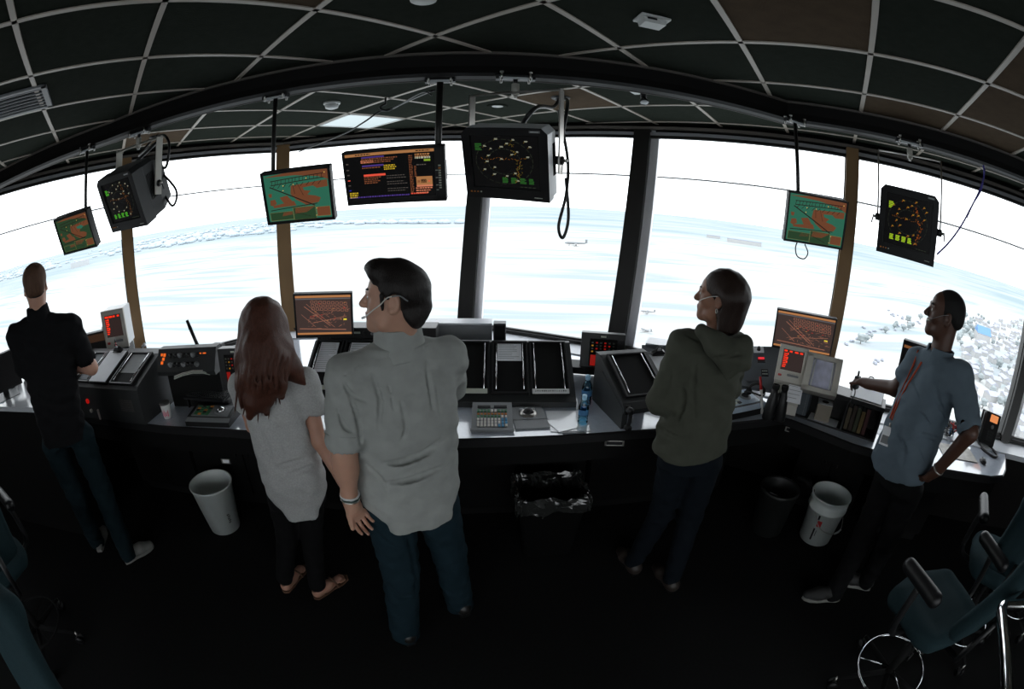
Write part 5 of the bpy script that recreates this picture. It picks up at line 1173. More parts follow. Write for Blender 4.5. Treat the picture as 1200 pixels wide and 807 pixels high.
def crease(s, pts, r=.008, dep=.004, k=.012):
    P = [hit(s, *p) for p in pts]; P = [p+(p-V((0, 0, EYE))).normalized()*(dep-r) for p in P if p is not None]
    Q = curve(P, 3) if len(P) > 2 else P
    N = len(Q)-1
    for i in range(N):
        ra, rb = (r*max(.18, math.sin(math.pi*min(1, max(0, j/N))))**.7 for j in (i, i+1)); e = V((0, 0, EYE)); s.cone(Q[i]-(Q[i]-e).normalized()*(r-ra), Q[i+1]-(Q[i+1]-e).normalized()*(r-rb), ra, rb, k, 's')
def ridge(s, pts, r=.010, dep=.006, k=.02):
    P = [hit(s, *p) for p in pts]; P = [p+(p-V((0, 0, EYE))).normalized()*dep for p in P if p is not None]
    for a, b in zip(P, P[1:]): s.cone(a, b, r, r, k)
def hframe(c, az, tilt=0.0, roll=0.0):
    """head frame: x right, y forward (face), z up; tilt>0 looks up"""
    return Matrix.Translation(V(c)) @ Matrix.Rotation(-math.radians(az), 4, 'Z') @ Matrix.Rotation(math.radians(tilt), 4, 'X') @ Matrix.Rotation(math.radians(roll), 4, 'Y')
def head(s, M, sc=1.0, neck=None, nr=.055, fem=False, nose=1.0):
    R = np.array(M)[:3, :3]
    P = lambda x, y, z: M @ V((x*sc, y*sc, z*sc))
    def E(c, r, k=.02, op='u'): s.ell(P(*c), [v*sc for v in r], R, k, op)
    def C(a, b, ra, rb, k=.02, op='u'): s.cone(P(*a), P(*b), ra*sc, rb*sc, k, op)
    j = .9 if fem else 1.0
    E((0, -.014, .026), (.072, .093, .086), .0); E((0, .042, .028), (.058, .046, .056), .03); E((0, .036, -.040), (.055*j, .054, .066), .03)
    for q in (-1, 1):
        C((q*.050*j, .000, -.045), (q*.040*j, .030, -.085), .020, .018, .03); C((q*.040*j, .030, -.085), (0, .066, -.100), .018, .017, .025); E((q*.040, .052, -.022), (.020, .024, .022), .025)
    E((0, .074, -.100), (.020, .016, .016), .02)
    E((0, .076, -.066), (.026, .016, .022), .02)
    for q in (-1, 1): E((q*.031, .098, .002), (.018, .014, .011), .014, 's')
    C((0, .085, .016), (0, .085+.027*nose, -.026), .0075, .0115, .012); E((0, .092+.012*nose, -.032), (.016, .012, .008), .008)
    for q in (-1, 1): C((q*.046, .074, .020), (q*.014, .090, .018), .007, .008, .014); E((q*.0305, .0765, .001), (.013, .013, .0125), .004)
    E((0, .0905, -.057), (.021, .010, .0055), .005); E((0, .0885, -.067), (.018, .010, .0065), .005)
    for q in (-1, 1):
        E((q*.076, -.008, -.010), (.009, .020, .031), .008); E((q*.083, -.006, -.006), (.006, .011, .018), .006, 's'); E((q*.080, -.002, -.034), (.006, .010, .010), .006)
    if neck is not None: s.cone(P(0, -.026, -.055), neck, nr*sc*.98, nr, .03)
def eyes(root, M, sc, base, brow, open_=1):
    for q in (-1, 1):
        c = M @ V((q*.0305*sc, .0785*sc, .001*sc)); mb = MB(); m3 = M.to_3x3()
        bm = bmesh.new(); bmesh.ops.create_uvsphere(bm, u_segments=16, v_segments=10, radius=.0118*sc)
        K = Matrix.Translation(c-V(base)) @ m3.to_4x4() @ Matrix.Rotation(math.pi/2, 4, 'X')
        mb.bm(bm, mat('eye white', (.34, .32, .30), .3), K, True)
        K2 = Matrix.Translation(c-V(base)+m3 @ V((0, .0075*sc, 0))) @ m3.to_4x4(); bm = bmesh.new(); bmesh.ops.create_uvsphere(bm, u_segments=12, v_segments=8, radius=.0055*sc); mb.bm(bm, mat('iris', (.02, .012, .008), .15), K2, True); mb.build('eye', None, root)
        mb = MB(); mb.tube([M @ V((sc*x, sc*y, sc*z))-V(base) for x, y, z in ((q*.050, .072, .022), (q*.032, .0885, .029), (q*.014, .0955, .025))], [.003*sc, .0045*sc, .0035*sc], brow, 8); mb.build('eyebrow', None, root)
def hand(s, w, f, n, side, sc=1.0, curl=(20, 25, 15), spread=3.0, thumb=(.55, 35), wr=.026):
    """w wrist, f finger direction, n palm normal (the way fingers curl), side: sign of the thumb along f x n"""
    f = V(f).normalized(); n = V(n); n = (n-f*n.dot(f)).normalized(); x = f.cross(n)*side; w = V(w)
    for u, r in ((-.022, .0165), (-.007, .018), (.009, .018), (.024, .0165)): s.cone(w+x*u*.55*sc+f*.010*sc, w+x*u*sc+f*.082*sc, r*.95*sc, r*.72*sc, .012)
    s.cone(w-f*.03*sc, w+f*.03*sc, wr*.85*sc, wr*.92*sc, .02)
    for u, L, dl in ((.030, .070, -.004), (.0095, .079, .004), (-.0115, .073, .001), (-.0315, .057, -.008)):
        a = math.radians(spread)*(u/.02); d = (f*math.cos(a)+x*math.sin(a)).normalized(); p = w+x*u*sc+f*(.082+dl)*sc; ang = 0; rr = .0088
        for q, (fr, cv) in enumerate(zip((.46, .30, .24), curl)):
            ang += math.radians(cv); dd = d*math.cos(ang)+n*math.sin(ang); e = p+dd*L*fr*sc; s.cone(p, e, rr*sc, (rr-.0008)*sc, .003); p = e; rr -= .0008
    a = thumb[0]; d = (f*math.cos(a)+x*math.sin(a)).normalized(); p = w+x*.020*sc+f*.018*sc+n*.006*sc; s.cone(w+f*.012*sc+x*.006*sc, p+d*.038*sc, .016*sc, .0125*sc, .012); p = p+d*.038*sc; dd = (d*math.cos(math.radians(thumb[1]))+(f*.6+n*.5).normalized()*math.sin(math.radians(thumb[1]))).normalized(); s.cone(p, p+dd*.030*sc, .0115*sc, .0105*sc, .003); s.cone(p+dd*.030*sc, p+dd*.052*sc, .0105*sc, .0085*sc, .003)
def shoe(root, base, heel, toe, up, sole, w=.046, h=.085, name='shoe', open_top=False):
    heel, toe = V(heel), V(toe); heel.z = toe.z = 0; d = (toe-heel).normalized(); L = (toe-heel).length; x = V((d.y, -d.x, 0))
    lo = V((min(heel.x, toe.x)-.09, min(heel.y, toe.y)-.09, -.01)); hi = V((max(heel.x, toe.x)+.09, max(heel.y, toe.y)+.09, .16))
    s = SDF(lo, hi, .005); P = lambda u, v, z: heel+d*L*u+x*v+V((0, 0, z))
    s.cone(P(.12, 0, .05), P(.30, 0, .065), .038, .040, .0).cone(P(.30, 0, .06), P(.62, .004, .045), .040, .038, .03).cone(P(.62, .004, .040), P(.88, .006, .030), .042, .032, .03).cone(P(.14, 0, .05), P(.24, 0, h+.02), .036, .034, .03)
    s.cut((0, 0, .022), (0, 0, -1)); s.cut((0, 0, h+.02), (0, 0, 1)); o = s.mesh(name, up, root, base=base)
    mb = MB(); out = []
    for u, v in ((0, -.6), (0, .6), (.12, .85), (.35, .80), (.6, 1.05), (.8, 1.0), (.94, .6), (1, 0), (.94, -.55), (.8, -.95), (.6, -1), (.35, -.78), (.12, -.85)): p = P(u, v*w*.88, 0); out.append((p.x-base[0], p.y-base[1]))
    mb.poly_z(out, .001-base[2], .024-base[2], sole, .004); mb.build('sole', None, o)
    return o
def leg(s, hip, knee, ank, r=(.092, .068, .060), k=.03): s.cone(hip, knee, r[0], r[1], k).cone(knee, ank, r[1], r[2], .02)
WAVES = [(38, 10, 60, .3, .45), (-20, 45, 85, 1.1, .35), (70, -30, 40, 2.0, .25), (25, 60, -50, .7, .3)]
def finish(root, label): tag(root, label, 'person')

# ---- the tall man in the grey shirt
def tall_man():
    B = V((-.39, 1.47, 0)); az = -33
    sk = skin('skin light brown', (.50, .285, .205)); hr = hairmat('hair black', (.012, .009, .008))
    HM = hframe(atd(462, 348, 1.475), -98, 4, 2); sc = .955
    LS, LE, LW, LT = V((-.545, 1.350, 1.415)), atd(403, 528, 1.40), atd(411, 586, 1.42), atd(428, 626, 1.43)
    RS, RE, RW = V((-.232, 1.566, 1.415)), V((-.250, 1.76, 1.20)), V((-.44, 1.80, 1.15))
    NB = V((-.378, 1.458, 1.47))
    s = SDF((-.76, 1.05, -.01), (-.03, 2.02, 1.83), .0042)
    head(s, HM, sc, NB, .060)
    s.loft([(.86, -.40, 1.48, .15, .10), (1.1, -.385, 1.47, .15, .095), (1.3, -.385, 1.465, .16, .095), (1.42, -.38, 1.46, .13, .07), (1.47, -.378, 1.458, .07, .055)], az, .03)
    s.cone(LS, LE, .050, .044, .03).cone(LE, LW, .044, .0285, .02); s.ell(LE.lerp(LW, .28), (.043, .043, .07), None, .03)
    fd = (LT-LW).normalized(); vv = (LW-V((0, 0, EYE))).normalized(); side = fd.cross(vv)
    # palm seen from behind, fingers folding towards the camera and to the right
    hand(s, LW, fd+V((.05, 0, 0)), -vv+V((.35, 0, 0)), 1, 1.02, (24, 34, 22), 2.5, (.35, 20), .030)
    s.cone(RS, RE, .048, .042, .03).cone(RE, RW, .042, .028, .02); hand(s, RW, (-.9, .35, .05), (0, -.4, -.9), -1, 1.0, (20, 30, 20))
    for h_, k_, a_ in ((V((-.47, 1.42, .92)), V((-.455, 1.395, .50)), V((-.50, 1.375, .05))), (V((-.32, 1.53, .92)), V((-.275, 1.565, .49)), V((-.25, 1.60, .05)))): leg(s, h_, k_, a_, (.070, .050, .040))
    def lip(c):
        Mi = np.array(HM.inverted()); p = c@Mi[:3, :3].T+Mi[:3, 3]; return ((np.abs(p[:, 0]) < .024) & (p[:, 1] > .078) & (p[:, 2] < -.050) & (p[:, 2] > -.075)).astype(int)
    root = s.mesh('person', [sk, skin('lip brown', (.30, .12, .09))], None, lip, base=B)
    finish(root, 'man with black hair in untucked grey short sleeved shirt and dark jeans, looking left')
    eyes(root, HM, sc, B, hr)
    # hair: full swept top, short sides
    P = lambda x, y, z: HM @ V((x, y, z)); R = np.array(HM)[:3, :3]
    c = HM.translation; s = SDF(c-V((.17, .17, .16)), c+V((.17, .17, .20)), .0038)
    s.ell(P(0, -.019, .028), (.079, .102, .090), R, 0); s.cone(P(-.032, .058, .084), P(.032, .058, .084), .032, .032, .03); s.cone(P(0, -.01, .086), P(0, .070, .088), .038, .030, .03); s.cone(P(0, -.085, -.03), P(0, -.075, -.065), .040, .030, .03); s.cone(P(-.03, -.06, -.06), P(.03, -.06, -.06), .034, .034, .03)
    s.ell(P(0, .125, .005), (.095, .068, .088), R, .012, 's')
    for q in (-1, 1):
        s.cone(P(q*.095, .020, -.06), P(q*.085, .058, -.02), .052, .050, .01, 's'); s.ell(P(q*.083, -.008, -.016), (.026, .028, .040), R, .006, 's'); s.cone(P(q*.09, .085, .05), P(q*.08, .06, .00), .026, .030, .01, 's')
        s.cone(P(q*.0735, .032, .015), P(q*.072, .028, -.028), .0085, .0055, .006)
    s.cone(P(-.1, -.005, -.115), P(.1, -.005, -.115), .060, .060, .02, 's')
    s.wave(.0012, [(90, 20, 40, 0, .5), (-40, 110, 30, 1, .5), (30, 60, 150, 2, .4)]); s.mesh('hair', hr, root, base=B)
    # shirt
    sh = cloth('grey shirt cloth', (.335, .350, .335), vscale=22, var=.14)
    s = SDF((-.72, 1.17, .76), (-.06, 1.86, 1.56), .0046)
    s.loft([(.78, -.402, 1.483, .208, .158), (.92, -.400, 1.48, .205, .150), (1.06, -.388, 1.472, .198, .138), (1.22, -.386, 1.466, .204, .136), (1.36, -.386, 1.460, .196, .122), (1.44, -.382, 1.458, .150, .092), (1.485, -.378, 1.456, .085, .070)], az, 0)
    s.cone(NB+V((0, 0, .0)), LS+V((0, 0, .002)), .062, .062, .05).cone(NB, RS+V((0, 0, .002)), .062, .062, .05)
    cuffL = LS.lerp(LE, .86); s.cone(LS, cuffL, .070, .068, .045); cuffR = RS.lerp(RE, .86); s.cone(RS, cuffR, .068, .066, .045)
    ax = nrm(az+90)
    for q in (-1, 1): s.cone(V((-.40, 1.48, .775))+ax*.235*q-nrm(az)*.2, V((-.40, 1.48, .775))+ax*.235*q+nrm(az)*.2, .100, .100, .03, 's')
    s.wave(.0042, WAVES)
    crease(s, [(524, 514), (500, 530), (472, 541), (450, 543)], .014, .017, .008); crease(s, [(528, 546), (505, 554), (480, 563), (452, 567)], .012, .015, .008);
    for c_, w_ in (([(520, 512), (497, 530), (470, 541), (452, 543)], .013), ([(526, 545), (505, 553), (480, 562), (450, 566)], .012), ([(500, 425), (503, 450), (507, 480)], .006), ([(410, 465), (419, 490), (423, 520)], .007), ([(436, 440), (446, 470), (443, 505)], .007), ([(470, 470), (476, 500), (470, 520)], .006), ([(512, 455), (516, 485)], .006), ([(430, 545), (445, 560), (455, 580)], .008), ([(402, 448), (412, 462), (428, 470)], .006), ([(396, 480), (404, 500), (414, 506)], .006), ([(455, 452), (462, 480)], .005)): crease(s, c_, w_, .010, .009)
    crease(s, [(398, 443), (430, 425), (470, 413), (505, 405), (530, 404)], .003, .003, .004)
    e = (cuffL-LS).normalized(); s.cut  # sleeve opening
    s.cone(cuffL-e*.02, cuffL+e*.09, .054, .056, .004, 's')
    s.mesh('shirt', sh, root, base=B)
    s = SDF(NB-V((.12, .12, .03)), NB+V((.12, .12, .12)), .004)
    s.loft([(1.456, -.380, 1.457, .104, .088), (1.50, -.380, 1.456, .086, .080), (1.562, -.383, 1.450, .078, .074)], az-20, 0); s.loft([(1.44, -.380, 1.457, .092, .076), (1.50, -.380, 1.456, .076, .070), (1.60, -.384, 1.448, .071, .067)], az-20, 0, 's')
    s.cone(V((-.47, 1.50, 1.56)), V((-.50, 1.53, 1.42)), .03, .05, .01, 's'); s.wave(.0012, WAVES); s.mesh('collar', sh, root, base=B)
    mb = MB(); P0 = [cuffL+(-V((0, 0, 1)).cross(e).normalized()*math.cos(t)+e.cross(V((0, 0, 1)).cross(e).normalized())*math.sin(t))*.0695-e*.028 for t in [k*2*math.pi/28 for k in range(28)]]; mb.tube([p-B for p in P0], .0016, sh, 6, closed=True); mb.build('cuff_seam', None, root)
    # jeans
    je = cloth('dark blue denim', (.011, .025, .034), vscale=12, var=.3, bscale=600)
    s = SDF((-.68, 1.20, .0), (-.08, 1.78, 1.0), .006)
    s.loft([(.84, -.395, 1.475, .172, .132), (.93, -.395, 1.475, .170, .125), (.99, -.395, 1.475, .165, .12)], az, 0)
    leg(s, V((-.475, 1.42, .84)), V((-.462, 1.392, .50)), V((-.500, 1.368, .035)), (.108, .083, .072), .035); leg(s, V((-.315, 1.53, .84)), V((-.272, 1.565, .49)), V((-.246, 1.602, .035)), (.106, .080, .070), .035)
    s.cut((0, 0, .012), (0, 0, -1)); s.wave(.005, WAVES)
    for c_, w_ in (([(440, 625), (455, 640), (470, 645)], .010), ([(495, 640), (505, 655), (512, 668)], .010), ([(455, 690), (470, 700), (485, 698)], .010), ([(470, 612), (485, 650), (488, 700)], .008), ([(520, 690), (535, 700)], .008)): crease(s, c_, w_, .006, .02)
    s.mesh('jeans', je, root, base=B)
    bl = mat('black leather', (.012, .011, .010), .4, bump=.2)
    for a_ in (V((-.50, 1.372, 0)), V((-.247, 1.60, 0))): shoe(root, B, a_-nrm(az)*.075, a_+nrm(az)*.20, bl, M_matte)
    # headset boom, bracelets, ring
    P = lambda x, y, z: HM @ V((x, y, z))-B
    mb = MB(); mb.tube(curve([P(-.087, -.012, .018), P(-.088, .012, .012), P(-.080, .035, -.012), P(-.070, .062, -.034), P(-.056, .082, -.054), P(-.042, .093, -.064)], 6), .0022, mat('clear tubing', (.62, .61, .58), .25), 8); mb.tube([P(-.046, .090, -.060), P(-.030, .100, -.066)], .0042, M_alum, 8); mb.build('headset_boom', None, root)
    mb = MB(); mb.tube(curve([P(-.088, -.002, .016), P(-.091, -.026, .020), P(-.089, -.052, .004)], 5), .0025, M_greyp, 8); mb.build('ear_hook', None, root)
    ax_ = (LE-LW).normalized(); u = ax_.orthogonal().normalized(); v_ = ax_.cross(u)
    for k, (o_, r_, m_) in enumerate(((.012, .034, M_steel), (.020, .0335, mat('green beads', (.03, .06, .05), .4)), (.030, .035, M_alum))):
        mb = MB(); mb.tube([LW+ax_*o_+(u*math.cos(t)+v_*math.sin(t))*(r_+.001*math.sin(9*t))-B for t in [q*2*math.pi/26 for q in range(26)]], .0042 if k != 1 else .005, m_, 8, closed=True); mb.build('bracelet', None, root)
tall_man()
# ---- the woman with long hair beside him
def woman_long_hair():
    B = V((-1.05, 1.62, 0)); az = -24
    sk = skin('skin tan', (.46, .25, .18)); hr = hairmat('hair auburn', (.064, .022, .013), .5)
    HM = hframe(atd(309, 384, 1.95), -30, -6, 0); sc = .96
    LS, RS = V((-1.165, 1.575, 1.255)), V((-.885, 1.695, 1.245)); NB = V((-1.025, 1.635, 1.30))
    RE, RW = atd(374, 517, 1.86), atd(400, 562, 1.80); LE, LW = V((-1.20, 1.66, 1.02)), V((-1.12, 1.86, .95))
    s = SDF((-1.40, 1.35, -.01), (-.58, 2.08, 1.66), .005)
    head(s, HM, sc, NB, .048, True)
    s.loft([(.74, -1.03, 1.625, .12, .09), (.97, -1.02, 1.625, .11, .08), (1.2, -1.02, 1.63, .12, .075), (1.29, -1.025, 1.635, .05, .045)], az, .03)
    s.cone(RS, RE, .039, .034, .03).cone(RE, RW, .034, .023, .02); f = (RW-RE).normalized(); hand(s, RW, f, V((0, 1, 0)), 1, .86, (14, 22, 16), 2.5, (.4, 20), .022)
    s.cone(LS, LE, .038, .033, .03).cone(LE, LW, .033, .022, .02); hand(s, LW, (.5, .8, 0), (0, 0, -1), -1, .86)
    hl, rl = onz(336, 682, .05), onz(374, 690, .05); toer = onz(408, 674, .0)
    for h_, k_, a_ in ((V((-1.10, 1.60, .74)), V((-1.14, 1.61, .40)), hl), (V((-.96, 1.65, .74)), V((-1.01, 1.65, .40)), rl)): leg(s, h_, k_, a_, (.06, .042, .032))
    for a_, d_ in ((hl, V((.15, .99, 0))), (rl, (toer-rl))):
        d_ = V((d_.x, d_.y, 0)).normalized(); h_ = V((a_.x, a_.y, .036)); s.cone(h_-d_*.02, h_+d_*.06, .030, .031, .02).cone(h_+d_*.05, h_+d_*.15+V((0, 0, -.012)), .030, .020, .02)
        for q in range(5): x_ = V((d_.y, -d_.x, 0))*(q-2)*.0125; s.cone(h_+d_*.14+x_+V((0, 0, -.014)), h_+d_*(.185-.006*abs(q-1.5))+x_+V((0, 0, -.018)), .009, .008, .004)
    s.cut((0, 0, .012), (0, 0, -1))
    root = s.mesh('person', sk, None, base=B); finish(root, 'woman with long auburn hair in pale grey cap sleeved top and black trousers, from behind')
    eyes(root, HM, sc, B, hr)
    P = lambda x, y, z: HM @ V((x*sc, y*sc, z*sc)); R = np.array(HM)[:3, :3]
    s = SDF(V((-1.36, 1.36, 1.02)), V((-.72, 1.94, 1.68)), .0045)
    s.ell(P(0, -.018, .030), [v*sc for v in (.090, .110, .100)], R, 0)
    for pts, rs in (([P(0, -.045, .04), atd(309, 410, 1.85), atd(306, 440, 1.80), atd(298, 470, 1.80), atd(292, 488, 1.81)], [.095, .090, .072, .045, .016]), ([P(-.04, -.03, .0), atd(291, 420, 1.90), atd(288, 450, 1.86), atd(284, 475, 1.85)], [.075, .060, .045, .014]), ([P(.04, -.03, .0), atd(326, 410, 1.88), atd(341, 432, 1.87), atd(357, 449, 1.86)], [.075, .066, .046, .014]), ([P(0, -.05, .0), atd(318, 425, 1.82), atd(322, 448, 1.80), atd(330, 464, 1.81)], [.08, .072, .050, .016]), ([atd(300, 440, 1.82), atd(310, 466, 1.80), atd(312, 484, 1.81)], [.06, .036, .012])): s.chain(pts, rs, .03)
    s.ell(P(0, .14, -.02), [v*sc for v in (.085, .085, .105)], R, .015, 's')
    for k in range(9): crease(s, [(283+k*7, 405+abs(k-4)*2), (283+k*6.4, 435), (281+k*6.6, 462)], .005, .004, .008)
    s.wave(.0020, [(95, 60, 9, 0, .5), (-70, 80, 14, 1, .5), (140, -20, -8, 2, .4)]); s.mesh('hair', hr, root, base=B)
    mb = MB(); r = lcg(9)
    for k in range(11):
        x = 278+k*5+r.uniform(-2, 2); y = 470-abs(k-4)*2.2+r.uniform(-6, 8); a = atd(x+4, y-40, 1.85); b = atd(x, y, 1.82); c_ = atd(x+r.uniform(-4, 3), y+16+r.uniform(0, 10), 1.82); mb.tube([p-B for p in curve([a, b, c_], 5)], [.003+.003*max(0, 1-abs(i-4)/5) for i in range(10)]+[.0005], hr, 6)
    mb.build('hair_strands', None, root)
    sh = cloth('pale grey jersey', (.40, .405, .40), vscale=150, var=.30)
    s = SDF((-1.36, 1.36, .56), (-.70, 1.90, 1.36), .005)
    s.loft([(.60, -1.005, 1.635, .150, .128), (.80, -1.010, 1.63, .158, .125), (.97, -1.018, 1.628, .150, .108), (1.12, -1.020, 1.628, .150, .104), (1.22, -1.022, 1.632, .138, .088), (1.275, -1.025, 1.635, .080, .060)], az, 0, n=2.2)
    s.cone(NB+V((0, 0, -.04)), RS, .042, .052, .04).cone(NB+V((0, 0, -.04)), LS, .042, .052, .04); s.cone(RS, RS.lerp(RE, .42)+nrm(60)*.012, .061, .060, .03); s.cone(LS, LS.lerp(LE, .42), .055, .055, .03)
    ax = nrm(az+90)
    for q in (-1, 1): s.cone(V((-1.005, 1.635, .585))+ax*.185*q-nrm(az)*.2, V((-1.005, 1.635, .585))+ax*.185*q+nrm(az)*.2, .105, .105, .03, 's')
    e = (RE-RS).normalized(); c_ = RS.lerp(RE, .42); s.cone(c_+e*.005, c_+e*.09, .046, .052, .004, 's')
    s.wave(.0030, WAVES)
    for c2, w_ in (([(322, 548), (340, 543), (358, 537)], .008), ([(338, 556), (352, 552), (368, 545)], .007), ([(305, 505), (315, 530), (320, 560)], .008), ([(350, 490), (352, 520)], .008), ([(332, 505), (335, 540)], .007), ([(355, 560), (362, 575)], .007)): crease(s, c2, w_, .006, .014)
    s.mesh('blouse', sh, root, base=B)
    bk = cloth('black trouser cloth', (.007, .007, .0075), vscale=20)
    s = SDF((-1.36, 1.38, .0), (-.74, 1.86, .88), .006); s.loft([(.64, -1.02, 1.63, .135, .105), (.84, -1.02, 1.63, .125, .095)], az, 0, n=2.2)
    leg(s, V((-1.09, 1.60, .68)), V((-1.14, 1.61, .40)), hl+V((0, 0, .045)), (.076, .060, .050)); leg(s, V((-.95, 1.65, .68)), V((-1.01, 1.65, .40)), rl+V((0, 0, .045)), (.076, .060, .050)); s.wave(.003, WAVES); s.mesh('trousers', bk, root, base=B)
    so = mat('brown sandal', (.12, .06, .035), .6, var=.2)
    for a_, d_ in ((hl, V((.15, .99, 0))), (rl, (toer-rl))):
        d_ = V((d_.x, d_.y, 0)).normalized(); x = V((d_.y, -d_.x, 0)); h_ = V((a_.x, a_.y, 0)); mb = MB(); out = []
        for u, v in ((-.055, 0), (-.04, .026), (.02, .032), (.08, .030), (.14, .042), (.19, .034), (.215, 0), (.19, -.034), (.14, -.040), (.08, -.028), (.02, -.030), (-.04, -.026)): p = h_+d_*u+x*v-B; out.append((p.x, p.y))
        mb.poly_z(out, .001, .012, so, .003); o = mb.build('sandal', None, root)
        mb = MB(); mb.tube([p-B for p in curve([h_+d_*.11+x*.042+V((0, 0, .01)), h_+d_*.10+x*.02+V((0, 0, .058)), h_+d_*.10-x*.02+V((0, 0, .058)), h_+d_*.11-x*.040+V((0, 0, .01))], 6)], .006, so, 8); mb.build('strap', None, o); mb = MB(); mb.tube([p-B for p in curve([h_+d_*.02+x*.034+V((0, 0, .012)), h_-d_*.045+V((0, 0, .066)), h_+d_*.02-x*.034+V((0, 0, .012))], 6)], .005, so, 8); mb.build('strap', None, o)
woman_long_hair()

# ---- the man in the black polo at far left
def polo_man():
    B = V((-2.62, 1.40, 0)); az = -47
    sk = skin('skin pink', (.52, .29, .21)); hr = hairmat('hair cropped brown', (.10, .052, .032), .7)
    HM = hframe(atd(41, 332, 2.95), -58, -2, 0); sc = 1.04; HM.translation.z -= .01
    LS, RS = V((-2.755, 1.235, 1.565)), V((-2.455, 1.545, 1.525)); NB = V((-2.61, 1.38, 1.62))
    RE, RW = atd(107, 430, 2.93), atd(70, 428, 3.05); LE, LW = atd(27, 432, 3.0), V((-2.66, 1.62, 1.28))
    s = SDF((-3.05, .98, -.01), (-2.1, 1.90, 1.99), .006)
    head(s, HM, sc, NB, .060)
    s.loft([(.98, -2.63, 1.375, .13, .09), (1.3, -2.60, 1.385, .15, .10), (1.5, -2.605, 1.385, .15, .08), (1.6, -2.61, 1.38, .07, .06)], az, .03)
    s.cone(RS, RE, .052, .046, .03).cone(RE, RW, .046, .032, .02); hand(s, RW, (RW-RE).normalized(), nrm(az)*-1, 1, 1.0, (15, 25, 15))
    s.cone(LS, LE, .050, .044, .03).cone(LE, LW, .044, .030, .02); hand(s, LW+V((0, 0, .02)), V((.8, .25, .05)), nrm(az)*-1, -1, 1.0, (20, 30, 20))
    aR, aL = onz(150, 648, .06), onz(113, 634, .06)
    leg(s, V((-2.69, 1.31, .90)), V((-2.68, 1.30, .52)), aL, (.06, .05, .04)); leg(s, V((-2.57, 1.43, .90)), V((-2.52, 1.45, .52)), aR, (.06, .05, .04))
    root = s.mesh('person', sk, None, base=B); finish(root, 'man with cropped hair in black polo shirt, arms folded, standing at far left')
    eyes(root, HM, sc, B, hr)
    P = lambda x, y, z: HM @ V((x*sc, y*sc, z*sc)); R = np.array(HM)[:3, :3]; c = HM.translation
    s = SDF(c-V((.17, .17, .16)), c+V((.17, .17, .18)), .005); s.ell(P(0, -.018, .028), [v*sc for v in (.083, .097, .089)], R, 0); s.ell(P(0, -.028, .050), [v*sc for v in (.078, .088, .066)], R, .02); s.cone(P(-.025, -.075, -.02), P(.025, -.075, -.02), .040*sc, .040*sc, .03); s.ell(P(0, .115, -.01), [v*sc for v in (.10, .065, .088)], R, .01, 's')
    for q in (-1, 1): s.ell(P(q*.083, -.008, -.020), [v*sc for v in (.020, .028, .038)], R, .006, 's')
    s.cone(P(-.1, .0, -.10), P(.1, .0, -.10), .055, .055, .02, 's'); s.mesh('hair', hr, root, base=B)
    pk = cloth('black pique', (.008, .008, .009), vscale=30)
    s = SDF((-3.08, 1.0, .84), (-2.2, 1.80, 1.72), .006)
    s.loft([(.90, -2.635, 1.372, .180, .145), (1.05, -2.632, 1.372, .180, .135), (1.25, -2.61, 1.38, .195, .135), (1.45, -2.605, 1.385, .205, .125), (1.56, -2.607, 1.383, .15, .09), (1.615, -2.61, 1.38, .08, .066)], az, 0)
    s.cone(NB+V((0, 0, -.008)), LS, .060, .066, .05).cone(NB+V((0, 0, -.008)), RS, .060, .066, .05); s.cone(RS, RS.lerp(RE, .74), .072, .068, .04); s.cone(LS, LS.lerp(LE, .92), .070, .064, .04); e = (RE-RS).normalized(); c_ = RS.lerp(RE, .74); s.cone(c_-e*.01, c_+e*.1, .056, .06, .004, 's')
    s.wave(.005, WAVES); s.mesh('polo_shirt', pk, root, base=B)
    s = SDF(NB-V((.12, .12, .04)), NB+V((.12, .12, .13)), .005); s.loft([(1.615, -2.61, 1.38, .092, .082), (1.70, -2.612, 1.376, .078, .073)], az, 0); s.loft([(1.59, -2.61, 1.38, .078, .068), (1.75, -2.614, 1.376, .066, .062)], az, 0, 's'); s.mesh('collar', pk, root, base=B)
    je = cloth('dark teal denim', (.009, .019, .024), vscale=12, var=.3, bscale=600)
    s = SDF((-2.98, 1.05, .0), (-2.28, 1.80, 1.06), .007); s.loft([(.88, -2.63, 1.375, .165, .125), (1.03, -2.63, 1.375, .155, .115)], az, 0)
    leg(s, V((-2.705, 1.29, .88)), V((-2.685, 1.30, .52)), aL, (.100, .078, .068)); leg(s, V((-2.555, 1.46, .88)), V((-2.52, 1.45, .52)), aR, (.100, .078, .068)); s.cut((0, 0, .03), (0, 0, -1)); s.wave(.006, WAVES); s.mesh('jeans', je, root, base=B)
    mb = MB(); p = [atd(x, y, 2.845) for x, y in ((48, 505), (62, 504), (76, 500), (90, 494), (98, 489))]
    sn = mat('grey trainer', (.20, .20, .19), .7, var=.35, vscale=30); so = mat('pale sole', (.26, .26, .24), .6)
    t = onz(190, 634, 0); shoe(root, B, aR-(t-aR).normalized()*.06, V((aR.x, aR.y, 0))+V((t.x-aR.x, t.y-aR.y, 0)).normalized()*.225, sn, so)
    shoe(root, B, V((aL.x, aL.y, 0))-nrm(az)*.06, V((aL.x, aL.y, 0))+nrm(az+18)*.215, sn, so)
    mb = MB(); mb.tube([V(q)-B for q in curve([P(-.079, -.03, -.01), P(-.03, -.085, -.055), P(.03, -.085, -.06), P(.06, -.06, -.045)], 6)], .003, M_blackp, 6); mb.build('earpiece_cord', None, root)
polo_man()

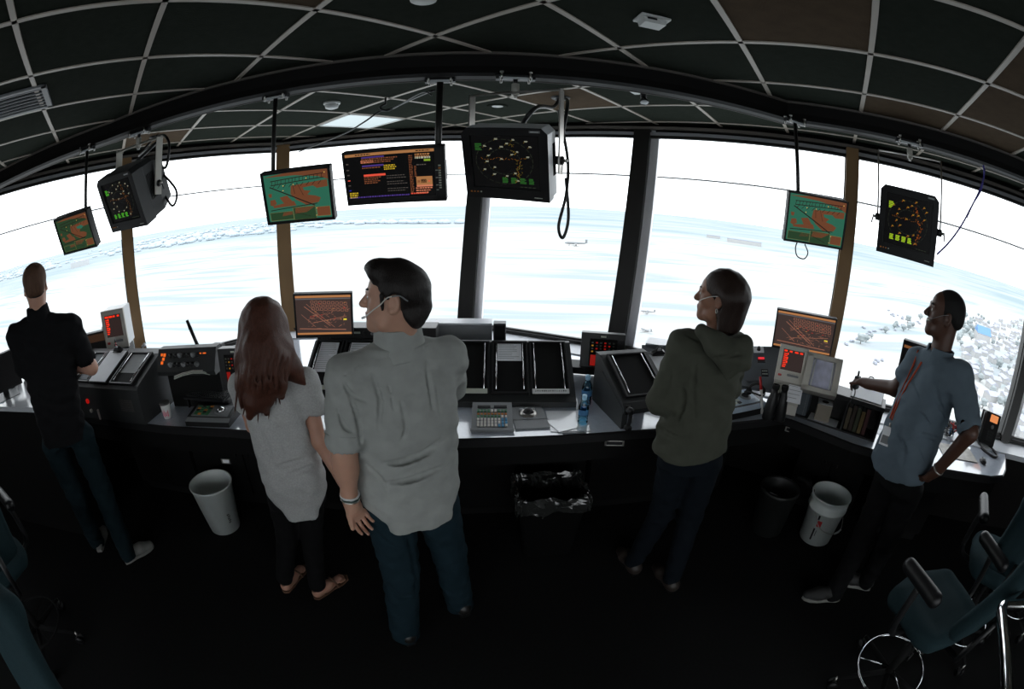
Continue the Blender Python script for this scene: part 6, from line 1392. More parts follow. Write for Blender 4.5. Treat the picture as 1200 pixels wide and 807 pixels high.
# ---- the woman in the olive jacket
def woman_jacket():
    B = V((.86, 1.79, 0)); az = -18
    sk = skin('skin brown', (.27, .135, .088)); hr = hairmat('hair dark bob', (.020, .010, .007), .42)
    HM = hframe(atd(844, 347, 1.985), -57, 3, 0); sc = .97
    LS, RS = V((.735, 1.80, 1.405)), V((1.000, 1.80, 1.400)); NB = V((.875, 1.785, 1.455))
    LE, LW = atd(774, 470, 1.87), V((.80, 2.02, 1.20)); RE, RW = V((1.06, 1.90, 1.16)), V((.86, 2.06, 1.16))
    s = SDF((.48, 1.45, -.01), (1.28, 2.24, 1.80), .0052)
    head(s, HM, sc, NB, .050, True, .9)
    s.loft([(.88, .86, 1.78, .13, .10), (1.1, .86, 1.78, .12, .085), (1.35, .875, 1.785, .13, .08), (1.45, .875, 1.785, .055, .05)], az, .03)
    s.cone(LS, LE, .042, .037, .03).cone(LE, LW, .037, .025, .02); hand(s, LW, (.8, .3, 0), (0, -.3, -1), -1, .88, (20, 30, 20)); s.cone(RS, RE, .042, .037, .03).cone(RE, RW, .037, .025, .02); hand(s, RW, (-.8, .3, 0), (0, -.3, -1), 1, .88, (20, 30, 20))
    aL, aR = onz(742, 660, .06), onz(786, 680, .06)
    leg(s, V((.80, 1.81, .88)), V((.79, 1.82, .50)), aL, (.065, .048, .036)); leg(s, V((.93, 1.76, .88)), V((.935, 1.765, .50)), aR, (.065, .048, .036))
    def lip(c):
        Mi = np.array(HM.inverted()); p = c@Mi[:3, :3].T+Mi[:3, 3]; return ((np.abs(p[:, 0]) < .023) & (p[:, 1] > .076) & (p[:, 2] < -.048) & (p[:, 2] > -.073)).astype(int)
    root = s.mesh('person', [sk, skin('lip dark rose', (.20, .06, .05))], None, lip, base=B); finish(root, 'woman with dark bob in olive hooded jacket, looking left')
    eyes(root, HM, sc, B, hr)
    P = lambda x, y, z: HM @ V((x*sc, y*sc, z*sc)); R = np.array(HM)[:3, :3]; c = HM.translation
    s = SDF(c-V((.20, .20, .22)), c+V((.20, .20, .17)), .0045); s.ell(P(0, -.020, .030), [v*sc for v in (.086, .108, .098)], R, 0)
    s.cone(P(0, -.055, 0), P(0, -.065, -.125), .088*sc, .060*sc, .03)
    for q in (-1, 1): s.cone(P(q*.062, -.035, .01), P(q*.066, -.042, -.125), .042*sc, .026*sc, .03)
    s.ell(P(0, .135, -.025), [v*sc for v in (.10, .080, .108)], R, .012, 's'); s.cone(P(-.12, .055, -.06), P(-.062, .060, -.04), .045, .052, .012, 's'); s.cone(P(.12, .055, -.06), P(.062, .060, -.04), .045, .052, .012, 's')
    s.ell(P(-.086, -.002, -.022), [v*sc for v in (.022, .026, .036)], R, .008, 's'); s.cone(P(0, .0, -.185), P(0, -.15, -.175), .050, .050, .01, 's')
    s.wave(.0016, [(95, 60, 9, 0, .5), (-70, 80, 14, 1, .5), (140, -20, -8, 2, .4)]); s.mesh('hair', hr, root, base=B)
    jk = cloth('olive jacket cloth', (.064, .068, .053), vscale=14, var=.16)
    s = SDF((.50, 1.48, .84), (1.28, 2.20, 1.52), .005)
    s.loft([(.90, .850, 1.785, .192, .140), (1.02, .852, 1.785, .188, .138), (1.18, .858, 1.785, .176, .125), (1.32, .868, 1.786, .172, .120), (1.40, .874, 1.786, .150, .098), (1.455, .876, 1.785, .085, .068)], az, 0)
    s.cone(NB+V((0, 0, -.03)), LS, .056, .062, .05).cone(NB+V((0, 0, -.03)), RS, .056, .062, .05); s.cone(LS, LE, .066, .058, .04).cone(LE, LE.lerp(LW, .45), .060, .054, .03); s.cone(RS, RE, .066, .058, .04).cone(RE, RE.lerp(RW, .6), .056, .050, .03)
    s.wave(.0042, WAVES)
    for c2, w_ in (([(795, 440), (800, 470), (790, 500)], .010), ([(815, 420), (812, 460), (815, 500)], .009), ([(785, 425), (782, 450), (776, 465)], .010), ([(770, 500), (790, 512), (810, 515)], .008), ([(805, 392), (825, 400), (850, 402)], .006), ([(862, 420), (868, 450)], .008), ([(775, 478), (788, 488)], .008)): crease(s, c2, w_, .007, .014)
    s.mesh('jacket', jk, root, base=B)
    hc = atd(856, 418, 1.845); s = SDF(hc-V((.2, .2, .2)), hc+V((.2, .2, .2)), .005)
    s.ell(atd(853, 408, 1.86), (.098, .070, .060), None, 0); s.cone(atd(838, 400, 1.84), atd(858, 424, 1.83), .045, .045, .04); s.cone(atd(856, 422, 1.825), atd(853, 440, 1.815), .050, .014, .04); s.cone(atd(870, 405, 1.88), atd(872, 425, 1.87), .045, .035, .04); s.cone(atd(822, 388, 1.85), atd(838, 400, 1.85), .030, .04, .03)
    s.ell(atd(853, 385, 1.90), (.075, .06, .045), None, .02, 's'); s.wave(.003, WAVES)
    for c2 in ([(836, 420), (852, 417), (870, 414)], [(840, 430), (852, 441), (862, 430)], [(842, 405), (850, 412)]): crease(s, c2, .006, .005, .01)
    s.mesh('hood', jk, root, base=B)
    mb = MB(); e = (LW-LE).normalized(); c_ = LE.lerp(LW, .40); u = e.orthogonal().normalized(); v_ = e.cross(u); mb.tube([c_+(u*math.cos(t)+v_*math.sin(t))*.056-B for t in [k*2*math.pi/24 for k in range(24)]], .007, jk, 8, closed=True); mb.build('sleeve_cuff', None, root)
    bk = cloth('navy black trousers', (.005, .0075, .011), vscale=20)
    s = SDF((.52, 1.52, .0), (1.22, 2.10, 1.0), .006); s.loft([(.82, .86, 1.785, .150, .118), (.96, .86, 1.785, .145, .11)], az, 0)
    leg(s, V((.80, 1.81, .84)), V((.79, 1.82, .50)), aL+V((0, 0, .02)), (.092, .066, .052)); leg(s, V((.93, 1.76, .84)), V((.935, 1.765, .50)), aR+V((0, 0, .02)), (.092, .066, .052)); s.cut((0, 0, .03), (0, 0, -1)); s.wave(.004, WAVES); s.mesh('trousers', bk, root, base=B)
    bl = mat('dark shoe leather', (.03, .022, .018), .5, bump=.2)
    for a_ in (aL, aR): shoe(root, B, V((a_.x, a_.y, 0))-nrm(az)*.055, V((a_.x, a_.y, 0))+nrm(az)*.18, bl, M_matte, .04, .07)
    mb = MB(); mb.tube([p-B for p in curve([P(-.082, -.004, .012), P(-.083, .03, .004), P(-.066, .066, -.016), P(-.045, .088, -.034)], 6)], .002, mat('clear tubing', (.75, .74, .70), .25), 8); mb.build('headset_boom', None, root)
    mb = MB(); c_ = P(-.083, -.004, -.052)-B; mb.tube([c_+V((0, math.cos(t)*.009, math.sin(t)*.009)) for t in [k*2*math.pi/16 for k in range(16)]], .002, M_steel, 6, closed=True); mb.build('earring', None, root)
woman_jacket()

# ---- the man with the lanyard at right
def lanyard_man():
    B = V((2.05, 1.36, 0)); az = -66
    sk = skin('skin deep brown', (.075, .034, .022)); hr = hairmat('hair black cropped', (.008, .007, .007), .7)
    HM = hframe(atd(1108, 368, 2.45), -44, 5, -3); sc = 1.03
    LS, RS = V((2.045, 1.185, 1.475)), V((2.045, 1.515, 1.435)); NB = V((2.04, 1.36, 1.515))
    RE, RW = atd(1050, 455, 2.60), atd(1016, 449, 2.72); LE, LW = atd(1137, 507, 2.24), atd(1098, 551, 2.29)
    s = SDF((1.55, .80, -.01), (2.42, 2.12, 1.88), .0058)
    head(s, HM, sc, NB, .062, False, 1.05)
    s.loft([(.86, 2.05, 1.36, .13, .10), (1.1, 2.04, 1.36, .14, .095), (1.38, 2.04, 1.36, .15, .09), (1.5, 2.04, 1.36, .06, .055)], az, .03)
    s.cone(RS, RE, .050, .044, .03).cone(RE, RW, .044, .030, .02); f = (RW-RE).normalized(); hand(s, RW, f+V((0, 0, .10)), V((0, -.2, -1)), 1, 1.0, (38, 48, 28), 2, (.4, 30), .028)
    s.cone(LS, LE, .052, .045, .03).cone(LE, LW, .045, .031, .02); f2 = (LW-LE).normalized(); hand(s, LW, f2+V((-.15, .35, -.35)), V((.3, .8, .3)), 1, 1.0, (25, 35, 25), 2, (.5, 25), .028)
    aL, aR = onz(1015, 680, .06), onz(978, 694, .06)
    leg(s, V((2.06, 1.28, .86)), V((2.09, 1.28, .48)), aL, (.07, .05, .04)); leg(s, V((2.04, 1.45, .86)), V((2.00, 1.42, .48)), aR, (.07, .05, .04))
    root = s.mesh('person', sk, None, base=B); finish(root, 'man with cropped hair in blue grey shirt and red lanyard, arm outstretched, at right')
    eyes(root, HM, sc, B, hr)
    P = lambda x, y, z: HM @ V((x*sc, y*sc, z*sc)); R = np.array(HM)[:3, :3]; c = HM.translation
    s = SDF(c-V((.17, .17, .16)), c+V((.17, .17, .18)), .005); s.ell(P(0, -.018, .030), [v*sc for v in (.0765, .097, .089)], R, 0); s.cone(P(-.025, -.070, -.01), P(.025, -.070, -.01), .038*sc, .038*sc, .03); s.ell(P(0, .118, -.012), [v*sc for v in (.10, .065, .088)], R, .01, 's')
    for q in (-1, 1): s.ell(P(q*.083, -.008, -.020), [v*sc for v in (.020, .028, .038)], R, .006, 's')
    s.cone(P(-.1, .0, -.105), P(.1, .0, -.105), .055, .055, .02, 's'); s.mesh('hair', hr, root, base=B)
    sh = cloth('blue grey shirt cloth', (.108, .142, .172), vscale=16, var=.1)
    s = SDF((1.62, .86, .84), (2.42, 1.95, 1.60), .0052)
    s.loft([(.90, 2.005, 1.382, .190, .178), (.97, 2.01, 1.380, .190, .178), (1.10, 2.01, 1.376, .188, .168), (1.28, 2.02, 1.366, .192, .150), (1.40, 2.038, 1.356, .180, .115), (1.475, 2.04, 1.358, .13, .085), (1.52, 2.04, 1.36, .078, .068)], az, 0)
    s.cone(NB+V((0, 0, -.035)), LS, .058, .066, .05).cone(NB+V((0, 0, -.035)), RS, .058, .064, .05); cl, cr_ = LS.lerp(LE, .84), RS.lerp(RE, .55); s.cone(LS, cl, .074, .072, .04); s.cone(RS, cr_, .070, .068, .04)
    for c2, q, h_ in ((cl, LE-LS, .060), (cr_, RE-RS, .056)): e = q.normalized(); s.cone(c2-e*.005, c2+e*.10, h_, h_+.004, .004, 's')
    s.wave(.0040, WAVES)
    for c2, w_ in (([(1075, 480), (1095, 500), (1120, 505)], .010), ([(1060, 520), (1080, 510), (1100, 515)], .010), ([(1095, 440), (1100, 470), (1110, 490)], .009), ([(1050, 500), (1060, 525), (1058, 545)], .008), ([(1075, 525), (1085, 545)], .008), ([(1070, 445), (1080, 470)], .008)): crease(s, c2, w_, .007, .014)
    pts = [[(1092, 404), (1080, 424), (1064, 450), (1052, 474), (1045, 492)], [(1076, 410), (1070, 428), (1060, 450), (1050, 472), (1043, 490)]]
    L = [[hit(s, *p) for p in q] for q in pts]; BAD = hit(s, 1042, 500)
    s.mesh('shirt', sh, root, base=B)
    cs = SDF(NB-V((.13, .13, .05)), NB+V((.13, .13, .11)), .005); cs.loft([(1.485, 2.04, 1.36, .100, .086), (1.53, 2.04, 1.36, .086, .078), (1.558, 2.043, 1.356, .084, .076)], az, 0); cs.loft([(1.46, 2.04, 1.36, .088, .074), (1.53, 2.04, 1.36, .075, .067), (1.62, 2.045, 1.352, .077, .070)], az, 0, 's'); f = nrm(az); cs.cone(NB+f*.10+V((0, 0, .09)), NB+f*.085+V((0, 0, -.03)), .045, .018, .01, 's'); cs.mesh('collar', sh, root, base=B)
    rd = cloth('red lanyard ribbon', (.42, .075, .035)); eye = V((0, 0, EYE))
    for q in L:
        q = [p+(eye-p).normalized()*.004-B for p in q if p is not None]
        if len(q) > 2: mb = MB(); mb.tube(curve(q, 5), .0055, rd, 6); mb.build('lanyard', None, root)
    if BAD is not None:
        mb = MB(); K = frame(BAD+(eye-BAD).normalized()*.012-B, 250, 20, 6); mb.box((-.030, 0, -.095), (.030, .004, .0), M_paper, .002, K); mb.box((-.024, -.001, -.085), (.024, .0, -.045), M_greyp, 0, K); mb.tube([K @ V((0, .002, 0)), K @ V((0, .002, .02))], .005, M_steel, 8); mb.build('id_badge', None, root)
    bk = cloth('black trouser cloth', (.007, .007, .0075))
    s = SDF((1.66, 1.0, .0), (2.42, 1.75, .98), .007); s.loft([(.80, 2.05, 1.365, .155, .125), (.95, 2.05, 1.36, .155, .12)], az, 0)
    leg(s, V((2.06, 1.28, .80)), V((2.09, 1.28, .46)), aL, (.095, .072, .062)); leg(s, V((2.04, 1.45, .80)), V((2.00, 1.42, .46)), aR, (.095, .072, .062)); s.cut((0, 0, .03), (0, 0, -1)); s.wave(.005, WAVES); s.mesh('trousers', bk, root, base=B)
    sn = mat('dark grey trainer', (.022, .022, .022), .7, var=.2); so = mat('off white sole', (.24, .24, .22), .6)
    for a_, t_ in ((aR, onz(947, 702, 0)), (aL, onz(1000, 684, 0))):
        a_ = V((a_.x, a_.y, 0)); d = V((t_.x-a_.x, t_.y-a_.y, 0)).normalized(); d = (d+nrm(az)*.7).normalized(); shoe(root, B, a_-d*.06, a_+d*.215, sn, so)
    mb = MB(); mb.tube([p-B for p in curve([P(-.082, -.004, .012), P(-.084, .03, .0), P(-.068, .066, -.026), P(-.040, .098, -.052)], 6)], .0014, M_greyp, 8); mb.tube([P(-.050, .088, -.045)-B, P(-.034, .101, -.056)-B], .004, M_lbl, 8); mb.build('headset_boom', None, root)
    mb = MB(); a = (LE-LW).normalized(); u = a.orthogonal().normalized(); v_ = a.cross(u); mb.tube([LW+a*.012+(u*math.cos(t)+v_*math.sin(t))*.034-B for t in [k*2*math.pi/24 for k in range(24)]], .005, M_steel, 8, closed=True); mb.build('wrist_watch', None, root)
    # what he holds
    q = empty('hand_microphone', RW+f*0+(RW-RE).normalized()*.085+V((0, 0, -.01)), .3); tag(q, 'black hand microphone held over the clipboard by the man with the lanyard', 'microphone')
    mb = MB(); mb.box((-.022, -.016, -.035), (.022, .016, .045), M_blackp, .008); mb.build('body', None, q)
    mb = MB(); mb.tube([(0, 0, .04), (-.004, 0, .075)], .007, M_blackp, 8); mb.build('antenna', None, q)
    mb = MB(); mb.tube(curve([(0, 0, -.035), (.005, -.005, -.07), (-.005, 0, -.10), (-.012, .01, -.13)], 6), .004, M_blackp, 8); mb.build('cord', None, q)
lanyard_man()
# ------------------------------------------------------------------ bins, chairs and the stair rail
def bucket(c, rb, rt, h, label, handle=False):
    o = empty('bucket', c); tag(o, label, 'bucket')
    mb = MB(); t = .004; prof = [(.001, .003), (rb-.004, .003), (rb, .008)]
    outer = [(rb, .006)]+([(rb+(rt-rb)*.72, h*.72), (rt+.004, h*.73), (rt+.004, h*.76), (rt-.002, h*.77), (rt+.003, h*.86), (rt-.002, h*.87)] if handle else [])+[(rt, h*.965), (rt+.006, h*.97), (rt+.007, h*.995), (rt, h)]
    mb.lathe(outer, M_bkt, 40, capb=True, capt=False); mb.lathe([(rt, h), (rt-t, h-.004), (rb-t, .012), (.001, .012)], M_bkt, 40, capb=False, capt=False); mb.build('pail', None, o); return o
M_bkt = mat('white bucket plastic', (.66, .71, .69), .4, var=.06, vscale=9)
o = bucket(V((-1.93, 1.99, 0)), .115, .155, .37, 'white open bucket on the floor at left, behind the long haired woman')
mb = MB(); r = lcg(6)
for k in range(5):
    a = -.55+.035*(k % 2); z = .10+k*.016; rr = .118+.04*z/.37
    for j in range(3): t0 = a+j*.05; mb.add([V(((rr+.001)*math.cos(t), (rr+.001)*math.sin(t), zz)) for t, zz in ((t0, z), (t0+.035, z), (t0+.035, z+.010), (t0, z+.010))], [(0, 1, 2, 3)], M_ink)
mb.build('printed_label', None, o)
o = bucket(V((2.12, 1.94, 0)), .125, .150, .37, 'white open bucket with a black rag and red label, at right below the bend', True)
def wrap(o, a0, a1, z0, z1, m, name, h=.37, rb=.125, rt=.150, n=6):
    mb = MB(); pts = []
    for z in (z0, z1):
        R_ = rb+(rt-rb)*z/h+.0012; pts.append([V((R_*math.cos(a0+(a1-a0)*k/n), R_*math.sin(a0+(a1-a0)*k/n), z)) for k in range(n+1)])
    for k in range(n): mb.quad(pts[0][k], pts[0][k+1], pts[1][k+1], pts[1][k], m)
    return mb.build(name, None, o)
wrap(o, -2.55, -2.30, .17, .22, M_red, 'red_label'); wrap(o, -2.60, -2.50, .225, .26, M_ink, 'printed_mark'); wrap(o, -2.62, -2.52, .05, .15, M_ink, 'printed_mark'); wrap(o, -2.45, -2.40, .09, .14, M_greyp, 'printed_mark')
mb = MB(); mb.tube(curve([(-.148, -.04, .275), (-.13, -.13, .20), (-.02, -.17, .15), (.08, -.155, .16), (.15, -.02, .275)], 8), .0025, M_steel, 8); mb.tube(curve([(.01, -.172, .148), (.05, -.166, .150), (.08, -.156, .158)], 4), .007, M_white, 8); mb.build('handle', None, o)
q = empty('rag', onz(946, 563, .375), 2.0); tag(q, 'black rag hanging over the rim of the right bucket', 'rag'); s = SDF((-.10, -.10, -.18), (.10, .10, .06), .005); s.cone((-.03, .02, .005), (.05, .05, .015), .016, .014, .02).cone((-.03, .02, .005), (-.055, -.01, -.06), .018, .022, .02).cone((-.055, -.01, -.06), (-.06, -.025, -.15), .022, .012, .02); s.wave(.003, [(90, 40, 20, 0, .5), (-60, 80, 30, 1, .5)]); s.mesh('cloth', M_matte, q)
# bin with a clear black liner
o = empty('waste_bin', V((.23, 2.14, 0)), .12); tag(o, 'black rectangular waste bin with crinkled plastic liner under the worktop', 'bin')
mb = MB(); W, D, H = .19, .13, .45; w2, d2 = .15, .10
def ring(w, d, z, n=5, c=.03):
    out = []
    for sx, sy, a0 in ((1, 1, 0), (-1, 1, 90), (-1, -1, 180), (1, -1, 270)):
        for k in range(n): a = math.radians(a0+90*k/(n-1)); out.append(V((sx*(w-c)+c*math.cos(a), sy*(d-c)+c*math.sin(a), z)))
    return out
rs = [ring(w2, d2, 0), ring(W, D, H), ring(W+.008, D+.008, H), ring(W+.008, D+.008, H-.015), ring(W-.006, D-.006, H), ring(w2-.004, d2-.004, .01)]; n = len(rs[0])
vs = [p for r_ in (rs[0], rs[1], rs[4], rs[5]) for p in r_]; fs = [(i*n+k, i*n+(k+1) % n, (i+1)*n+(k+1) % n, (i+1)*n+k) for i in range(3) for k in range(n)]+[list(range(n))[::-1], [3*n+k for k in range(n)]]
mb.add(vs, fs, mat('bin black', (.004, .004, .004), .8, spec=.05)); mb.build('bin_body', None, o)
liner = mat('liner film', (.022, .023, .022), .10, bump=.5, bscale=40, var=.5, vscale=30, spec=.8)
r = lcg(2); mb = MB(); N = 90; rows = []
for j, (off, z) in enumerate(((-.018, .28), (-.016, .34), (-.012, .39), (-.010, .43), (.0, .463), (.014, .462), (.020, .44), (.021, .415), (.020, .39), (.018, .372))):
    row = []
    R_ = ring(W+off, D+off, z, 27, .035)
    R2 = []
    for k in range(len(R_)):
        R2.append(R_[k])
        if k % 27 == 26: a_, b_ = R_[k], R_[(k+1) % len(R_)]; R2 += [a_.lerp(b_, t_/14) for t_ in range(1, 14)]
    R_ = R2
    for k, p in enumerate(R_): a = k*2*math.pi/len(R_); row.append(p+V((math.cos(a*13)*.004, math.sin(a*17)*.004, .010*math.sin(a*11+j)+.007*math.sin(a*23+2*j)+r.uniform(-.007, .007)))+V((r.uniform(-.006, .006), r.uniform(-.006, .006), 0)))
    rows.append(row)
m_ = len(rows[0]); mb.add([p for q_ in rows for p in q_], [(i*m_+k, i*m_+(k+1) % m_, (i+1)*m_+(k+1) % m_, (i+1)*m_+k) for i in range(9) for k in range(m_)], liner, False); mb.build('liner', None, o)
# round dark bin beside the right bucket
o = empty('waste_bin', V((1.77, 2.12, 0))); tag(o, 'round dark grey waste bin left of the bucket with the black rag', 'bin'); mg = mat('dark grey bin plastic', (.012, .013, .0125), .5, var=.2)
mb = MB(); mb.lathe([(.105, 0), (.115, .01), (.140, .33), (.147, .335), (.147, .355), (.138, .36), (.130, .34), (.105, .015), (.001, .012)], mg, 36, capb=True, capt=False); mb.build('bin_body', None, o)
mb = MB(); mb.add([V((x, y, .362+.01*abs(x)*5)) for x, y in ((-.13, -.06), (-.09, -.105), (-.085, -.10), (-.124, -.056))], [(0, 1, 2, 3)], M_greyp); mb.build('rim_clip', None, o); mb = MB(); mb.add([V((x, y, .363)) for x, y in ((.09, .10), (.13, .05), (.124, .047), (.086, .095))], [(0, 1, 2, 3)], M_greyp); mb.build('rim_clip', None, o)
def drafting_chair(x, y, az, label, seat_z=.63, ring_m=None):
    ring_m = ring_m or M_chrome
    o = empty('drafting_chair', (x, y, 0), -math.radians(az)); tag(o, label, 'chair', 'teal drafting chairs')
    s = SDF((-.30, -.30, seat_z-.12), (.30, .32, seat_z+.06), .008); s.ell((0, .02, seat_z-.03), (.25, .25, .05), None, 0); s.cone((-.16, -.16, seat_z-.035), (.16, -.16, seat_z-.035), .045, .045, .05); s.cone((-.17, .17, seat_z-.05), (.17, .17, seat_z-.05), .05, .05, .06); s.cone((-.19, -.1, seat_z-.035), (-.19, .15, seat_z-.04), .045, .045, .05); s.cone((.19, -.1, seat_z-.035), (.19, .15, seat_z-.04), .045, .045, .05); s.mesh('seat', M_teal, o)
    s = SDF((-.28, -.50, seat_z+.02), (.28, -.10, seat_z+.62), .008)
    a, b = V((0, -.245, seat_z+.10)), V((0, -.37, seat_z+.52))
    for u in (-.16, -.08, 0, .08, .16): s.cone(a+V((u*.85, .012*abs(u)*5, 0)), b+V((u*.9, .012*abs(u)*5, -.02*abs(u)*5)), .040, .036, .06)
    s.cone(b+V((-.13, 0, -.03)), b+V((.13, 0, -.03)), .04, .04, .05); s.mesh('backrest', M_teal, o)
    mb = MB(); mb.tube([(0, -.12, seat_z-.10), (0, -.30, seat_z-.08), (0, -.345, seat_z+.18)], .018, M_blackp, 10); mb.build('back_post', None, o)
    for sgn in (-1, 1):
        s = SDF((sgn*.31-.07, -.20, seat_z+.10), (sgn*.31+.07, .24, seat_z+.30), .007); s.cone((sgn*.30, -.09, seat_z+.21), (sgn*.32, .13, seat_z+.215), .036, .034, 0); s.mesh('arm_pad', M_blackp, o)
        mb = MB(); mb.tube(curve([(sgn*.12, 0, seat_z-.09), (sgn*.30, .0, seat_z-.07), (sgn*.325, .01, seat_z+.05), (sgn*.31, .02, seat_z+.19)], 6), .018, M_blackp, 10); mb.build('arm_post', None, o)
    mb = MB(); mb.tube([(0, 0, .12), (0, 0, seat_z-.30), (0, 0, seat_z-.30), (0, 0, seat_z-.08)], [.028, .028, .016, .016], M_matte, 16); mb.box((-.10, -.10, seat_z-.105), (.10, .10, seat_z-.075), M_blackp, .01); mb.build('gas_column', None, o)
    mb = MB(); mb.tube([(.23*math.cos(t), .23*math.sin(t), .17) for t in [k*2*math.pi/40 for k in range(40)]], .007, ring_m, 10, closed=True)
    for k in range(3): t = k*2*math.pi/3+.4; mb.tube([(.02*math.cos(t), .02*math.sin(t), .17), (.23*math.cos(t), .23*math.sin(t), .17)], .004, ring_m, 8)
    mb.build('foot_ring', None, o)
    for k in range(5):
        t = k*2*math.pi/5+.3; c_, s_ = math.cos(t), math.sin(t); mb = MB(); mb.tube([(.02*c_, .02*s_, .13), (.31*c_, .31*s_, .085)], [.018, .012], M_matte, 10); lg = mb.build('leg', None, o)
        mb = MB(); p_ = V((.31*c_, .31*s_, 0)); side = V((-s_, c_, 0))
        for q_ in (-1, 1): mb.tube([p_+side*(.010*q_)+V((0, 0, .030)), p_+side*(.024*q_)+V((0, 0, .030))], .029, M_blackp, 16)
        mb.tube([p_+V((0, 0, .03)), p_+V((0, 0, .09))], .008, M_steel, 8); mb.build('caster', None, lg)
    return o
drafting_chair(1.87, .61, 6, 'teal drafting chair in front at lower right, black arm pad over its seat')
drafting_chair(2.60, .62, 58, 'teal drafting chair behind the front chair at right, pale lit arm pad')
drafting_chair(3.26, .48, 115, 'teal drafting chair farthest right, rounded back below the desk end')
drafting_chair(-1.43, -.22, 172, 'teal drafting chair at the lower left corner, only its back in view', ring_m=M_matte)
drafting_chair(-2.62, .40, -88, 'teal drafting chair at the left edge with a grey arm pad', ring_m=M_matte)
# guard rail of the stair
o = empty('stair_rail', onz(1172, 709, 1.05)); c = o.location.copy(); tag(o, 'bright steel pipe guard rail at the lower right corner', 'rail')
d = V((.84, -.54, 0)); e2 = onz(1180, 807, 1.05)-c; e2 = e2.normalized()
ends = [d*1.1, e2*1.0]
mb = MB(); mb.tube([d*1.1, d*.5, d*.03, d*.01+e2*.01, e2*.03, e2*.5, e2*1.0], .023, M_chrome, 16); mb.build('top_rail', None, o)
for k, e_ in enumerate(ends):
    mb = MB(); mb.tube([e_+V((0, 0, .0)), e_+V((0, 0, -c.z+.012))], .023, M_chrome, 16); pst = mb.build('post', None, o)
    mb = MB(); mb.lathe([(.055, 0), (.055, .010), (.026, .014)], M_chrome, 20, Matrix.Translation(e_+V((0, 0, -c.z)))); mb.build('base_flange', None, pst)
# ------------------------------------------------------------------ things out on the field and in the town below
GZ = -58.0
def ground(px, py): return onz(px, py, GZ)
def cpy(o, loc, rz, sc=None, label=None):
    c = o.copy(); COL.objects.link(c); c.location = loc; c.rotation_euler = (0, 0, rz)
    if sc is not None: c.scale = sc
    if label: c['label'] = label
    return c
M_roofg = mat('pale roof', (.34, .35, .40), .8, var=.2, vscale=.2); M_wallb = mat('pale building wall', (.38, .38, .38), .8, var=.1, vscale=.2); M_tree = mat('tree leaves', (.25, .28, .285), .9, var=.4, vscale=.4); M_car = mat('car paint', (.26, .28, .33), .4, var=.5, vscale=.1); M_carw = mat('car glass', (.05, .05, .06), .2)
r = lcg(31)
# aeroplanes
def plane(px, py, L, rz, label):
    o = empty('aeroplane', ground(px, py), rz); tag(o, label, 'aeroplane', 'small parked aeroplanes')
    mb = MB(); mb.tube([(0, L*y, L*.12+L*z) for y, z in ((-.5, .03), (-.35, .01), (.1, 0), (.35, 0), (.46, -.01), (.5, -.015))], [L*v for v in (.012, .035, .055, .055, .035, .01)], M_greyp, 14); mb.build('fuselage', None, o)
    for s in (-1, 1): mb = MB(); mb.prism([(0, 0), (s*L*.52, L*.03), (s*L*.52, L*.035), (0, L*.02)], L*.12, M_greyp, Matrix.Translation((0, -.02*L, L*.10))); mb.build('wing', None, o)
    mb = MB(); mb.prism([(-L*.18, 0), (L*.18, 0), (L*.18, L*.012), (-L*.18, L*.012)], L*.08, M_greyp, Matrix.Translation((0, -.5*L, L*.15))); mb.build('tailplane', None, o)
    mb = MB(); mb.box((-L*.008, -L*.5, L*.14), (L*.008, -L*.40, L*.30), M_blue if 0 else M_greyp); mb.build('tail_fin', None, o)
    for x, y in ((0, .3), (-.08, 0), (.08, 0)): mb = MB(); mb.tube([(L*x, L*y, 0), (L*x, L*y, L*.09)], L*.012, M_blackp, 6); mb.build('landing_gear', None, o)
plane(759, 367, 9, 1.2, 'small grey aeroplane parked on the apron left of the woman in olive, upper one')
plane(757, 389, 8, .5, 'small grey aeroplane parked on the apron left of the woman in olive, lower one')
plane(675, 288, 34, 1.5, 'aeroplane far out on the field, seen past the middle radar display cable')
# far buildings
def building(loc, rz, w, d, h, label, gable=True, name='building', grp=None, wm=None, rm=None):
    o = empty(name, loc, rz); tag(o, label, 'building', grp)
    mb = MB(); mb.box((-w/2, -d/2, 0), (w/2, d/2, h), wm or M_wallb); mb.build('wall', None, o)
    mb = MB()
    if gable: mb.prism([(-w/2-.4, h), (w/2+.4, h), (0, h+w*.22)], d+.8, rm or M_roofg, Matrix.Translation((0, -d/2-.4, 0)))
    else: mb.box((-w/2-.3, -d/2-.3, h), (w/2+.3, d/2+.3, h+.5), rm or M_roofg)
    mb.build('roof', None, o); return o
building(ground(94, 312), .9, 70, 40, 16, 'large white hangar far off beyond the field, at left', False, wm=mat('white wall', (.42, .43, .44), .8))
building(ground(872, 286), -.5, 95, 25, 10, 'long low terminal far off, seen right of the window post', False, rm=mat('blue grey roof', (.20, .23, .30), .8))
building(ground(836, 279), -.5, 40, 20, 8, 'small low building beside the long far terminal', False, rm=MATS['blue grey roof'])
building(ground(1150, 398), .7, 26, 16, 7, 'blue roofed building in the town right of the man with the lanyard', True, rm=mat('blue roof', (.10, .22, .42), .7))
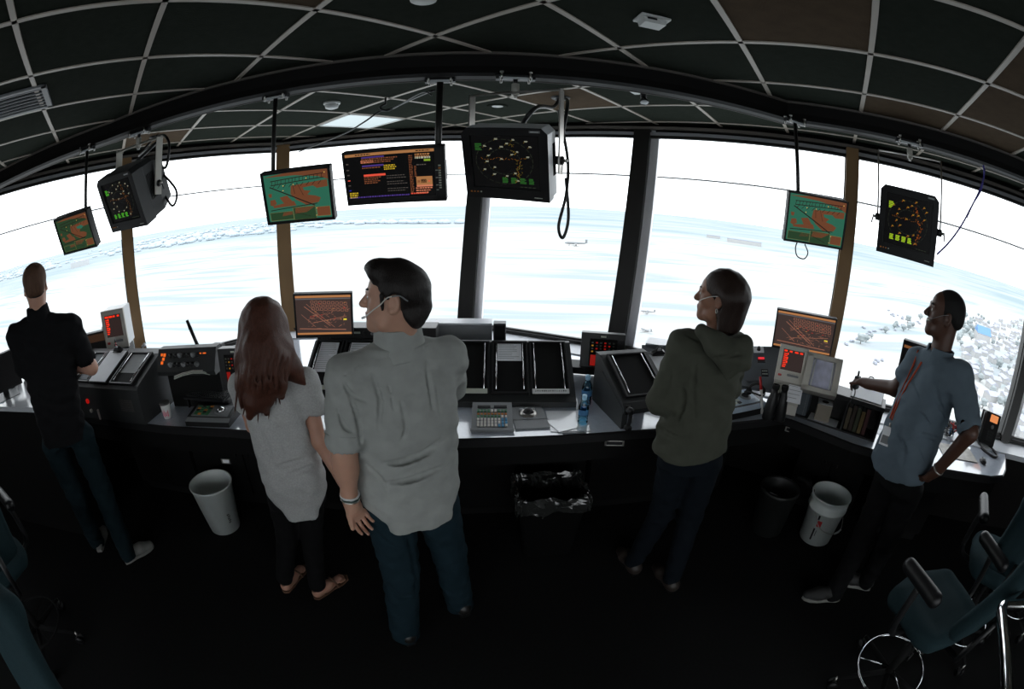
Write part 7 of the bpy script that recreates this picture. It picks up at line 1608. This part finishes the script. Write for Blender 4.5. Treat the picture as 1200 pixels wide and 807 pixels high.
# town seen through the right window: houses, cars and trees, each its own
bproto = None; n = 0
gh = 'small houses in the town below the right window'
spots = []
for k in range(400):
    py = 372+160*(r.random()**.8); lo = 1140 if py < 410 else 1128; q_ = (r.uniform(lo, 1198), py)
    if all((ground(*q_)-ground(*u_)).length > 11 for u_ in spots) and (ground(*q_)-ground(1150, 398)).length > 24: spots.append(q_)
for (px, py) in spots:
    p = ground(px, py); rz = -.5+r.choice([0, 1.57])+r.uniform(-.08, .08); w = r.uniform(7, 12)
    if bproto is None: bproto = building(p, rz, 9, 12, 4.5, 'small pale house in the town below the right window', True, 'house', gh)
    else:
        c = copy_tree(bproto); c.location = p; c.rotation_euler = (0, 0, rz); c.scale = (w/13, r.uniform(.5, .8), r.uniform(.5, .9))
def car(loc, rz):
    o = empty('car', loc, rz); tag(o, 'small parked car in the lot or street below the right windows', 'car', 'parked cars below the right windows')
    mb = MB(); mb.prism([(-2.2, .4), (2.2, .4), (2.2, .9), (1.2, 1.0), (.7, 1.5), (-1.2, 1.5), (-1.8, .95), (-2.2, .9)], 1.8, M_car, Matrix.Translation((0, -.9, 0)), .08); mb.build('body', None, o)
    return o
cp = None; cars_ = []
rows_ = [((1040, 366), (1062, 374), 9), ((1012, 392), (1078, 379), 16), ((990, 402), (1020, 394), 9), ((1010, 385), (1024, 389), 5), ((1025, 425), (1032, 422), 3)]
for a, b, k in rows_:
    for i in range(k):
        t = i/(k-1); p = ground(a[0]+(b[0]-a[0])*t+r.uniform(-2, 2), a[1]+(b[1]-a[1])*t+r.uniform(-2.5, 2.5))
        if any((p-u_).length < 5.2 for u_ in cars_): continue
        cars_.append(p)
        if cp is None: cp = car(p, .3)
        else: c = copy_tree(cp); c.location = p; c.rotation_euler = (0, 0, r.uniform(-.3, 1.8))
# trees: lumpy crowns on trunks, shared shapes
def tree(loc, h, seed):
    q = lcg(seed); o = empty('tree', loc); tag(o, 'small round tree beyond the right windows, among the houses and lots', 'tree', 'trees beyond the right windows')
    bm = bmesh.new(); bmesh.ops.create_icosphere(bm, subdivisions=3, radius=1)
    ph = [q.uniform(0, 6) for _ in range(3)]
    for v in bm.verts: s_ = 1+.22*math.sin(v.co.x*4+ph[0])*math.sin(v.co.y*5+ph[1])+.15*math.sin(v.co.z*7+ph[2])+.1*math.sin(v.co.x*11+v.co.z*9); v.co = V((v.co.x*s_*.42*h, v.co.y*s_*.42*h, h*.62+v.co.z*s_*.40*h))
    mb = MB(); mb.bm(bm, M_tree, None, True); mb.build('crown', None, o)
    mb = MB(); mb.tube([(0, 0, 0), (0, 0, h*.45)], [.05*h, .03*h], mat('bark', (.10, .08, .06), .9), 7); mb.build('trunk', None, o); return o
ts = [tree(ground(1132+5*k, 372+9*k), 6+k, k) for k in range(3)]
occ = [(o_.location.copy(), 8.0) for o_ in COL.objects if o_.parent is None and o_.get('category') == 'building']+[(o_.location.copy(), 5.0) for o_ in COL.objects if o_.get('category') == 'car']+[(t_.location.copy(), 6.5) for t_ in ts]
for k in range(190):
    if k < 120: py = 372+165*(r.random()**.9); px = r.uniform(1138 if py < 415 else 1126, 1199)
    elif k < 160: t = r.random(); px, py = 990+90*t+r.uniform(-4, 4), 404-26*t+r.uniform(-5, 5)
    else: t = r.random(); px, py = 1118+30*t+r.uniform(-6, 6), 402-30*t+r.uniform(-5, 5)
    g_ = ground(px, py)
    if any((g_-u_).length < w_ for u_, w_ in occ): continue
    occ.append((g_, 6.5)); c = copy_tree(ts[k % 3]); c.location = g_; s_ = r.uniform(.5, 1.0); c.scale = (s_, s_, s_); c.rotation_euler = (0, 0, r.uniform(0, 6))
# woods along the far edge of the field: nobody could count them
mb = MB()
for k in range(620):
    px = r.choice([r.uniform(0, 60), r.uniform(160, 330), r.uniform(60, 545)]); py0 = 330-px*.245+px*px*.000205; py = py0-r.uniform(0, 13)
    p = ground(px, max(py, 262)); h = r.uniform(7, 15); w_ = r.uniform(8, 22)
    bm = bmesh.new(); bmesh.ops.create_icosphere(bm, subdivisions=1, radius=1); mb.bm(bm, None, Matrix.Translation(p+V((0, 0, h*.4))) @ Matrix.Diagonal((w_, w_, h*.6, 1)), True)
o = mb.build('woods', mat('hazed far woods', (.42, .48, .53), .95, var=.25, vscale=.05)); tag(o, 'pale bluish woods along the far edge of the field at left', 'woods', kind='stuff')  # pale blue holds the far haze in the leaf colour
SKY, SUN = 3.0, .25
# ------------------------------------------------------------------ outside: airfield, trees, town, far away and below
GZ = -58.0
gm = bpy.data.materials.new('airfield ground'); gm.use_nodes = True; nt = gm.node_tree; bs = nt.nodes['Principled BSDF']; bs.inputs['Roughness'].default_value = 1; bs.inputs['Specular IOR Level'].default_value = 0
tc = nt.nodes.new('ShaderNodeTexCoord')
def mapping(rot, scl):
    m = nt.nodes.new('ShaderNodeMapping'); m.inputs['Rotation'].default_value = (0, 0, rot); m.inputs['Scale'].default_value = scl; nt.links.new(tc.outputs['Object'], m.inputs['Vector']); return m.outputs['Vector']
def noise(vec, sc, det=3):
    n = nt.nodes.new('ShaderNodeTexNoise'); n.inputs['Scale'].default_value = sc; n.inputs['Detail'].default_value = det; nt.links.new(vec, n.inputs['Vector']); return n.outputs['Fac']
def ramp(fac, stops):
    r = nt.nodes.new('ShaderNodeValToRGB'); e = r.color_ramp.elements
    while len(e) < len(stops): e.new(.5)
    for x, (p, c) in zip(e, stops): x.position = p; x.color = (*c, 1)
    nt.links.new(fac, r.inputs['Fac']); return r.outputs['Color']
def mixc(fac, a, b):
    m = nt.nodes.new('ShaderNodeMix'); m.data_type = 'RGBA'; nt.links.new(fac, m.inputs[0]); nt.links.new(a, m.inputs[6]); nt.links.new(b, m.inputs[7]); return m.outputs[2]
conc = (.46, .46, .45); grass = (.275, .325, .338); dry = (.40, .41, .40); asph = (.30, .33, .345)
streak = noise(mapping(math.radians(-6), (1/420, 1/46, 1)), 1.0, 3)
base = ramp(streak, [(.36, conc), (.47, dry), (.53, grass), (.57, asph), (.64, conc)])
patch = noise(mapping(.3, (1/260, 1/120, 1)), 1.0, 2)
base = mixc(ramp(patch, [(.45, (0, 0, 0)), (.6, (1, 1, 1))]), base, ramp(streak, [(.2, conc), (.9, conc)]))
# distance from the tower decides what lies there: apron, field, then woods and hills
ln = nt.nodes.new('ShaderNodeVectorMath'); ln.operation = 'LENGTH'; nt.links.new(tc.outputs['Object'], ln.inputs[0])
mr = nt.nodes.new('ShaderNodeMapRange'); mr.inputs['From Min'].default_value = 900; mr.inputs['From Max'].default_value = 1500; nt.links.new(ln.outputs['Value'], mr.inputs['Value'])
woods = ramp(noise(mapping(.1, (1/700, 1/260, 1)), 1.0, 5), [(.38, (.245, .30, .315)), (.62, (.345, .375, .39))])  # far haze put into these pale cyan tones
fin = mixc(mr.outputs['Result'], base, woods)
nt.links.new(fin, bs.inputs['Base Color'])
bm = bmesh.new(); bmesh.ops.create_circle(bm, cap_ends=True, segments=96, radius=14000)
me = bpy.data.meshes.new('ground'); bm.to_mesh(me); bm.free(); me.materials.append(gm)
o = link(bpy.data.objects.new('ground', me)); o.location = (0, 0, GZ); tag(o, kind='structure')

# ------------------------------------------------------------------ light and camera
w = bpy.data.worlds.new('sky'); SC.world = w; w.use_nodes = True; nt = w.node_tree; bg = nt.nodes['Background']
tc = nt.nodes.new('ShaderNodeTexCoord'); sp = nt.nodes.new('ShaderNodeSeparateXYZ'); nt.links.new(tc.outputs['Generated'], sp.inputs[0])
cr = nt.nodes.new('ShaderNodeValToRGB'); nt.links.new(sp.outputs['Z'], cr.inputs[0])
cr.color_ramp.elements[0].position = 0; cr.color_ramp.elements[0].color = (.95, .985, 1.0, 1); cr.color_ramp.elements[1].position = .6; cr.color_ramp.elements[1].color = (.90, .95, 1.0, 1)
nt.links.new(cr.outputs[0], bg.inputs['Color']); bg.inputs['Strength'].default_value = SKY
sl = bpy.data.lights.new('sun', 'SUN'); sl.energy = SUN; sl.angle = .01; sl.color = (1, .97, .92)
so = bpy.data.objects.new('sun', sl); COL.objects.link(so); so.rotation_euler = (math.radians(28), 0, math.radians(-12))
cam = bpy.data.cameras.new('camera'); co = bpy.data.objects.new('camera', cam); COL.objects.link(co)
cam.type = 'PANO'; cam.sensor_width = 36; cam.sensor_fit = 'HORIZONTAL'
try:
    cam.cycles.panorama_type = 'FISHEYE_EQUISOLID'; cam.cycles.fisheye_lens = FPX/1200*36; cam.cycles.fisheye_fov = math.radians(220)
except Exception:
    cam.panorama_type = 'FISHEYE_EQUISOLID'; cam.fisheye_lens = FPX/1200*36; cam.fisheye_fov = math.radians(220)
cam.clip_start = .02; cam.clip_end = 40000
co.matrix_world = Matrix.Translation((0, 0, EYE)) @ Matrix.Rotation(math.pi/2-PITCH, 4, 'X') @ Matrix.Rotation(-ROLL, 4, 'Z')
SC.camera = co
SC.view_settings.view_transform = 'Standard'; SC.view_settings.look = 'None'; SC.view_settings.gamma = 1; SC.view_settings.exposure = 0; SC.view_settings.use_curve_mapping = False
SC.cycles.use_denoising = True
SC.cycles.max_bounces = 8; SC.cycles.transparent_max_bounces = 16; SC.cycles.sample_clamp_indirect = 6
